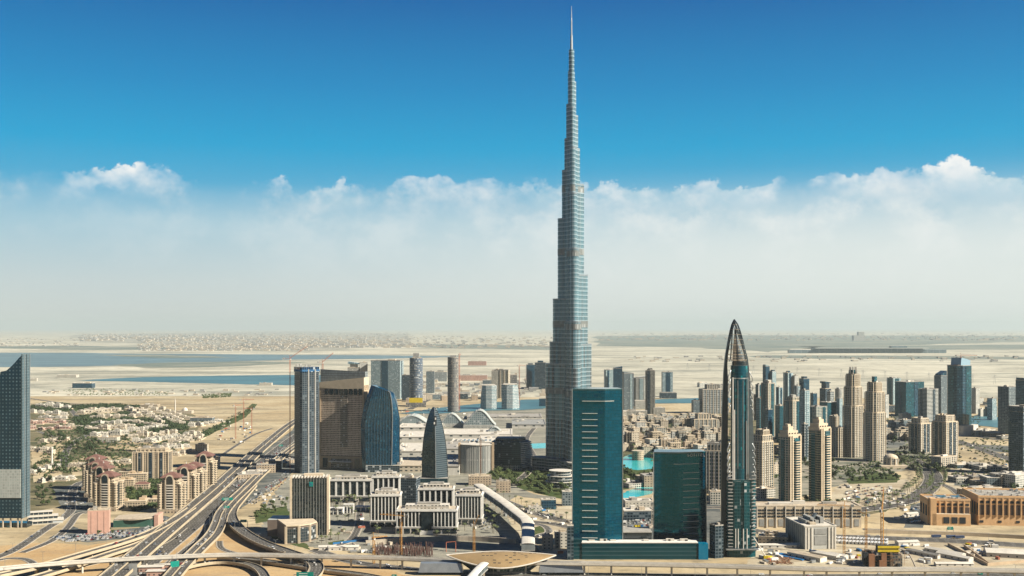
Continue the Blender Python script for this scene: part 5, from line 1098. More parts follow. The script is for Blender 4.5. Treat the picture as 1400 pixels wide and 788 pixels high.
T('cream twin tower with vertical piers, right and nearer one of the pair', 1275, 1309, 568, 629, 'cream', .8, -12, tiers=((0, .86, 1, 1), (.86, 1, .74, .74)), **tw)
T('cream pillared base building between the twin cream towers and the crescent road', 1272, 1310, 624, 640, 'cream', .4, -12, roofm='roof_sand', pr=8)
T('grey office tower second from the right edge', 1365, 1389, 529, 594, 'grey', .9, 10, n_plant=3)
T('dark tower with a pale cap cut by the right edge of the picture', 1380, 1412, 556, 650, 'dark', .9, 8, tiers=((0, .93, 1, 1), (.93, 1, 1.02, 1.02)))
T('navy slab rising behind the dark tower at the right edge', 1389, 1420, 520, 600, 'navy', .6, 0, crown=wedge_crown(6, 'navy'))
T('low pale block beside the grove at the right edge', 1366, 1420, 648, 668, 'white', .5, 4, roofm='roof_white')
# far low buildings
for lab, a, b, ty, by, mt in (('long pinkish far block beyond the round unfinished tower', 640, 665, 494, 500, 'villapink'), ('long red white hoarded far building behind the round unfinished tower', 626, 666, 513, 521, 'villapink'), ('low white hall on the desert left of the inlet', 42, 51, 518, 521.5, 'villawhite'),
        ('long blue roofed shed on the desert road at the left', 101, 128, 524, 531, 'navy'), ('white pavilions on the spit beside the inlet', 80, 106, 513, 516.5, 'villawhite'), ('low grey block right of the long red white far building', 660, 676, 520, 528, 'grey'),
        ('low blue roofed depot between the two far pairs of offices', 737, 752, 545, 556, 'navy'), ('white low complex on the near bank of the canal at the right', 1320, 1362, 588, 596, 'villawhite'), ('small pale block beyond the canal left of the grey office tower', 1346, 1364, 556, 570, 'grey'),
        ('small pale block beyond the canal by the far road', 1337, 1348, 560, 570, 'villawhite'), ('low white block under the wide dark teal block', 1228, 1246, 566, 577, 'white'), ('low white office at the far pond with square windows', 868, 895, 548, 560, 'white'),
        ('long cream arcade behind the old town beside the slim beige tower', 852, 884, 562, 574, 'cream'), ('cream arcade right of the slim beige tower above the old town', 893, 909, 558, 570, 'cream'), ('white shed in the desert near the small cream halls', 355, 372, 524, 527.5, 'villawhite')):
    T(lab, a, b, ty, by, mt, .4, 0, roofm='roof_white', name='low_building', cat='building', n_plant=2)
# the long grandstand on the far plain
cx, cy, w, d_, h = fit(1078, 1292, 475, 483, .05); gs = thing('grandstand', 'very long low teal grey grandstand far out on the desert plain', 'grandstand', cx, cy)
fgs = facade('grandstand_glass', (.24, .27, .27), (.06, .12, .15), 60, 14, .04, .2, .8, .4, amt=0)
MB().box(0, 0, 0, w * .7, d_, h * .8).build('stand', fgs, gs); MB().box(w * .02, -20, h * .8 + .1, w * .72, d_ * 1.3, 6).build('roof', M['sage'], gs)
for x, ww, hh in ((-.42, .16, .55), (.42, .16, .6), (.2, .1, 1.2)): MB().box(x * w, 0, 0, ww * w, d_ * .9, h * hh).build('wing', fgs, gs)
cx, cy, w, d_, h = fit(1166, 1181, 454, 466, .6); ft = thing('far_block', 'pale block on the hazy skyline above the long grandstand', 'building', cx, cy); MB().box(0, 0, 0, w, d_, h * .6).build('wall', FM['white'], ft); MB().box(w * .2, 0, h * .6, w * .5, d_ * .8, h * .4).build('upper_storeys', FM['white'], ft)
# ------------------------------------------------------------------ the mall with its wavy roofs
HW = {'white': facade('mall_wall', (.60, .57, .50), (.06, .07, .075), 22, 14, .36, .35, .6, .4, amt=0), 'cream': facade('mall_cream', (.55, .47, .35), (.05, .055, .055), 9, 6, .25, .3, .7, .4, amt=0)}
def hall(label, px0, px1, pyt, pyb, r, roofm, mat='white', name='mall_hall', rot=0.0, units=5, cat='mall'):
    yf = G(0, pyb)[1]; h = hgt(pyb - (pyb - pyt) * .42, yf); yk = min(yf + 420, (H - h) * F / (pyt - PY0)); d_ = max(18.0, yk - yf); cy = yf + d_ / 2; w = (px1 - px0) * cy / F; cx = ((px0 + px1) / 2 - 700) * cy / F
    q = random.Random(int(px0 + pyb * 3)); root = thing(name, label, cat, cx, cy, 0)
    MB().box(0, 0, 0, w, d_, h, m=0, mt=1).build('wall', [HW[mat], M[roofm]], root); rf = roof_kit(root, rect(w, d_), h, M[roofm], q, 0)
    for i in range(units): MB().box(0, 0, 0, q.uniform(.03, .12) * w, q.uniform(.04, .14) * d_, q.uniform(2, 5)).build('plant_room', M[q.choice(['roof_grey', 'off_white', 'roof_white', 'concrete_grey'])], rf, (q.uniform(-.42, .42) * w, q.uniform(-.4, .4) * d_, h + .4))
    return root, w, d_, h
def wave(label, px0, px1, pyt, pyb, pybase, r=.8):
    """vault roof hall: glazed arched gable towards the viewer under a curved sage shell"""
    cx, cy, w, d_, h = fit(px0, px1, pyt, pyb, r); root = thing('vaulted_hall', label, 'mall hall', cx, cy); n = 18
    hb = hgt(pybase, cy); arc = [(-w / 2 + w * i / n, hb + (h - hb) * (math.sin(math.pi * i / n) ** 1.35)) for i in range(n + 1)]
    m_ = MB()
    for (x0, z0), (x1, z1) in zip(arc, arc[1:]):
        m_.face([(x0, -d_ / 2, z0), (x1, -d_ / 2, z1), (x1, d_ / 2, z1), (x0, d_ / 2, z0)]); m_.face([(x1, -d_ / 2, z1 - 1.4), (x0, -d_ / 2, z0 - 1.4), (x0, d_ / 2, z0 - 1.4), (x1, d_ / 2, z1 - 1.4)]); m_.face([(x0, -d_ / 2, z0 - 1.4), (x1, -d_ / 2, z1 - 1.4), (x1, -d_ / 2, z1), (x0, -d_ / 2, z0)])
    rf = m_.build('vault_roof', M['sage'], root)
    for p in rf.data.polygons: p.use_smooth = abs(p.normal.y) < .3
    gb = [(x * .96, z - 1.5) for x, z in arc]; P = [(-w * .48, hb - 2)] + [(w * .48, hb - 2)] + list(reversed(gb)); profile(P, 2, 'gable', [facade('gable_glass', (.36, .39, .38), (.13, .17, .18), 5, 5, .08, .1, .9, .3, amt=.1), M['sage']], root, -d_ / 2 + 2)
    MB().box(0, 0, 0, w, d_, hb - .1).build('wall', FM['white'], root)
    for i in range(1, n, 2): x, z = arc[i]; MB().box(x, 0, z + .02, .7, d_, .5).build('roof_rib', M['off_white'], root)
    return root
wave('low wavy sage vault behind the pointed arch tower, left end of the mall roofs', 540, 590, 567, 584, 579)
wave('wavy sage vault in the middle of the mall roofs', 602, 634, 565, 584, 578)
wave('tallest sage vault of the mall roofs with a glazed arched gable', 634, 678, 560, 586, 580, .7)
wave('small sage dome like vault in front of the tallest vault', 662, 690, 583, 596, 594, .7)
for lab, a, b, ty, by, r, rm in (('long white roofed mall hall behind the arched blue tower', 545, 606, 590, 604, .35, 'roof_white'), ('white mall hall with dark openings between the arched and the pointed arch towers', 545, 582, 606, 626, .5, 'roof_white'), ('long flat mall hall below the vaults', 600, 700, 587, 600, .3, 'roof_white'),
        ('grey roofed mall wing at the foot of the pointed arch tower', 600, 640, 604, 622, .5, 'roof_grey'), ('white low mall hall right below the small dome', 655, 712, 596, 612, .3, 'roof_white'), ('cream mall block right of the arched blue tower foot', 543, 580, 626, 646, .5, 'roof_sand'),
        ('plain white mall hall below the wavy left vault', 548, 604, 578, 590, .25, 'roof_white'), ('grey walled mall block left of the glass drum hall', 606, 631, 622, 650, .5, 'roof_grey'), ('long pale deck beyond the mall roofs', 640, 740, 566, 574, .2, 'roof_grey'), ('low terrace block left of the tallest tower base', 700, 745, 574, 586, .4, 'concrete_grey')):
    hall(lab, a, b, ty, by, r, rm, 'white' if rm != 'roof_sand' else 'cream')
rt2, w, d_, h = hall('mall hall with a ribbed white roof and slanted skylights behind the glass drum hall', 618, 676, 600, 612, .45, 'roof_white', units=2)
for i in range(9): MB().box(-w * .4 + w * .8 * i / 8, -d_ * .05, h + 1.4, w * .045, d_ * .35, 1.6).build('skylight', M['glass_dark'], rt2)
cx, cy, w, d_, h = fit(629, 673, 608, 648, .5); dh = thing('glass_drum_hall', 'pale ribbed half drum hall with a flat white roof beside the curved dark hotel', 'hall', cx, cy)
MB().prism(ellipse(w / 2, d_ / 2, 28), 0, h, 0, 1).build('drum_wall', [facade('drum_ribs', (.42, .42, .39), (.16, .19, .19), 2.6, 24, .22, .04, .95, .4, amt=0), M['roof_white']], dh)
for i in range(26):
    a = math.pi + math.pi * i / 25; MB().box((w / 2 + .3) * math.cos(a), (d_ / 2 + .3) * math.sin(a), 0, .7, .9, h).build('fin', M['white'], dh)
MB().prism(ellipse(w / 2 + 2, d_ / 2 + 2, 28), h, h + 1.2, bottom=True).build('roof', M['roof_white'], dh)
for s_ in (-1, 1): MB().box(s_ * (w / 2 + 1), 0, 0, 4, 14, h + 3).build('end_pier', M['tan_wall'], dh)
# curved dark hotel with white ribbed end
Yk = G(0, 643)[1]; k = Yk / F; X = lambda px: (px - 698) * k; ch = thing('curved_hotel', 'curved dark banded hotel with a white slatted bowed end, left of the tallest tower', 'hotel', (698 - 700) * k, Yk)
h = hgt(602, Yk + 20); fp = [(X(672), 6), (X(684), 0), (X(700), -2), (X(713), 3), (X(724), 26), (X(722), 40), (X(700), 46), (X(676), 44)]
MB().prism(fp, 0, h - 1, 0, 1).build('banded_wall', [facade('hotel_band', (.085, .10, .105), (.018, .028, .035), 3.4, 3.7, .06, .28, .95, .5, amt=.06), M['roof_grey']], ch); MB().prism([(x * .8, y * .8 + 4) for x, y in fp], h - 1, h + 5, 0, 1).build('penthouse', [FM['dark'], M['roof_grey']], ch)
for i in range(14):
    z = 4 + i * (h - 5) / 14; f = math.sin(i / 13 * math.pi) * 2.2
    MB().prism([(X(712), 1), (X(716) + f, 2), (X(727) + f, 26), (X(724), 40), (X(720), 40)], z, z + 1.7, bottom=True).build('slat', M['white'], ch)
MB().prism([(x * 1.06, y * 1.1 - 3) for x, y in fp], 0, 9, 0, 1).build('podium', [FM['beige'], M['roof_sand']], ch)
for lab, a, b, ty, by, mt in (('sandy low gatehouse with battlements above the footbridge', 640, 672, 651, 664, 'sandstone'), ('small red brown roofed pavilion in the park', 678, 698, 658, 674, 'sandstone'), ('small dark cube building with a white printed side by the boulevard', 739, 760, 683, 697, 'navy'), ('low white pavilion group by the loop drive', 741, 756, 733, 752, 'villawhite'),
        ('white cabin block right of the loop drive', 758, 776, 728, 750, 'villawhite'), ('grey hall behind the taller teal slab at its left', 768, 784, 672, 692, 'grey'), ('grey narrow block touching the taller teal slab at its left', 775, 784, 719, 766, 'dark'), ('pale market halls on the forecourt left of the taller teal slab', 722, 740, 693, 701, 'villawhite'),
        ('low grey band building behind the gap between the teal slabs', 850, 893, 697, 712, 'dark'), ('white tent halls beyond the pool between the teal slabs', 852, 893, 684, 694, 'villawhite')):
    T(lab, a, b, ty, by, mt, .6, 4, roofm='roof_sand' if mt == 'sandstone' else 'roof_white', name='pavilion', cat='building', n_plant=3)
# lakeside round building
cx, cy, w, d_, h = fit(864, 880, 617, 630, .9); lk = thing('lakeside_drum', 'round sandstone building standing in the turquoise lake', 'building', cx, cy); MB().prism(ellipse(w / 2, w / 2, 18), 0, h, 0, 1).build('wall', [FM['sandstone'], M['roof_sand']], lk); MB().prism(ellipse(w / 2 + .7, w / 2 + .7, 18), h, h + 1.4, bottom=True).build('roof', M['roof_sand'], lk)
# ------------------------------------------------------------------ right foreground blocks
cx, cy, w, d_, h = fit(1031, 1172, 690, 722, .25); pk = thing('parking_podium', 'long cream podium with rows of dark openings behind the stone mechanical block', 'podium', cx, cy)
MB().box(0, 0, 0, w, d_, h, m=0, mt=1).build('wall', [M['cream'], M['roof_sand']], pk); n = 11; bw_ = w / n
for i in range(n):
    x = -w / 2 + (i + .5) * bw_; MB().box(x, -d_ / 2 - .1, 2, bw_ * .5, .6, h * .34).build('shutter', M['concrete_grey'], pk)
    for j in range(3):
        for s_ in (-.24, .24): MB().box(x + s_ * bw_, -d_ / 2 - .1, h * .5 + j * h * .145, bw_ * .38, .6, h * .085).build('window', M['dark_void'], pk)
    MB().box(x - bw_ / 2, -d_ / 2 - .4, 0, 1.0, 1.2, h + .6).build('pier', M['off_white'], pk)
roof_kit(pk, rect(w, d_), h, M['roof_sand'], rnd, 3)
Yk = G(0, 751)[1]; k = Yk / F; cx, cy, w, d_, h = fit(1088, 1137, 714, 751, 1.4, R(0)); mb_ = thing('mechanical_block', 'tall pale stone mechanical block with louvre panels and an open roof', 'building', cx - 4, cy, R(7))
stn = plain('pale_stone', (.46, .46, .42), .8, .15)
MB().box(0, 0, 0, w * .9, d_, h).build('wall', [stn], mb_); roof_kit(mb_, rect(w * .9, d_), h, M['roof_white'], rnd, 1)
for z0, z1 in ((5, .60), (.66, .92)):
    z0 = z0 if z0 > 1 else z0 * h; MB().box(0, -d_ / 2 - .05, z0, w * .34, .8, z1 * h - z0).build('louvre_panel', M['concrete_grey'], mb_)
for x in (-.42, -.34, -.24, .24, .34, .42): MB().box(x * w, -d_ / 2 - .3, 0, w * .045, 1, h * .97).build('pier', M['off_white'], mb_)
for i in range(9): MB().box(-w * .45 - .2, -d_ * .42 + d_ * .84 * i / 8, 2, 1.2, 2.4, h * .9).build('pier', M['concrete_grey'], mb_)
for i in range(4): MB().box(-w * .2 + i * w * .14, d_ * .0, h + .4, w * .1, d_ * .4, 4 + (i % 2) * 3).build('roof_unit', M['concrete_grey'], mb_)
MB().bar((-w * .1, -d_ * .2, h + 3), (w * .2, d_ * .1, h + 8), 2.2, n=10).build('duct', M['dark_metal'], mb_)
cx, cy, w, d_, h = fit(1034, 1080, 724, 746, .8, R(-14)); un = thing('unfinished_villa_block', 'unfinished sand coloured block with pitched gaps, left of the stone mechanical block', 'building', cx, cy, R(-14)); q = random.Random(8)
MB().box(0, 0, 0, w, d_, h * .6, m=0, mt=1).build('wall', [FM['sandstone'], M['roof_sand']], un)
for i in range(7): MB().box(q.uniform(-.36, .36) * w, q.uniform(-.36, .36) * d_, h * .6, q.uniform(.1, .22) * w, q.uniform(.1, .3) * d_, q.uniform(.15, .42) * h, m=0, mt=1).build('upper_storey', [FM['sandstone'], M['roof_sand']], un)
for i in range(5): MB().box(-w * .35 + i * w * .17, -d_ * .1, h * .6 + .1, w * .08, d_ * .4, 2).build('skylight', M['concrete_grey'], un)
# sandstone market halls
def souk(label, px0, px1, pyt, pyb, r, rot, n):
    rot = R(rot); cx, cy, w, d_, h = fit(px0, px1, pyt, pyb, r, rot); root = thing('sandstone_market', label, 'market', cx, cy, rot); q = random.Random(int(px0))
    MB().box(0, 0, 0, w, d_, h, m=0, mt=1).build('wall', [M['orange_wall'], M['roof_grey']], root); bw_ = w / n
    for i in range(n):
        x = -w / 2 + (i + .5) * bw_; wide = i % 3 == 0
        MB().box(x, -d_ / 2 - .05, h * .38, bw_ * (.8 if wide else .55), .7, h * .36).build('window', plain('timber_lattice', (.09, .06, .045), .7), root); MB().box(x, -d_ / 2 - .05, h * .80, bw_ * .6, .7, h * .09).build('window', M['dark_void'], root)
        if wide: MB().box(x, -d_ / 2 - .05, h * .1, bw_ * .6, .7, h * .08).build('window', M['dark_void'], root)
        MB().box(x - bw_ / 2, -d_ / 2 - .5, h * .33, bw_ * .18, 1.6, h * .66).build('pier', M['orange_wall'], root)
    m2 = max(3, int(n * r * .8))
    for i in range(m2): MB().box(-w / 2 - .05, -d_ / 2 + d_ * (i + .5) / m2, h * .35, .7, d_ / m2 * .5, h * .45).build('window', M['dark_void'], root)
    MB().box(0, 0, h, w + 1, d_ + 1, .8).build('cornice', M['tan_wall'], root)
    rf = MB().box(0, 0, h + .81, w - 3, d_ - 3, .25).build('roof', M['roof_grey'], root)
    for sx, sy, a, b in ((0, -d_ / 2, w + 1, 1), (-w / 2, 0, 1, d_), (w / 2, 0, 1, d_), (0, d_ / 2, w, 1)): MB().box(sx, sy, h + .81, a, b, 2.2).build('parapet', M['orange_wall'], root)
    for i in range(int(n * 2.4)): MB().box(q.uniform(-.44, .44) * w, q.uniform(-.42, .42) * d_, h + 1.07, q.uniform(2, 5), q.uniform(2, 5), q.uniform(1.5, 3)).build('roof_unit', M[q.choice(['off_white', 'steel', 'roof_white'])], rf)
    return root, w, d_, h
souk('long orange sandstone market hall at the right edge with latticed bays', 1325, 1425, 676, 720, .75, -6, 12)
r0, w, d_, h = souk('smaller orange sandstone market hall with a recessed colonnade and blue roof panels', 1262, 1321, 682, 718, .7, -6, 7)
MB().box(w * .02, -d_ / 2 - 4, 0, w * .9, 8, h * .48, m=0, mt=1).build('porch', [M['orange_wall'], M['roof_sand']], r0); MB().box(-w * .40, -d_ / 2 - 3, 0, w * .14, 10, h + 4).build('corner_tower', M['orange_wall'], r0)
for i in range(3): MB().box(-w * .1 + i * w * .19, -d_ / 2 - 8.1, 3, w * .14, .6, h * .26).build('window', M['dark_void'], r0)
for x in (-.1, .25): MB().box(x * w, 0, h + 3.1, w * .2, d_ * .3, .6).build('roof_panel', plain('blue_panel', (.03, .14, .2), .3), r0)
T('rear wing of the sandstone market with battlements behind the long hall', 1306, 1372, 668, 690, 'sandstone', .4, -6, roofm='roof_sand', name='sandstone_market', cat='market', n_plant=6)
# ------------------------------------------------------------------ red-roofed residences on the left
def residence():
    root = thing('residence_block', 'x', 'apartment block', 0, 0); w, d_, h = 27, 25, 43
    MB().prism(chamfer(w, d_, 2.2), 0, h, 0, 1).build('wall', [FM['roda'], M['roof_sand']], root)
    for s_ in (-1, 1):
        for y in (-1, 1):
            t_ = MB().prism([(s_ * (w / 2 + .4) + x, y * (d_ / 2 - 2) + yy) for x, yy in ellipse(3.4, 3.4, 8)], 0, h - 4, 0, 1).build('corner_turret', [FM['roda'], M['roof_sand']], root)
            MB().prism([(s_ * (w / 2 + .4) + x, y * (d_ / 2 - 2) + yy) for x, yy in ellipse(4, 4, 8)], h - 4, h - 3, bottom=True).build('turret_cap', M['cream'], t_)
    for x in (-5.4, 5.4): MB().box(x, -d_ / 2 - .6, 0, 1.6, 2.4, h + 3).build('pier', M['cream'], root)
    b = MB().box(0, 0, 0, 9.2, 2.4, .5); b.box(0, -1.1, .5, 9.2, .15, .9); bm = b.mesh('balcony', M['off_white'])
    MB().box(0, -d_ / 2 - .1, 5, 9.2, .6, h - 8).build('glazed_bay', M['glass_dark'], root)
    for i in range(10): link('balcony', bm, root, (0, -d_ / 2 - 1.1, 6 + i * 3.5))
    # upper storey and roof with eaves
    MB().prism(chamfer(w * .84, d_ * .84, 2), h, h + 5.5, 0, 1).build('upper_storey', [FM['roda'], M['roof_sand']], root)
    r_ = MB(); a = rect(w * 1.02, d_ * 1.0); m1 = rect(w * .62, d_ * .58); r_.prism(a, h + 5.2, h + 5.8, bottom=True, cap=False); r_.prism(a, h + 5.8, h + 9.2, top=m1, cap=False); r_.prism(m1, h + 9.2, h + 12.6, top=rect(w * .10, d_ * .08)); rf = r_.build('roof', M['red_tile'], root)
    MB().loft([(rect(.9, .9), h + 12.4), (rect(.2, .2), h + 16)]).build('finial', M['white'], rf)
    # arched dormer over the central bay
    n = 12; arc = [(5.6 * math.cos(math.pi * i / n), h + 3.4 + 6.4 * math.sin(math.pi * i / n)) for i in range(n + 1)]
    fr = profile([(-5.6, h - 4), (5.6, h - 4)] + arc, 6, 'arch_dormer', [M['cream'], M['red_tile']], root, -d_ / 2 + 1.6)
    inn = [(4.1 * math.cos(math.pi * i / n), h + 3.2 + 4.8 * math.sin(math.pi * i / n)) for i in range(n + 1)]
    profile([(-4.1, h - 3), (4.1, h - 3)] + inn, .5, 'arch_window', [M['glass_dark'], M['glass_dark']], fr, -d_ / 2 - 1.6)
    for s_ in (-1, 1): MB().box(s_ * (w / 2 + .3), 0, 6, .8, 6, h - 10).build('glazed_bay', M['glass_dark'], root)
    MB().box(0, 0, 0, w + 6, d_ + 6, 5.5, m=0, mt=1).build('base_storey', [FM['sandstone'], M['roof_sand']], root)
    return root
res0 = residence()
rl = ['nearest of the right hand red roofed residences, beside the car park wall', 'second nearest of the right hand red roofed residences along the highway', 'third of the right hand red roofed residences along the highway', 'farthest of the right hand red roofed residences along the highway',
      'nearest of the left hand red roofed residences, behind the pink block', 'second of the left hand red roofed residences, counted from the pink block', 'third of the left hand red roofed residences, mostly hidden', 'farthest of the left hand red roofed residences, beside the shaded car park']
for i, (px, py) in enumerate(((231, 702), (251, 688), (262, 679), (277, 669), (144, 699), (137, 687), (131, 680), (127, 671))):
    x, y = G(px, py); o = res0 if i == 0 else dup(res0, 0, 0); o.location = (x, y + 13, 0); o.rotation_euler.z = R(4) if i < 4 else R(-3); tag(o, rl[i], 'apartment block', 'red roofed residences'); o.scale = (1, 1, (1, 1, .92, 1.06, .98, 1, 1, 1)[i])
T('largest sand coloured apartment block standing behind the red roofed residences', 184, 233, 613, 657, 'roda', .45, 4, tiers=((0, .9, 1, 1), (.9, 1, .8, .8)), pr=7, prm='cream', roofm='roof_sand', name='apartment_block', cat='apartment block', accent=[('dark', -.3, .07), ('dark', .3, .07), ('dark', 0, .08)])
for i, (px, py, wd, ht_, lab) in enumerate(((170, 668, 26, 13, 'stepped sand coloured townhouse between the two rows of red roofed residences'), (186, 662, 30, 16, 'sand coloured townhouse at the foot of the largest apartment block'), (176, 657, 34, 14, 'sand coloured townhouse left of the largest apartment block'), (192, 672, 22, 10, 'low pavilion with a red roof in the residence courtyard'), (178, 694, 40, 8, 'low cream arcade closing the residence courtyard'), (206, 690, 30, 7, 'low cream arcade right of the courtyard trees'))):
    x, y = G(px, py); th = thing('townhouse', lab, 'house', x, y + 8, R(8)); q = random.Random(i)
    MB().box(0, 0, 0, wd, 14, ht_, m=0, mt=1).build('wall', [FM['roda'], M['roof_sand']], th); MB().box(0, 0, ht_, wd + 1, 15, .8).build('cornice', M['cream'], th)
    for j in range(4): MB().box(q.uniform(-.4, .4) * wd, q.uniform(-4, 4), ht_ + .8, wd * .2, 5, q.uniform(2, 4)).build('roof_room', M['tan_wall'], th)
    if i == 3: MB().prism(rect(wd, 14), ht_ + .81, ht_ + 4, top=rect(wd * .4, 4)).build('roof', M['red_tile'], th)
cx, cy, w, d_, h = fit(120, 151, 697, 731, .55, R(18)); pb = thing('pink_block', 'plain windowless pink block beside the full car park', 'building', cx, cy, R(14)); MB().box(0, 0, 0, w, d_, h).build('wall', M['pink'], pb); roof_kit(pb, rect(w, d_), h, M['roof_sand'], rnd, 2)
for s_ in (-.3, 0, .3): MB().box(s_ * w, -d_ / 2 - .1, 1.5, 2, .5, h * .9).build('wall_rib', M['pink'], pb)
x, y = G(182, 722); cvw = thing('curved_canopy_hall', 'low hall with a sweeping curved pale roof and green front beside the pink block', 'hall', x, y + 16, R(3))
MB().prism([(-27, -12), (28, -8), (28, 16), (-27, 16)], 0, 9, 0, 1).build('wall', [plain('green_front', (.05, .12, .09), .4), M['roof_sand']], cvw)
m_ = MB(); n = 14
for i in range(n):
    a, b = i / n, (i + 1) / n; f = lambda s: (-29 + 58 * s, -14 + 11 * (2 * s - 1) ** 2, 9.2 + 3.5 * s)
    A_, B_ = f(a), f(b); m_.face([A_, B_, (B_[0], 18, B_[2] + 1.5), (A_[0], 18, A_[2] + 1.5)]); m_.face([(A_[0], A_[1], A_[2] - 1.6), (B_[0], B_[1], B_[2] - 1.6), B_, A_])
m_.build('curved_roof', M['roof_sand'], cvw); MB().box(26, 3, 0, 5, 24, 15).build('end_wall', M['pink'], cvw)

# low buildings filling the ground between the right hand towers
lows = [((1044, 622), (1128, 612), 8, 'low row below the crowd of right hand towers'), ((1040, 606), (1150, 592), 10, 'low row behind the two near round shouldered towers'), ((1046, 648), (1062, 646), 2, 'low pair at the stepped gridded tower foot'), ((1214, 584), (1290, 588), 8, 'low row behind the cream twin towers'), ((1310, 590), (1370, 600), 6, 'low row along the right hand canal'),
        ((1310, 658), (1372, 664), 6, 'low row behind the sandstone market'), ((1318, 640), (1376, 644), 5, 'low row on the plots right of the crescent road'), ((1100, 572), (1150, 576), 5, 'far low row left of the big crowned pair'), ((1060, 570), (1100, 566), 4, 'far low row under the prong towers'), ((1160, 560), (1216, 562), 6, 'far low row behind the big crowned pair'), ((1230, 548), (1350, 552), 10, 'far low row beyond the right hand towers'), ((960, 530), (1040, 534), 7, 'far low row behind the pointed tower'),
        ((560, 548), (660, 546), 9, 'far low row below the unfinished towers'), ((580, 530), (740, 524), 10, 'farthest low row left of the tallest tower'), ((856, 664), (892, 664), 4, 'low cabins by the poolside trees'), ((940, 652), (986, 648), 5, 'low row right behind the shorter teal slab'), ((342, 654), (396, 634), 6, 'showroom row beside the highway parking'), ((840, 552), (900, 560), 6, 'low row at the far pond')]
ORDN = ['first', 'second', 'third', 'fourth', 'fifth', 'sixth', 'seventh', 'eighth', 'ninth', 'tenth']
lq = random.Random(31)
for a, b, n, ph in lows:
    for i in range(n):
        f = i / max(1, n - 1); px = a[0] + (b[0] - a[0]) * f + lq.uniform(-1.5, 1.5); py = a[1] + (b[1] - a[1]) * f + lq.uniform(-1.5, 1.5); x, y = G(px, py); w, d_, h = lq.uniform(18, 44), lq.uniform(14, 30), lq.choice((6, 8, 10, 14, 18)); ro_ = R(lq.uniform(-8, 30)); mt = lq.choice(('villa', 'sandstone', 'white', 'grey', 'cream', 'dark', 'beige'))
        root = thing('low_building', ORDN[i] + ' from the left in the ' + ph, 'building', x, y, ro_, 'low buildings between towers')
        MB().box(0, 0, 0, w, d_, h, m=0, mt=1).build('wall', [FM[mt], M['roof_sand']], root); roof_kit(root, rect(w, d_), h, M[lq.choice(('roof_sand', 'roof_grey', 'roof_white'))], lq, 2)
ORD = ['first', 'second', 'third', 'fourth', 'fifth', 'sixth', 'seventh', 'eighth', 'ninth', 'tenth', 'eleventh', 'twelfth', 'thirteenth', 'fourteenth', 'fifteenth', 'sixteenth', 'seventeenth', 'eighteenth', 'nineteenth', 'twentieth']
# ------------------------------------------------------------------ villas
def villa_proto(mat, seed, wd, dp, hh):
    q = random.Random(seed); root = thing('villa', 'x', 'house', 0, 0)
    MB().box(0, 0, 0, wd, dp, hh, m=0, mt=1).build('wall', [FM[mat], M['roof_sand'] if mat != 'villawhite' else M['roof_white']], root)
    m_ = MB(); m_.box(0, -dp / 2 + .15, hh, wd, .3, .9); m_.box(0, dp / 2 - .15, hh, wd, .3, .9); m_.box(-wd / 2 + .15, 0, hh, .3, dp - .6, .9); m_.box(wd / 2 - .15, 0, hh, .3, dp - .6, .9); m_.build('parapet', M['off_white'], root)
    for i in range(2): MB().box(q.uniform(-.25, .25) * wd, q.uniform(-.2, .2) * dp, hh + .02, wd * q.uniform(.2, .4), dp * q.uniform(.25, .4), q.uniform(2.2, 3.4), m=0, mt=1).build('roof_room', [FM[mat], M['roof_white']], root)
    MB().box(q.choice((-1, 1)) * wd * .5, -dp * .3, 0, wd * .5, dp * .5, hh * .55, m=0, mt=1).build('wing', [FM[mat], M['roof_sand']], root)
    for x in (-.3, 0, .3): MB().box(x * wd, -dp / 2 - .05, hh * .55, wd * .12, .3, hh * .22).build('window', M['glass_dark'], root)
    MB().box(wd * .1, -dp / 2 - .05, 0, 1.6, .4, 2.6).build('door', M['trunk'], root); MB().box(wd * .1, -dp / 2 - 1.2, 3, 4, 2.2, .4).build('porch_roof', M['off_white'], root)
    w_ = MB(); a, b = wd * 1.05 + 5, dp + 9
    for sx, sy, p_, r_ in ((0, -b / 2, a, .3), (0, b / 2, a, .3), (-a / 2, 0, .3, b), (a / 2, 0, .3, b)): w_.box(sx, sy, 0, p_, r_, 2.2)
    w_.build('garden_wall', M['cream'], root)
    return root
VP = {m_: [villa_proto(m_, i * 7 + 1, w, d_, h) for i, (w, d_, h) in enumerate(((17, 14, 8), (22, 13, 7.5), (14, 16, 9)))] for m_ in ('villa', 'villawhite', 'villapink')}
used = set()
def villa(px, py, mat, label, rot, sc, group, name=None):
    p = VP[mat][rnd.randrange(3)]; x, y = G(px, py)
    if p.name in used: o = dup(p, x, y, rot, 0, sc)
    else: used.add(p.name); o = p; o.location = (x, y, 0); o.rotation_euler.z = rot; o.scale = (sc,) * 3 if not isinstance(sc, tuple) else sc
    tag(o, label, 'house', group); return o
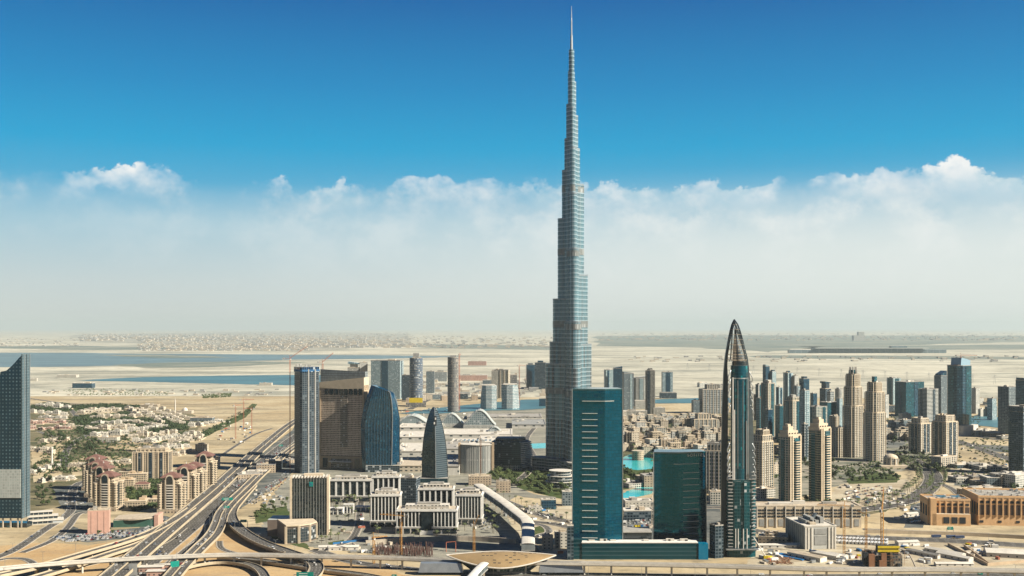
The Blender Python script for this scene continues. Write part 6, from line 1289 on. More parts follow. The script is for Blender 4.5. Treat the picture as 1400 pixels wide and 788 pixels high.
rows = [ # (from, to, count, material, phrase, jitter, scale)
 ((56, 556.5), (92, 560), 4, 'villawhite', 'row of white villas nearest the wood at the left tower', .6, 1.5), ((46, 565), (88, 568), 5, 'villawhite', 'white villa row behind the left tower beside the winding road', 1, 1.3), ((46, 580), (84, 580), 5, 'villapink', 'pinkish villa row left of the winding road', 1.2, 1.25), ((46, 588), (90, 587), 5, 'villapink', 'second pinkish villa row left of the winding road', 1, 1.1),
 ((44, 616), (70, 620), 4, 'villa', 'short villa row beside the bare plot and the left tower', 1, 1.0), ((112, 566.5), (156, 564), 7, 'villa', 'terrace of sand coloured villas behind the lawn', .5, 1.7), ((128, 573), (180, 571), 6, 'villa', 'villa row below the sand coloured terrace', 1, 1.2), ((122, 589), (176, 586), 8, 'villa', 'villa row right of the winding road', 1, 1.2), ((130, 597), (172, 595), 5, 'villawhite', 'white roofed row by the bare plot', 1, 1.3),
 ((176, 562), (190, 570), 4, 'villa', 'slanting row left of the straight street', .6, 1.3), ((192, 561), (220, 580), 7, 'villa', 'stepped terrace descending along the straight street', .5, 1.3), ((206, 560), (246, 577), 8, 'villa', 'second stepped terrace beside the green strip', .5, 1.2), ((222, 561), (258, 574), 6, 'villa', 'far terrace nearest the mosque', .5, 1.2),
 ((180, 590), (224, 585), 8, 'villawhite', 'bright villa row right of the straight street', 1, 1.1), ((178, 599), (236, 594), 9, 'villa', 'villa row above the bare plot', 1.2, 1.1), ((200, 606), (262, 596), 9, 'villawhite', 'white villa row along the green verge', 1.2, 1.1), ((226, 612), (274, 600), 7, 'villa', 'villa row nearest the highway sand', 1.2, 1.1),
 ((44, 648), (74, 640), 4, 'villawhite', 'low white row at the left tower shaft', 1, .95), ((98, 640), (172, 634), 7, 'villa', 'low row behind the red roofed residences', 1.4, 1.0), ((58, 660), (96, 656), 4, 'villawhite', 'white low row below the tree clump', 1, .9), ((214, 626), (262, 620), 5, 'villa', 'row at the right of the largest apartment block', 1.2, 1.0), ((96, 584), (120, 588), 3, 'villa', 'trio inside the loop of the winding road', 1, 1.1), ((180, 579), (214, 584), 6, 'villa', 'row between the two stepped terraces and the street', .8, 1.1), ((130, 581), (178, 579), 7, 'villawhite', 'bright row above the winding road bend', 1, 1.1), ((56, 572), (88, 573), 5, 'villawhite', 'white row between the pinkish rows and the wood', .8, 1.1), ((186, 605), (230, 601), 7, 'villawhite', 'crowded row at the bare plot corner', 1, 1.0), ((236, 606), (270, 594), 6, 'villa', 'slanting row just above the verge', 1, 1.0), ((214, 572), (250, 581), 7, 'villa', 'lower terrace beside the verge', .8, 1.1), ((60, 606), (88, 602), 4, 'villa', 'short row between the plots by the left tower', 1, 1.0), ((210, 617), (254, 612), 6, 'villawhite', 'row directly above the largest apartment block', 1, 1.0),
 ((262, 584), (300, 578), 5, 'villawhite', 'white row beyond the verge by the sand', 1, 1.1)]
for a, b, n, mt, ph, jit, sc in rows:
    for i in range(n):
        f = i / max(1, n - 1); px = a[0] + (b[0] - a[0]) * f + rnd.uniform(-jit, jit); py = a[1] + (b[1] - a[1]) * f + rnd.uniform(-jit, jit) * .5
        villa(px, py, mt, ORD[i] + ' from the left, ' + ph, R(rnd.choice((0, 0, 90, 12, -14)) + rnd.uniform(-8, 8)), sc * rnd.uniform(.7, 1.0), 'villas of the garden district')
# landmark low buildings of the district
for lab, a, b, ty, by, mt in (('long sand coloured compound at the top of the stepped terraces', 194, 217, 553.5, 559, 'roda'), ('sand coloured hall left of the straight street head', 172, 195, 559, 564, 'roda'), ('grey workshop row on the desert left of the highway', 262, 292, 571, 576, 'grey'), ('white car showroom roof beside the bare plot', 136, 162, 598, 603.5, 'villawhite'), ('sandy warehouse between the verge and the highway', 268, 284, 608, 620, 'villa'), ('tan showroom beside the highway right of the farthest residence', 284, 300, 626, 640, 'villa')):
    T(lab, a, b, ty, by, mt, .5, 0, roofm='roof_sand', name='low_building', cat='building', n_plant=4)
cx, cy, w, d_, h = fit(238, 268, 559, 566, .6); mo = thing('mosque', 'pale mosque with a small dome and one slim minaret at the edge of the desert', 'mosque', cx, cy)
MB().box(0, 0, 0, w * .7, d_ * .6, h * .6, m=0, mt=1).build('wall', [FM['villa'], M['roof_sand']], mo); MB().loft([(ellipse(8 * c, 8 * c, 14), h * .6 + 8 * s_) for c, s_ in ((1, 0), (.95, .4), (.75, .75), (.45, 1), (.08, 1.15))]).build('dome', M['off_white'], mo)
MB().loft([(ellipse(2, 2, 8), 0), (ellipse(1.6, 1.6, 8), 34), (ellipse(2.3, 2.3, 8), 35), (ellipse(1.2, 1.2, 8), 37), (ellipse(.2, .2, 8), 46)]).build('minaret', M['off_white'], mo, (-w * .45, 0, 0))
x, y = G(71, 640); tw_ = thing('slim_tower', 'slim pale mast tower standing among the villas behind the left tower', 'tower', x, y); MB().loft([(ellipse(2, 2, 8), 0), (ellipse(1.5, 1.5, 8), 34), (ellipse(2.6, 2.6, 8), 35), (ellipse(2.6, 2.6, 8), 38)]).build('shaft', M['off_white'], tw_)
# ------------------------------------------------------------------ the beige old town beside the lake
def town_proto(seed, mat):
    q = random.Random(seed); root = thing('old_town_block', 'x', 'building', 0, 0); n = q.randint(4, 6)
    for i in range(n):
        wd, dp, hh = q.uniform(11, 22), q.uniform(11, 20), q.choice((10, 14, 17, 21, 26)); x, yy = q.uniform(-16, 16), q.uniform(-10, 10)
        b = MB().box(x, yy, 0, wd, dp, hh, m=0, mt=1).build('wall' if i == 0 else 'wing', [FM[mat], M['roof_sand']], root)
        MB().box(x, yy, hh + .01, wd + .8, dp + .8, .7, m=0).build('cornice', M['cream'], b)
        if q.random() < .7: MB().box(x + q.uniform(-.2, .2) * wd, yy, hh + .72, wd * .35, dp * .35, q.uniform(2.5, 5), m=0, mt=1).build('roof_tower', [FM[mat], M['roof_sand']], b)
    return root
TP = [town_proto(s_, m_) for s_, m_ in ((1, 'sandstone'), (2, 'villa'), (3, 'cream'), (4, 'white'), (5, 'beige'), (9, 'roda'))]
orow = [((852, 580), (984, 578), 13, 'back row of the old town beneath the pale towers'), ((848, 588), (986, 586), 14, 'second row of the old town counted from the back'), ((850, 597), (984, 596), 13, 'middle row of the old town'), ((850, 607), (980, 607), 12, 'old town row behind the lakeside row'), ((852, 617), (966, 617), 10, 'lakeside row of the old town'),
        ((890, 624), (984, 627), 8, 'nearest row of the old town right of the lake'), ((1212, 600), (1246, 603), 5, 'low row beside the shorter crowned tower'), ((1222, 592), (1246, 594), 3, 'low row behind the cream twin towers'), ((826, 572), (850, 574), 2, 'pair at the left end of the old town')]
for a, b, n, ph in orow:
    for i in range(n):
        f = i / max(1, n - 1); x, y = G(a[0] + (b[0] - a[0]) * f + rnd.uniform(-2, 2), a[1] + (b[1] - a[1]) * f + rnd.uniform(-1.2, 1.2)); p = rnd.choice(TP); ro_ = R(rnd.choice((0, 90, 180, 270)) + 12 + rnd.uniform(-10, 10)); sc = rnd.uniform(.8, 1.15)
        if p.name in used: o = dup(p, x, y, ro_, 0, (sc, sc, sc * rnd.uniform(.8, 1.25)))
        else: used.add(p.name); o = p; o.location = (x, y, 0); o.rotation_euler.z = ro_
        tag(o, ORD[i] + ' block from the left, ' + ph, 'building', 'old town blocks')
for p in TP:
    if p.name not in used: x, y = G(915, 592); p.location = (x, y, 0); tag(p, 'small beige block squeezed in the middle of the old town', 'building', 'old town blocks')
T('tall beige old town block with stepped wings, right above the shorter teal slab', 945, 978, 566, 590, 'beigegrid', .6, 8, tiers=((0, .7, 1, 1), (.7, 1, .6, .7)), roofm='roof_sand', name='apartment_block', cat='building', pr=5)
T('long beige old town palace with arched galleries beside the lake', 902, 930, 601, 620, 'sandstone', .4, 6, roofm='roof_sand', name='palace', cat='building', pr=7)
# ------------------------------------------------------------------ trees
def leaves(mb, cx, cy, cz, rx, ry, rz, n, s, q):
    for _ in range(n):
        v = Vector((q.gauss(0, 1), q.gauss(0, 1), q.gauss(0, 1))).normalized() * q.uniform(.55, 1.05); p = Vector((cx + v.x * rx, cy + v.y * ry, cz + v.z * rz)); nrm = (v + Vector((q.uniform(-.6, .6), q.uniform(-.6, .6), q.uniform(-.2, .9)))).normalized()
        a = nrm.orthogonal().normalized(); b = nrm.cross(a); t_ = q.uniform(0, 6.28); a, b = a * math.cos(t_) + b * math.sin(t_), b * math.cos(t_) - a * math.sin(t_); k = s * q.uniform(.6, 1.3)
        mb.face([p - a * k - b * k * .6, p + a * k - b * k * .5, p + a * k * .7 + b * k * .7, p - a * k * .8 + b * k * .6])
def tree_proto(seed, mat):
    q = random.Random(seed); root = thing('tree', 'x', 'tree', 0, 0); m_ = MB(); m_.bar((0, 0, 0), (.2, .1, 3.2), .28, n=6)
    c = MB()
    for i in range(q.randint(5, 8)):
        a = q.uniform(0, 6.28); rr = q.uniform(.6, 3.0); p = (rr * math.cos(a), rr * math.sin(a), q.uniform(3.4, 6.6)); m_.bar((.2, .1, 2.8), p, .12, n=4); s_ = q.uniform(1.4, 2.5); leaves(c, *p, s_, s_, s_ * .8, 34, .62, q)
    m_.build('trunk', M['trunk'], root); c.build('crown', M[mat], root); return root
def palm_proto(seed):
    q = random.Random(seed); root = thing('palm', 'x', 'palm', 0, 0); MB().bar((0, 0, 0), (.3, .2, 8.4), .24, n=6).build('trunk', M['trunk'], root); c = MB()
    for i in range(18):
        a = 6.28 * i / 18 + q.uniform(-.15, .15); up = q.uniform(-.2, .9); pts = [(.3 + math.cos(a) * t_ * 3.1, .2 + math.sin(a) * t_ * 3.1, 8.4 + up * 1.8 * t_ * (1.35 - t_) * 1.6 - 1.5 * t_ * t_) for t_ in (0, .35, .7, 1)]; nx, ny = -math.sin(a) * .42, math.cos(a) * .42
        for j, (p, r_) in enumerate(zip(pts, pts[1:])):
            w0, w1 = (1, 1.2, .9, .1)[j], (1, 1.2, .9, .1)[j + 1]; c.face([(p[0] - nx * w0, p[1] - ny * w0, p[2] - .15), (p[0] + nx * w0, p[1] + ny * w0, p[2] - .15), (r_[0] + nx * w1, r_[1] + ny * w1, r_[2] - .15), (r_[0] - nx * w1, r_[1] - ny * w1, r_[2] - .15)])
    c.build('crown', M['leaf_palm'], root); return root
TRP = {'dark': [tree_proto(s_, 'leaf_dark') for s_ in (1, 2, 3)], 'mid': [tree_proto(s_, 'leaf_mid') for s_ in (4, 5, 6)], 'palm': [palm_proto(s_) for s_ in (7, 8)]}
def put(kind, x, y, sc, label, group):
    p = rnd.choice(TRP[kind]); ro_ = rnd.uniform(0, 6.28); s3 = (sc, sc, sc * rnd.uniform(.85, 1.2))
    if p.name in used: o = dup(p, x, y, ro_, 0, s3)
    else: used.add(p.name); o = p; o.location = (x, y, 0); o.rotation_euler.z = ro_; o.scale = s3
    tag(o, label, 'palm' if kind == 'palm' else 'tree', group)
def scatter(poly, n, kind, sc, label, group):
    if kind != 'palm': n = max(4, int(n * .68)); sc *= 1.1
    x0, x1 = min(p[0] for p in poly), max(p[0] for p in poly); y0, y1 = min(p[1] for p in poly), max(p[1] for p in poly); k = 0; g_ = 0
    while k < n and g_ < n * 30:
        g_ += 1; px, py = rnd.uniform(x0, x1), rnd.uniform(y0, y1); ins = False; j = len(poly) - 1
        for i in range(len(poly)):
            (xa, ya), (xb, yb) = poly[i], poly[j]
            if (ya > py) != (yb > py) and px < (xb - xa) * (py - ya) / (yb - ya) + xa: ins = not ins
            j = i
        if ins: x, y = G(px, py); put(kind, x, y, sc * rnd.uniform(.7, 1.3), label, group); k += 1
def avenue(key, o, step, kind, sc, label, group, a=0.0, b=1.0):
    L, w = ROADS[key]; L2 = offs(L, o); acc = 0; n = len(L2)
    for p, q_ in zip(L2[int(n * a):int(n * b)], L2[int(n * a) + 1:int(n * b)]):
        d_ = math.hypot(q_[0] - p[0], q_[1] - p[1]); t_ = step - acc
        while t_ < d_: put(kind, p[0] + (q_[0] - p[0]) * t_ / d_ + rnd.uniform(-.8, .8), p[1] + (q_[1] - p[1]) * t_ / d_ + rnd.uniform(-.8, .8), sc * rnd.uniform(.8, 1.2), label, group); t_ += step
        acc = (acc + d_) % step
tg = 'trees of the garden district'
scatter([(44, 640), (60, 622), (88, 628), (92, 648), (66, 660), (48, 656)], 22, 'dark', 1.25, 'dark round tree in the clump beside the left tower shaft', tg)
scatter([(52, 668), (74, 660), (80, 686), (62, 694), (48, 690)], 18, 'dark', 1.0, 'dark tree on the slope between the left tower and the shaded car park', tg)
scatter([(86, 612), (132, 604), (140, 616), (106, 622), (88, 622)], 30, 'dark', 1.3, 'dark tree in the long belt below the winding road', tg)
scatter([(110, 632), (150, 628), (160, 640), (108, 644)], 12, 'dark', 1.2, 'dark tree by the low houses behind the red roofed residences', tg)
scatter([(66, 592), (92, 596), (90, 606), (64, 604)], 14, 'dark', 1.4, 'dark tree in the bend left of the winding road', tg)
scatter([(188, 634), (214, 630), (184, 650), (160, 652)], 8, 'dark', 1.0, 'dark tree among the houses left of the largest apartment block', tg)
scatter([(172, 672), (190, 668), (196, 688), (174, 688)], 14, 'mid', 1.1, 'green tree in the residence courtyard', 'courtyard trees')
scatter([(124, 724), (154, 722), (156, 730), (130, 734)], 6, 'mid', .8, 'small tree around the pink block', 'car park trees')
scatter([(348, 696), (394, 686), (396, 700), (352, 712)], 18, 'mid', .9, 'green tree on the lawn left of the finned office', 'office garden trees')
scatter([(452, 688), (510, 684), (508, 712), (456, 714)], 24, 'palm', 1.1, 'palm in the garden between the finned office and the white offices', 'office palms')
scatter([(430, 736), (476, 728), (480, 742), (436, 750)], 10, 'palm', .9, 'palm beside the drive in front of the finned office', 'office palms')
scatter([(500, 726), (690, 726), (692, 736), (506, 738)], 26, 'palm', .9, 'palm along the front of the white offices', 'office palms')
scatter([(640, 690), (668, 690), (690, 716), (668, 724)], 26, 'palm', 1.0, 'palm in the planted car park beside the footbridge', 'footbridge palms')
scatter([(668, 650), (690, 642), (712, 654), (704, 664), (676, 666)], 34, 'mid', 1.15, 'tree in the smaller grove of the park left of the curving path', 'park trees')
scatter([(700, 664), (724, 650), (760, 654), (782, 668), (776, 678), (730, 676)], 74, 'mid', 1.2, 'tree in the large grove of the park before the tallest tower', 'park trees')
scatter([(846, 645), (896, 645), (898, 660), (846, 668)], 46, 'mid', 1.25, 'tree in the grove between the lake and the pool', 'park trees')
scatter([(850, 584), (984, 578), (984, 630), (900, 634), (852, 622)], 46, 'palm', 1.5, 'palm in a courtyard of the old town', 'old town palms')
avenue('boulevard', 12, 22, 'palm', 1.0, 'palm along the near side of the boulevard by the footbridge', 'boulevard palms')
avenue('boulevard', -12, 22, 'palm', 1.0, 'palm along the far side of the boulevard by the park', 'boulevard palms')
for o_, lab in ((19, 'palm on the inner kerb of the crescent road'), (-19, 'palm on the outer kerb of the crescent road'), (25, 'palm in the second inner row of the crescent road'), (1.5, 'palm on the median of the crescent road')): avenue('crescent', o_, 17 if abs(o_) > 2 else 24, 'palm', 1.25, lab, 'crescent road palms', .12, .9)
scatter([(1158, 655), (1200, 648), (1230, 651), (1226, 658), (1166, 661)], 40, 'dark', 1.0, 'dark tree in the square grove under the crowned towers', 'grove trees')
scatter([(1110, 640), (1140, 632), (1150, 644), (1138, 656), (1112, 650)], 20, 'dark', 1.2, 'dark tree left of the crowned towers', 'grove trees')
scatter([(1375, 672), (1400, 662), (1412, 672), (1400, 678)], 9, 'dark', 1.6, 'big dark tree at the right edge behind the market', 'grove trees')
scatter([(1042, 612), (1150, 590), (1160, 626), (1110, 640), (1060, 660)], 46, 'dark', 1.2, 'dark tree among the feet of the right hand towers', 'tower garden trees')
scatter([(1216, 600), (1250, 606), (1270, 630), (1230, 634)], 22, 'dark', 1.2, 'dark tree between the crowned towers and the cream twin towers', 'tower garden trees')
scatter([(1225, 636), (1260, 628), (1300, 640), (1310, 652), (1290, 650), (1250, 642)], 26, 'mid', 1.1, 'tree on the verge inside the crescent road', 'grove trees')
scatter([(1040, 690), (1100, 684), (1136, 684), (1160, 690), (1100, 692)], 22, 'mid', 1.0, 'tree on the roof garden behind the cream podium', 'roof garden trees')
# masses of foliage nobody could count
def mass(name, polys, dens, s, h0, mat, label):
    c = MB(); q = random.Random(77)
    for poly in polys:
        x0, x1 = min(p[0] for p in poly), max(p[0] for p in poly); y0, y1 = min(p[1] for p in poly), max(p[1] for p in poly); n = 0
        while n < dens:
            px, py = q.uniform(x0, x1), q.uniform(y0, y1); ins = False; j = len(poly) - 1
            for i in range(len(poly)):
                (xa, ya), (xb, yb) = poly[i], poly[j]
                if (ya > py) != (yb > py) and px < (xb - xa) * (py - ya) / (yb - ya) + xa: ins = not ins
                j = i
            n += 1
            if not ins: continue
            x, y = G(px, py); r_ = h0 * q.uniform(.5, 1.2); leaves(c, x, y, r_ * .6, r_, r_, r_ * .75, 12, s, q)
    o = c.build(name, M[mat]); tag(o, label, 'foliage', kind='stuff')
mass('wood', [[(40, 556), (60, 552), (94, 553), (98, 562), (70, 566), (44, 562)], [(96, 556), (150, 553), (192, 556), (188, 562), (120, 564)], [(100, 572), (130, 566), (150, 580), (124, 596), (108, 592)], [(186, 574), (230, 570), (262, 580), (256, 588), (214, 592), (190, 584)], [(160, 566), (176, 564), (190, 584), (178, 588)], [(226, 612), (270, 594), (336, 560), (346, 553), (350, 558), (282, 598), (236, 616)]], 1100, 1.7, 5.2, 'leaf_dark', 'dense dark belts of trees between the villa rows of the garden district')
mass('shrubbery', [[(48, 600), (90, 570), (250, 566), (262, 600), (190, 640), (60, 650)], [(170, 655), (215, 640), (240, 690), (180, 700)], [(850, 580), (985, 575), (985, 640), (900, 640)]], 2600, 1.3, 3.0, 'leaf_dark', 'scattered garden shrubs between villas and old town blocks')
mass('hedge', [[(1042, 600), (1240, 580), (1290, 612), (1250, 640), (1060, 668)], [(1300, 600), (1420, 600), (1420, 668), (1310, 670)], [(1210, 560), (1340, 570), (1340, 590), (1215, 585)], [(276, 540), (316, 538), (316, 543), (276, 545)], [(84, 534), (130, 531), (230, 536), (230, 541), (110, 541)], [(1140, 640), (1230, 625), (1250, 640), (1160, 652)], [(1300, 648), (1400, 655), (1400, 662), (1310, 660)]], 420, 1.2, 2.6, 'leaf_mid', 'low scrub bushes on the desert and the plots')
# ------------------------------------------------------------------ traffic
def carmesh(col, k=1.0, van=False):
    m_ = MB(); L_, w_ = 4.6 * k, 1.9
    P = [(-2.3, .35), (2.3, .35), (2.3, .85), (1.3, .95), (.7, 1.45), (-1.5, 1.45), (-2.25, 1.0)] if not van else [(-2.5, .35), (2.5, .35), (2.5, 1.1), (1.9, 2.1), (-2.5, 2.1)]
    P = [(x * k, z) for x, z in P]
    n = len(P); m_.face([(x, -w_ / 2, z) for x, z in P], None, 0); m_.face([(x, w_ / 2, z) for x, z in reversed(P)], None, 0)
    for i in range(n):
        a, b = P[i], P[(i + 1) % n]; gl = (i == 3 or i == 5) if not van else i == 2
        m_.face([(a[0], w_ / 2, a[1]), (b[0], w_ / 2, b[1]), (b[0], -w_ / 2, b[1]), (a[0], -w_ / 2, a[1])][::-1], None, 1 if gl else 0)
    for s_ in (-1, 1): m_.box(-.4 * k, s_ * w_ / 2, 1.0 if not van else 1.3, 1.7 * k, .04, .34 if not van else .5, m=1)
    for x in (-1.4, 1.4):
        for s_ in (-1, 1): m_.prism(ellipse(.33, .33, 8), 0, .2).v[-1]; 
    # wheels lie as short upright drums under the sills
    for x in (-1.45 * k, 1.45 * k):
        for s_ in (-1, 1): m_.bar((x, s_ * .95, .33), (x, s_ * .72, .33), .33, 2, n=8)
    return m_.mesh('car', [col, M['glass_dark'], M['dark_void']])
CC = [plain('paint_white', (.72, .71, .68), .25, .05, spec=.5), plain('paint_silver', (.38, .39, .39), .3, .05, spec=.5, metal=.4), plain('paint_black', (.02, .02, .022), .2, .1, spec=.6), plain('paint_red', (.35, .04, .03), .3, .1, spec=.5), plain('paint_blue', (.05, .09, .2), .3, .1, spec=.5), plain('paint_beige', (.45, .38, .27), .3, .1, spec=.5)]
CN = ['white', 'silver', 'black', 'red', 'blue', 'beige']; CM = [carmesh(c) for c in CC]; CVAN = carmesh(CC[0], 1.15, True)
def pick(): return rnd.choices(range(6), (50, 18, 14, 6, 5, 7))[0]
ncar = 0
def put_car(x, y, z, ang, label, group):
    global ncar
    i = pick(); van = rnd.random() < .1; o = link('van' if van else 'car', CVAN if van else CM[i], None, (x, y, z), ang); tag(o, ('white van' if van else CN[i] + ' car') + ' ' + label, 'van' if van else 'car', group); ncar += 1
for key, n, lab, lanes in (('main_left', 46, 'driving on the wide left carriageway', 6), ('middle', 46, 'in the traffic of the middle carriageway', 5), ('middle_service', 10, 'on the dark service lane in the underpass cut', 3), ('right_main', 34, 'on the right hand flyover carriageway', 4), ('right_ramp', 14, 'on the ramp round the banded office block', 3), ('slip_upper', 8, 'on the upper slip road', 2), ('loop', 3, 'on the narrow loop ramp', 2), ('low_curve', 5, 'on the low curved ramp under the viaduct', 2), ('frontage', 18, 'on the road along the bottom below the viaduct', 4), ('local', 10, 'on the street round the left tower', 3), ('boulevard', 10, 'on the boulevard by the park', 4), ('boulevard2', 7, 'on the street beside the forecourt', 3), ('crescent', 26, 'on the crescent road between palms', 7), ('cross_highway', 12, 'on the cross highway before the market', 6), ('loop_drive', 4, 'on the loop drive', 2), ('office_drive', 5, 'on the office garden drive', 2), ('villa_road', 7, 'on the winding road among villas', 3)):
    L, w = ROADS[key]; z0 = 0.0 if L[0][2] > 0 else .45
    for _ in range(n):
        f = rnd.uniform(.03, .97) ** (1 if key != 'main_left' else 1); i = min(int(f * (len(L) - 1)), len(L) - 2); p = offs(L, (rnd.randrange(lanes) + .5) / lanes * (w - 2) - (w - 2) / 2); t_ = rnd.random(); a, b = p[i], p[i + 1]
        put_car(a[0] + (b[0] - a[0]) * t_, a[1] + (b[1] - a[1]) * t_, a[2] + (b[2] - a[2]) * t_ + z0 + (.02 if z0 == 0 else -.1), math.atan2(b[1] - a[1], b[0] - a[0]), lab, 'cars ' + lab.split(' the ')[0] + ' the ' + lab.split(' the ', 1)[1] if ' the ' in lab else 'cars')
# parked cars: one object for the crowded lots
pk_ = MB()
def lot(a, b, rows_, per, fill=.85):
    for r_ in range(rows_):
        for c in range(per):
            if rnd.random() > fill: continue
            u, v = (c + .5) / per, (r_ + .5) / rows_; px = a[0][0] + (a[1][0] - a[0][0]) * u; py = a[0][1] + (a[1][1] - a[0][1]) * u; qx = b[0][0] + (b[1][0] - b[0][0]) * u; qy = b[0][1] + (b[1][1] - b[0][1]) * u
            x, y = G(px + (qx - px) * v, py + (qy - py) * v); m = rnd.choices(range(6), (50, 18, 14, 6, 5, 7))[0]; ro_ = rnd.choice((0, .1)) + math.pi / 2
            pk_.box(x, y, .45, 4.5, 1.85, .65, ro_, m); pk_.box(x, y - .2, 1.1, 2.4, 1.6, .55, ro_, 6, m)
lot(((70, 735), (128, 729)), ((92, 742), (150, 738)), 5, 22); lot(((128, 729), (196, 724)), ((140, 738), (206, 732)), 5, 24); lot(((196, 722), (226, 708)), ((206, 732), (240, 712)), 4, 14)
lot(((76, 672), (116, 664)), ((96, 702), (122, 694)), 6, 10, .5); lot(((332, 690), (396, 640)), ((350, 690), (398, 656)), 4, 26, .6); lot(((318, 664), (386, 608)), ((326, 672), (396, 612)), 5, 40, .75); lot(((300, 672), (320, 660)), ((330, 690), (336, 668)), 4, 10, .4)
lot(((642, 712), (668, 702)), ((660, 726), (690, 718)), 5, 10, .85); lot(((1150, 672), (1210, 662)), ((1160, 690), (1226, 676)), 5, 24, .5); lot(((1250, 694), (1262, 692)), ((1244, 718), (1258, 716)), 4, 6, .7); lot(((136, 600), (160, 599)), ((140, 606), (164, 604)), 4, 12, .8); lot(((846, 712), (892, 710)), ((846, 722), (892, 720)), 3, 20, .6)
tag(pk_.build('parked_cars', CC + [M['glass_dark']]), 'rows of small parked cars filling the crowded car parks', 'cars', kind='stuff')
# coaches and trucks
def bus_mesh(c):
    m_ = MB().box(0, 0, .5, 11.5, 2.5, 2.7); m_.box(0, 0, 1.6, 11.0, 2.56, .9, m=1, bottom=False)
    for x in (-4, 3.6):
        for s_ in (-1, 1): m_.bar((x, s_ * 1.28, .5), (x, s_ * .9, .5), .5, 2, n=8)
    return m_.mesh('bus', [c, M['glass_dark'], M['dark_void']])
bm = bus_mesh(CC[0])
for r_ in range(2):
    for i in range(15): x, y = G(1142 + i * 5.0, 738 + r_ * 4.4 + i * .22); tag(link('bus', bm, None, (x, y, .1), R(62)), 'white bus parked slanting in the %s row left of the yellow banded pile' % ('far', 'near')[r_], 'bus', 'white buses parked in slanting rows')
bb = bus_mesh(CC[4])
for i, px in enumerate((1280, 1300, 1312)): x, y = G(px, 735.5 + i * .6); tag(link('truck', bb, None, (x, y, .45), R(4)), ('left one alone', 'middle one', 'right and lowest one')[i] + ' of three dark blue trucks on the cross highway', 'truck', 'dark blue trucks')
# ------------------------------------------------------------------ cranes
def crane(label, x, y, top, jib, az, col, mast_w=2.0, luff=0.0, base=0.0, counter=.3):
    root = thing('tower_crane', label, 'crane', x, y, R(az)); m_ = MB(); s_ = mast_w / 2; hh = top - base; st_ = mast_w * 1.5; n = min(60, int(hh / st_))
    for a, b in ((-s_, -s_), (s_, -s_), (s_, s_), (-s_, s_)): m_.bar((a, b, base), (a, b, top), mast_w * .11)
    c4 = [(-s_, -s_), (s_, -s_), (s_, s_), (-s_, s_)]
    for i in range(n):
        z0, z1 = base + hh * i / n, base + hh * (i + 1) / n
        for j in range(4):
            a, b = c4[j], c4[(j + 1) % 4]
            if i % 2: a, b = b, a
            m_.bar((*a, z0), (*b, z1), mast_w * .06)
    m_.build('mast', col, root)
    j_ = MB(); e = (jib * math.cos(R(luff)), 0, top + 2 + jib * math.sin(R(luff))); up = 1.8
    for dy in (-.7, .7): j_.bar((0, dy, top + 2), (e[0], dy * .3, e[2]), .2)
    j_.bar((0, 0, top + 2 + up), (e[0] * .97, 0, e[2] + .4), .2); k = max(4, int(jib / 3.2))
    for i in range(k):
        f0, f1 = i / k, (i + .5) / k; j_.bar((e[0] * f0, -.6, top + 2 + (e[2] - top - 2) * f0), (e[0] * f1, 0, top + 2 + up + (e[2] - top - 2) * f1), .1); j_.bar((e[0] * f1, 0, top + 2 + up + (e[2] - top - 2) * f1), (e[0] * (i + 1) / k, .6, top + 2 + (e[2] - top - 2) * (i + 1) / k), .1)
    j_.build('jib', col, root); c_ = MB(); 
    for dy in (-.7, .7): c_.bar((0, dy, top + 2), (-jib * counter, dy, top + 2), .2)
    cj = c_.build('counter_jib', col, root); MB().box(-jib * counter, 0, top + .6, 3.4, 2.2, 3).build('counterweight', M['concrete_grey'], cj)
    MB().box(1.3, 1.2, top - .8, 2, 1.8, 2.4).build('cab', M['off_white'], root); p = MB(); p.bar((0, 0, top), (-.8, 0, top + 8), .3); p.bar((-.8, 0, top + 8), (e[0] * .7, 0, top + 2 + (e[2] - top - 2) * .7 + 1), .07); p.bar((-.8, 0, top + 8), (-jib * counter, 0, top + 2), .07); p.build('apex', col, root)
    return root
def crane_px(label, px, pyb, pyt, jib, az, col, **kw): x, y = G(px, pyb); return crane(label, x, y, hgt(pyt, y), jib, az, col, **kw)
CY, CR = M['crane_yellow'], M['crane_red']
crane_px('red luffing tower crane left of the unfinished blue topped tower', 396.5, 646, 492, 38, 10, CR, luff=35)
crane_px('red tower crane between the unfinished blue topped tower and the beige hotel', 441, 640, 497, 26, 20, CR, mast_w=2.2, luff=40)
crane_px('yellow tower crane in front of the white offices', 548, 759, 708, 26, 160, CY)
crane_px('shorter yellow tower crane at the left end of the site pit', 511, 771, 738, 16, 30, CY)
crane_px('stubby brown tower crane behind the golden station', 648, 756, 722, 18, -60, CY, luff=50)
crane_px('yellow tower crane with a long jib before the cream podium', 1154, 757, 694, 30, 172, CY)
crane_px('yellow tower crane behind the row of white buses', 1184, 750, 706, 20, 100, CY)
crane_px('tallest yellow tower crane rising from the yellow banded pile', 1206, 764, 700, 26, 60, CY, luff=68, mast_w=2.6)
crane_px('slim crane rising between the two teal hotel slabs', 892, 722, 690, 14, 80, M['beige_metal'], luff=70)
crane_px('red tower crane strapped to the round unfinished tower', 628, 562, 486, 26, 80, CR, mast_w=2.6)
crane_px('red tower crane right of the two curved glass offices', 710, 556, 501, 24, 30, CR, mast_w=2.6)
crane_px('faint red crane on the desert left of the highway, left one of three', 322, 600, 556, 20, 60, CR)
crane_px('faint red crane on the desert left of the highway, middle one of three', 333, 588, 548, 26, 20, CR)
crane_px('faint red crane on the desert left of the highway, nearest the highway', 344, 594, 560, 18, 200, CR)
cx, cy, w, d_, h = fit(1292, 1331, 500, 596, .75, R(-14)); crane('red crane on the roof of the tallest right hand tower', cx + 2, cy - 4, h + 22, 40, 4, CR, base=h + 1)
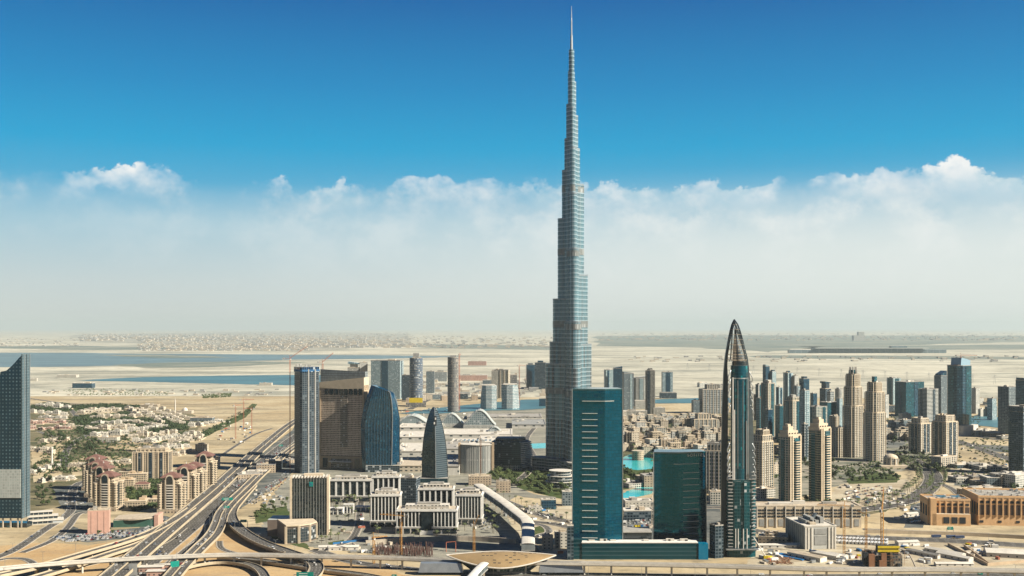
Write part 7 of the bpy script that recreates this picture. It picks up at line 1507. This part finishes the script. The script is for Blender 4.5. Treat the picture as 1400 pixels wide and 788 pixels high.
crane_px('brown crane mast beside the glass drum hall', 657, 650, 602, 14, 100, M['rust'])
# crawler crane
x, y = G(1047, 765); ccr = thing('crawler_crane', 'white boomed crawler crane beside the foot of the pointed tower', 'crane', x, y); MB().box(0, 0, 1, 5, 4, 3).build('cab', M['yellow'], ccr)
for s_ in (-1, 1): MB().box(0, s_ * 2, 0, 6, 1, 1.1).build('track', M['dark_void'], ccr)
b = MB(); b.bar((0, .5, 3), (-13, 2, 24), .45); b.bar((0, -.5, 3), (-13, 2, 24), .45); b.build('boom', M['off_white'], ccr)
# ------------------------------------------------------------------ building sites
cx, cy, w, d_, h = fit(1181, 1230, 752, 775, .7); yp = thing('scaffolded_structure', 'dark scaffolded structure with two bright yellow bands on top', 'building site', cx, cy); q = random.Random(4)
MB().box(0, 0, 0, w * .9, d_, h * .8).build('frame', facade('scaffold', (.16, .13, .10), (.015, .015, .015), 3, 3, .14, .14, .84, .7, (.2, .15, .1), .2, .6), yp); xx = w * .08
for i, z in enumerate((h * 1.02, h * 1.28)): MB().box(xx, -d_ * .46, z, w * .6, 1.2, 2.4).build('yellow_band', M['yellow'], yp)
MB().box(xx, -d_ * .28, h * .8, w * .55, d_ * .36, h * .62).build('core', M['dark_void'], yp)
m_ = MB()
for i in range(70): x, y_ = q.uniform(-.55, .55) * w, q.uniform(-.55, .4) * d_; m_.bar((x, y_, 0), (x + q.uniform(-.5, .5), y_, h * q.uniform(.5, 1.1)), .18)
m_.build('scaffold_poles', M['rust'], yp)
for i in range(26): MB().box(q.uniform(-.55, .55) * w, q.uniform(-.62, .4) * d_, 0, q.uniform(2, 6), q.uniform(2, 5), h * q.uniform(.15, 1.0)).build('formwork_block', M[q.choice(('dark_void', 'rust', 'trunk', 'concrete_grey', 'dark_metal'))], yp)
m_ = MB()
for i in range(40): x, y_, z_ = q.uniform(-.55, .55) * w, q.uniform(-.6, .2) * d_, h * q.uniform(.2, .95); m_.bar((x, y_, z_), (x + q.uniform(3, 8), y_, z_), .16)
m_.build('scaffold_rails', M['rust'], yp)
def shed(label, px, py, L_, w_, hh, rot, rm='roof_white', pitch=1.6, wm='off_white'):
    x, y = G(px, py); root = thing('site_shed', label, 'shed', x, y, R(rot)); MB().box(0, 0, 0, L_, w_, hh).build('wall', M[wm], root); m_ = MB(); a, b = L_ / 2 + .5, w_ / 2 + .5
    for p in ([(-a, -b, hh), (a, -b, hh), (a, 0, hh + pitch), (-a, 0, hh + pitch)], [(-a, 0, hh + pitch), (a, 0, hh + pitch), (a, b, hh), (-a, b, hh)]): m_.face(p)
    m_.face([(a, -b, hh), (a, b, hh), (a, 0, hh + pitch)]); m_.face([(-a, b, hh), (-a, -b, hh), (-a, 0, hh + pitch)]); m_.build('roof', M[rm], root)
    for i in range(max(2, int(L_ / 8))): MB().box(-L_ / 2 + L_ * (i + .5) / max(2, int(L_ / 8)), -w_ / 2 - .03, 1.2, 1.6, .2, 1.4).build('window', M['dark_void'], root)
    return root
for a in (('long cream roofed site shed lying askew before the stone mechanical block', 1103, 764, 44, 12, 5, -52, 'roof_sand'), ('site shed right of the long cream roofed one', 1129, 762, 34, 11, 4.5, -50), ('short site shed with a blue tarpaulin beside it', 1146, 763, 20, 9, 4, -50), ('long low white shed at the foot of the stone mechanical block', 1062, 749, 44, 8, 3.5, 0), ('white shed right of the low long one at the stone block foot', 1088, 748, 22, 7, 3.5, 0),
          ('long pale shed in the middle of the fenced yard', 1292, 758, 46, 9, 4, -56), ('second pale shed right of the long one in the fenced yard', 1305, 764, 40, 9, 4, -56), ('dark roofed shed left of the long pale one in the fenced yard', 1262, 760, 40, 5, 4, -56, 'roof_grey'), ('biggest white roofed shed at the far right of the site', 1376, 760, 44, 26, 5, -16, 'roof_white', 3), ('low white shed along the viaduct at the right', 1304, 774, 40, 7, 3, 0), ('white site office by the market corner', 1246, 706, 18, 8, 4, 20), ('grey site shed under the crane at the pit', 470, 752, 34, 9, 4, 6), ('white site cabin row right of the grey site shed', 448, 752, 20, 7, 4, 8), ('white tent roofed shed by the parked buses', 1240, 745, 26, 9, 4, 10)): shed(*a)
for i, (a, b_) in enumerate((((1296, 746), (1350, 774)), ((1350, 774), (1420, 768)), ((1318, 748), (1352, 773)))):
    m_ = MB(); beam(m_, line3([a, b_]), -.4, .4, 0, 3.2); tag(m_.build('yard_wall', M['tan_wall']), ('long tan yard wall slanting down the right hand site', 'tan yard wall before the biggest white shed', 'inner tan yard wall beside the pale sheds')[i], 'wall')
x, y = G(1082, 762); tag(MB().box(0, 0, 0, 14, 38, 1.2, R(40)).build('tarpaulin', M['blue_sheet'], None, (x, y, 0)), 'blue tarpaulin stretched beside the long cream roofed shed', 'tarpaulin')
# site clutter: containers and stacks
cont = [MB().box(0, 0, 0, 6.1, 2.5, 2.6).mesh('container', m_) for m_ in (M['white'], M['blue_sheet'], M['crane_red'], M['steel'], M['concrete'], M['yellow'])]; cn = ['white', 'blue', 'red', 'grey', 'tan', 'yellow']
zones = [([1150, 664, 1235, 690], 60, 'on the sandy plot beside the crescent road'), ([1232, 742, 1270, 772], 22, 'left of the fenced yard'), ([1320, 744, 1365, 766], 26, 'inside the fenced yard'), ([1100, 752, 1180, 772], 26, 'between the sheds left of the yellow banded pile'), ([1038, 752, 1078, 772], 14, 'on the site beside the pointed tower'), ([765, 700, 782, 760], 8, 'left of the taller teal slab'), ([850, 714, 892, 726], 18, 'on the site between the teal slabs'), ([690, 690, 770, 712], 24, 'on the mall forecourt'), ([480, 744, 560, 756], 16, 'at the edge of the site pit'), ([345, 668, 394, 690], 18, 'in the yard left of the finned office'), ([1226, 690, 1260, 716], 18, 'on the plot left of the market'), ([298, 576, 348, 606], 34, 'on the desert site beside the highway'), ([1300, 604, 1400, 638], 22, 'on the plots at the right beyond the market'), ([545, 555, 640, 572], 24, 'on the ground behind the mall roofs'), ([462, 700, 500, 730], 8, 'by the office garden drive')]
for z_, n, lab in zones:
    for _ in range(n):
        i = rnd.choices(range(6), (40, 8, 6, 20, 22, 2))[0]; x, y = G(rnd.uniform(z_[0], z_[2]), rnd.uniform(z_[1], z_[3])); o = link('container', cont[i], None, (x, y, .3), rnd.uniform(0, 3.14)); o.scale = (rnd.uniform(.6, 1.6), rnd.uniform(.7, 1.6), rnd.uniform(.6, 1.3)); tag(o, cn[i] + ' site container ' + lab, 'container', 'containers ' + lab)
# the excavated pit in front of the white offices
x, y = G(600, 752); w_ = MB()
beam(w_, line3([(500, 746), (560, 742), (640, 740), (705, 744)]), -.8, .8, 0, 6); tag(w_.build('pit_wall', M['concrete']), 'pale retaining wall of the site pit below the white offices', 'wall')
w_ = MB(); beam(w_, line3([(455, 745), (520, 738), (600, 737), (690, 736)]), -.2, .2, .2, 2.6); tag(w_.build('blue_hoarding', M['blue_sheet']), 'long blue hoarding between the white offices and the site pit', 'hoarding')
rb = MB(); q = random.Random(9)
for i in range(420): px, py = q.uniform(512, 592), q.uniform(751, 762); a, b_ = G(px, py); rb.bar((a, b_, 0), (a + q.uniform(-.4, .4), b_, q.uniform(3, 10)), q.uniform(.15, .4))
tag(rb.build('rebar_forest', plain('rusty_steel', (.10, .055, .045), .8)), 'dark rusty mass of upright reinforcing bars in the site pit', 'rebar', kind='stuff')
rb = MB()
for i in range(260): px, py = q.uniform(1050, 1082), q.uniform(763, 772); a, b_ = G(px, py); rb.bar((a, b_, .2), (a + q.uniform(-4, 4), b_ + q.uniform(-2, 2), q.uniform(.4, 2.4)), .22)
tag(rb.build('steel_stacks', M['rust']), 'rust brown heap of steel bars beside the crawler crane', 'steel', kind='stuff')
pf = MB()
for a, b_ in (((610, 755), (610.5, 743)), ((623, 755), (622.5, 742))): x0_, y0_ = G(a[0], a[1]); pf.bar((x0_, y0_, 0), (x0_, y0_, 11), .4)
xa, ya = G(610, 755); xb, yb_ = G(623, 755); pf.bar((xa, ya, 11), (xb, yb_, 12), .4); tag(pf.build('portal_frame', CR), 'thin red portal frame standing in the site pit', 'frame')
# ------------------------------------------------------------------ road signs and lamps
def gantry(label, px, py, hh, w_, sw, sh, rot=0.0):
    x, y = G(px, py, hh); root = thing('sign_gantry', label, 'road sign', x, y, R(rot))
    for s_ in (-1, 1): MB().box(s_ * w_ / 2, 0, 0, .5, .5, hh).build('post', M['steel'], root)
    MB().box(0, 0, hh - 1, w_, .5, .6).build('beam', M['steel'], root); p = MB().box(0, -.4, hh - sh * .6, sw, .25, sh).build('sign_panel', M['teal_sign'], root)
    for i in range(2): MB().box(-sw * .1, -.56, hh - sh * .6 + sh * (.25 + .4 * i), sw * .5, .06, sh * .1).build('sign_line', M['white'], p)
gantry('widest teal road sign across the right carriageway', 311, 682, 16, 24, 15, 3.8, 10); gantry('smaller teal road sign just below the widest one', 310, 693, 14, 16, 7, 3.2, 10); gantry('teal road sign beside the ramp curve', 333, 712, 13, 10, 8, 3.4); gantry('teal road sign at the bottom below the viaduct', 417, 785, 10, 22, 17, 5); gantry('teal road sign far up the highway by the parked cars', 384, 609, 12, 20, 8, 3.4, 12); gantry('small teal road sign right at the bottom edge under the station', 539, 787, 6, 6, 5, 3)
gantry('road sign over the cross highway before the market', 1299, 722, 8, 8, 7, 4); gantry('dark signboard standing beside the viaduct at the bottom right', 1340, 781, 9, 6, 5, 6)
x, y = G(239, 786); bl = thing('billboard', 'tilted green billboard below the viaduct at the bottom left', 'billboard', x, y, R(38)); MB().box(0, 0, 3, 9, .6, 11).build('panel', M['teal_sign'], bl); MB().box(0, .8, 0, 1.2, 1, 8).build('post', M['steel'], bl); MB().box(0, -.36, 6, 5, .1, 1.4).build('panel_mark', M['white'], bl)
x, y = G(182, 790); bl = thing('billboard', 'plain pale billboard below the viaduct left of the green one', 'billboard', x, y, R(14)); MB().box(0, 0, 2, 8, .6, 12).build('panel', M['steel'], bl); MB().box(0, .8, 0, 1.2, 1, 8).build('post', M['steel'], bl)
for i, (px, py, wd) in enumerate(((207, 781, 24), (226, 778, 22), (214, 787, 18), (246, 779, 8))):
    x, y = G(px, py); th = thing('kiosk', ('low pinkish kiosk block under the viaduct, left one', 'low pinkish kiosk block under the viaduct, farther right', 'nearest low pinkish kiosk block at the bottom edge', 'small red and white kiosk beside the green billboard')[i], 'kiosk', x, y, R(6)); MB().box(0, 0, 0, wd, 9, 5, m=0, mt=1).build('wall', [FM['villapink'], M['roof_sand']], th); MB().box(0, 0, 5.01, wd + 1.5, 10.5, .5).build('roof', M['off_white'], th)
lm = MB(); lm.bar((0, 0, 0), (0, 0, 12), .16, n=5); 
for s_ in (-1, 1): lm.bar((0, 0, 11.9), (0, s_ * 2.2, 12.5), .1); lm.box(0, s_ * 2.3, 12.4, .4, .9, .2)
lme = lm.mesh('street_lamp', M['steel'])
for key, o_, st_, lab in (('main_left', 0, 48, 'down the wide left carriageway'), ('middle', 0, 45, 'down the middle carriageway'), ('right_main', 9.2, 45, 'along the right flyover edge'), ('right_ramp', 7.6, 40, 'along the ramp edge'), ('slip_upper', 6.3, 45, 'along the upper slip road'), ('local', 7, 40, 'beside the street round the left tower'), ('crescent', 0, 42, 'on the crescent road median'), ('cross_highway', 0, 50, 'along the cross highway'), ('boulevard', 0, 45, 'along the boulevard'), ('frontage', 9, 45, 'beside the bottom road')):
    L, w = ROADS[key]; L2 = offs(L, o_); acc = 0
    for p, q_ in zip(L2, L2[1:]):
        acc += math.hypot(q_[0] - p[0], q_[1] - p[1])
        if acc > st_: acc = 0; tag(link('street_lamp', lme, None, q_, math.atan2(q_[1] - p[1], q_[0] - p[0])), 'twin armed street lamp ' + lab, 'street lamp', 'street lamps ' + lab)
# ------------------------------------------------------------------ far city and far scatter, read as one mass
fc = MB(); q = random.Random(21)
def sprinkle(px0, px1, py0, py1, n, smin, smax, hmin, hmax):
    for _ in range(n):
        px, py = q.uniform(px0, px1), py0 + (py1 - py0) * q.random(); x, y = G(px, py); fc.box(x, y, 0, q.uniform(smin, smax), q.uniform(smin, smax), q.uniform(hmin, hmax), 0, q.choices((0, 1, 2), (5, 3, 2))[0], bottom=False)
sprinkle(110, 330, 457, 467, 500, 30, 110, 10, 34); sprinkle(330, 560, 455, 476, 900, 25, 90, 8, 30); sprinkle(190, 420, 466, 480, 800, 20, 60, 6, 16); sprinkle(0, 110, 462, 474, 80, 20, 60, 6, 14); sprinkle(560, 760, 460, 476, 260, 25, 80, 8, 24); sprinkle(820, 1400, 456, 466, 350, 40, 110, 8, 26); sprinkle(860, 1400, 487, 495, 90, 15, 50, 5, 12); sprinkle(60, 380, 533, 541, 60, 6, 22, 3, 6); sprinkle(560, 745, 512, 542, 130, 10, 40, 4, 14)
tag(fc.build('distant_city', [M['concrete'], M['concrete_grey'], M['roof_grey']]), 'low hazy sprawl of distant pale buildings on the plain', 'far city', kind='stuff')
# light poles or pylons of the power line across the desert
pm = MB()
for s_ in (-1, 1): pm.bar((s_ * 5, 0, 0), (s_ * .8, 0, 42), .5)
for z, w_ in ((30, 12), (37, 9)): pm.bar((-w_, 0, z), (w_, 0, z), .4)
pme2 = pm.mesh('pylon', M['steel'])
for i in range(16):
    x, y = G(940 + i * 30, 506 + i * 1.4); tag(link('pylon', pme2, None, (x, y, .4)), 'grey lattice pylon in the power line across the desert', 'pylon', 'pylons across the desert')
# ------------------------------------------------------------------ the dusty air
hm = bpy.data.materials.new('haze'); hm.use_nodes = True; nt = hm.node_tree; nt.nodes.remove(nt.nodes['Principled BSDF']); pv = nt.nodes.new('ShaderNodeVolumePrincipled')
pv.inputs['Color'].default_value = (.48, .56, .58, 1); pv.inputs['Density'].default_value = 2.2e-5; pv.inputs['Anisotropy'].default_value = .1
nt.links.new(pv.outputs[0], nt.nodes['Material Output'].inputs['Volume'])
hz_ = MB().box(0, 58000, -1, 184000, 125000, 846).build('haze', hm); hz_['kind'] = 'stuff'; hz_.display_type = 'WIRE'
hz_['label'] = 'pale dusty air fading the far plain'
print('OBJECTS', len(bpy.data.objects), 'cars', ncar)
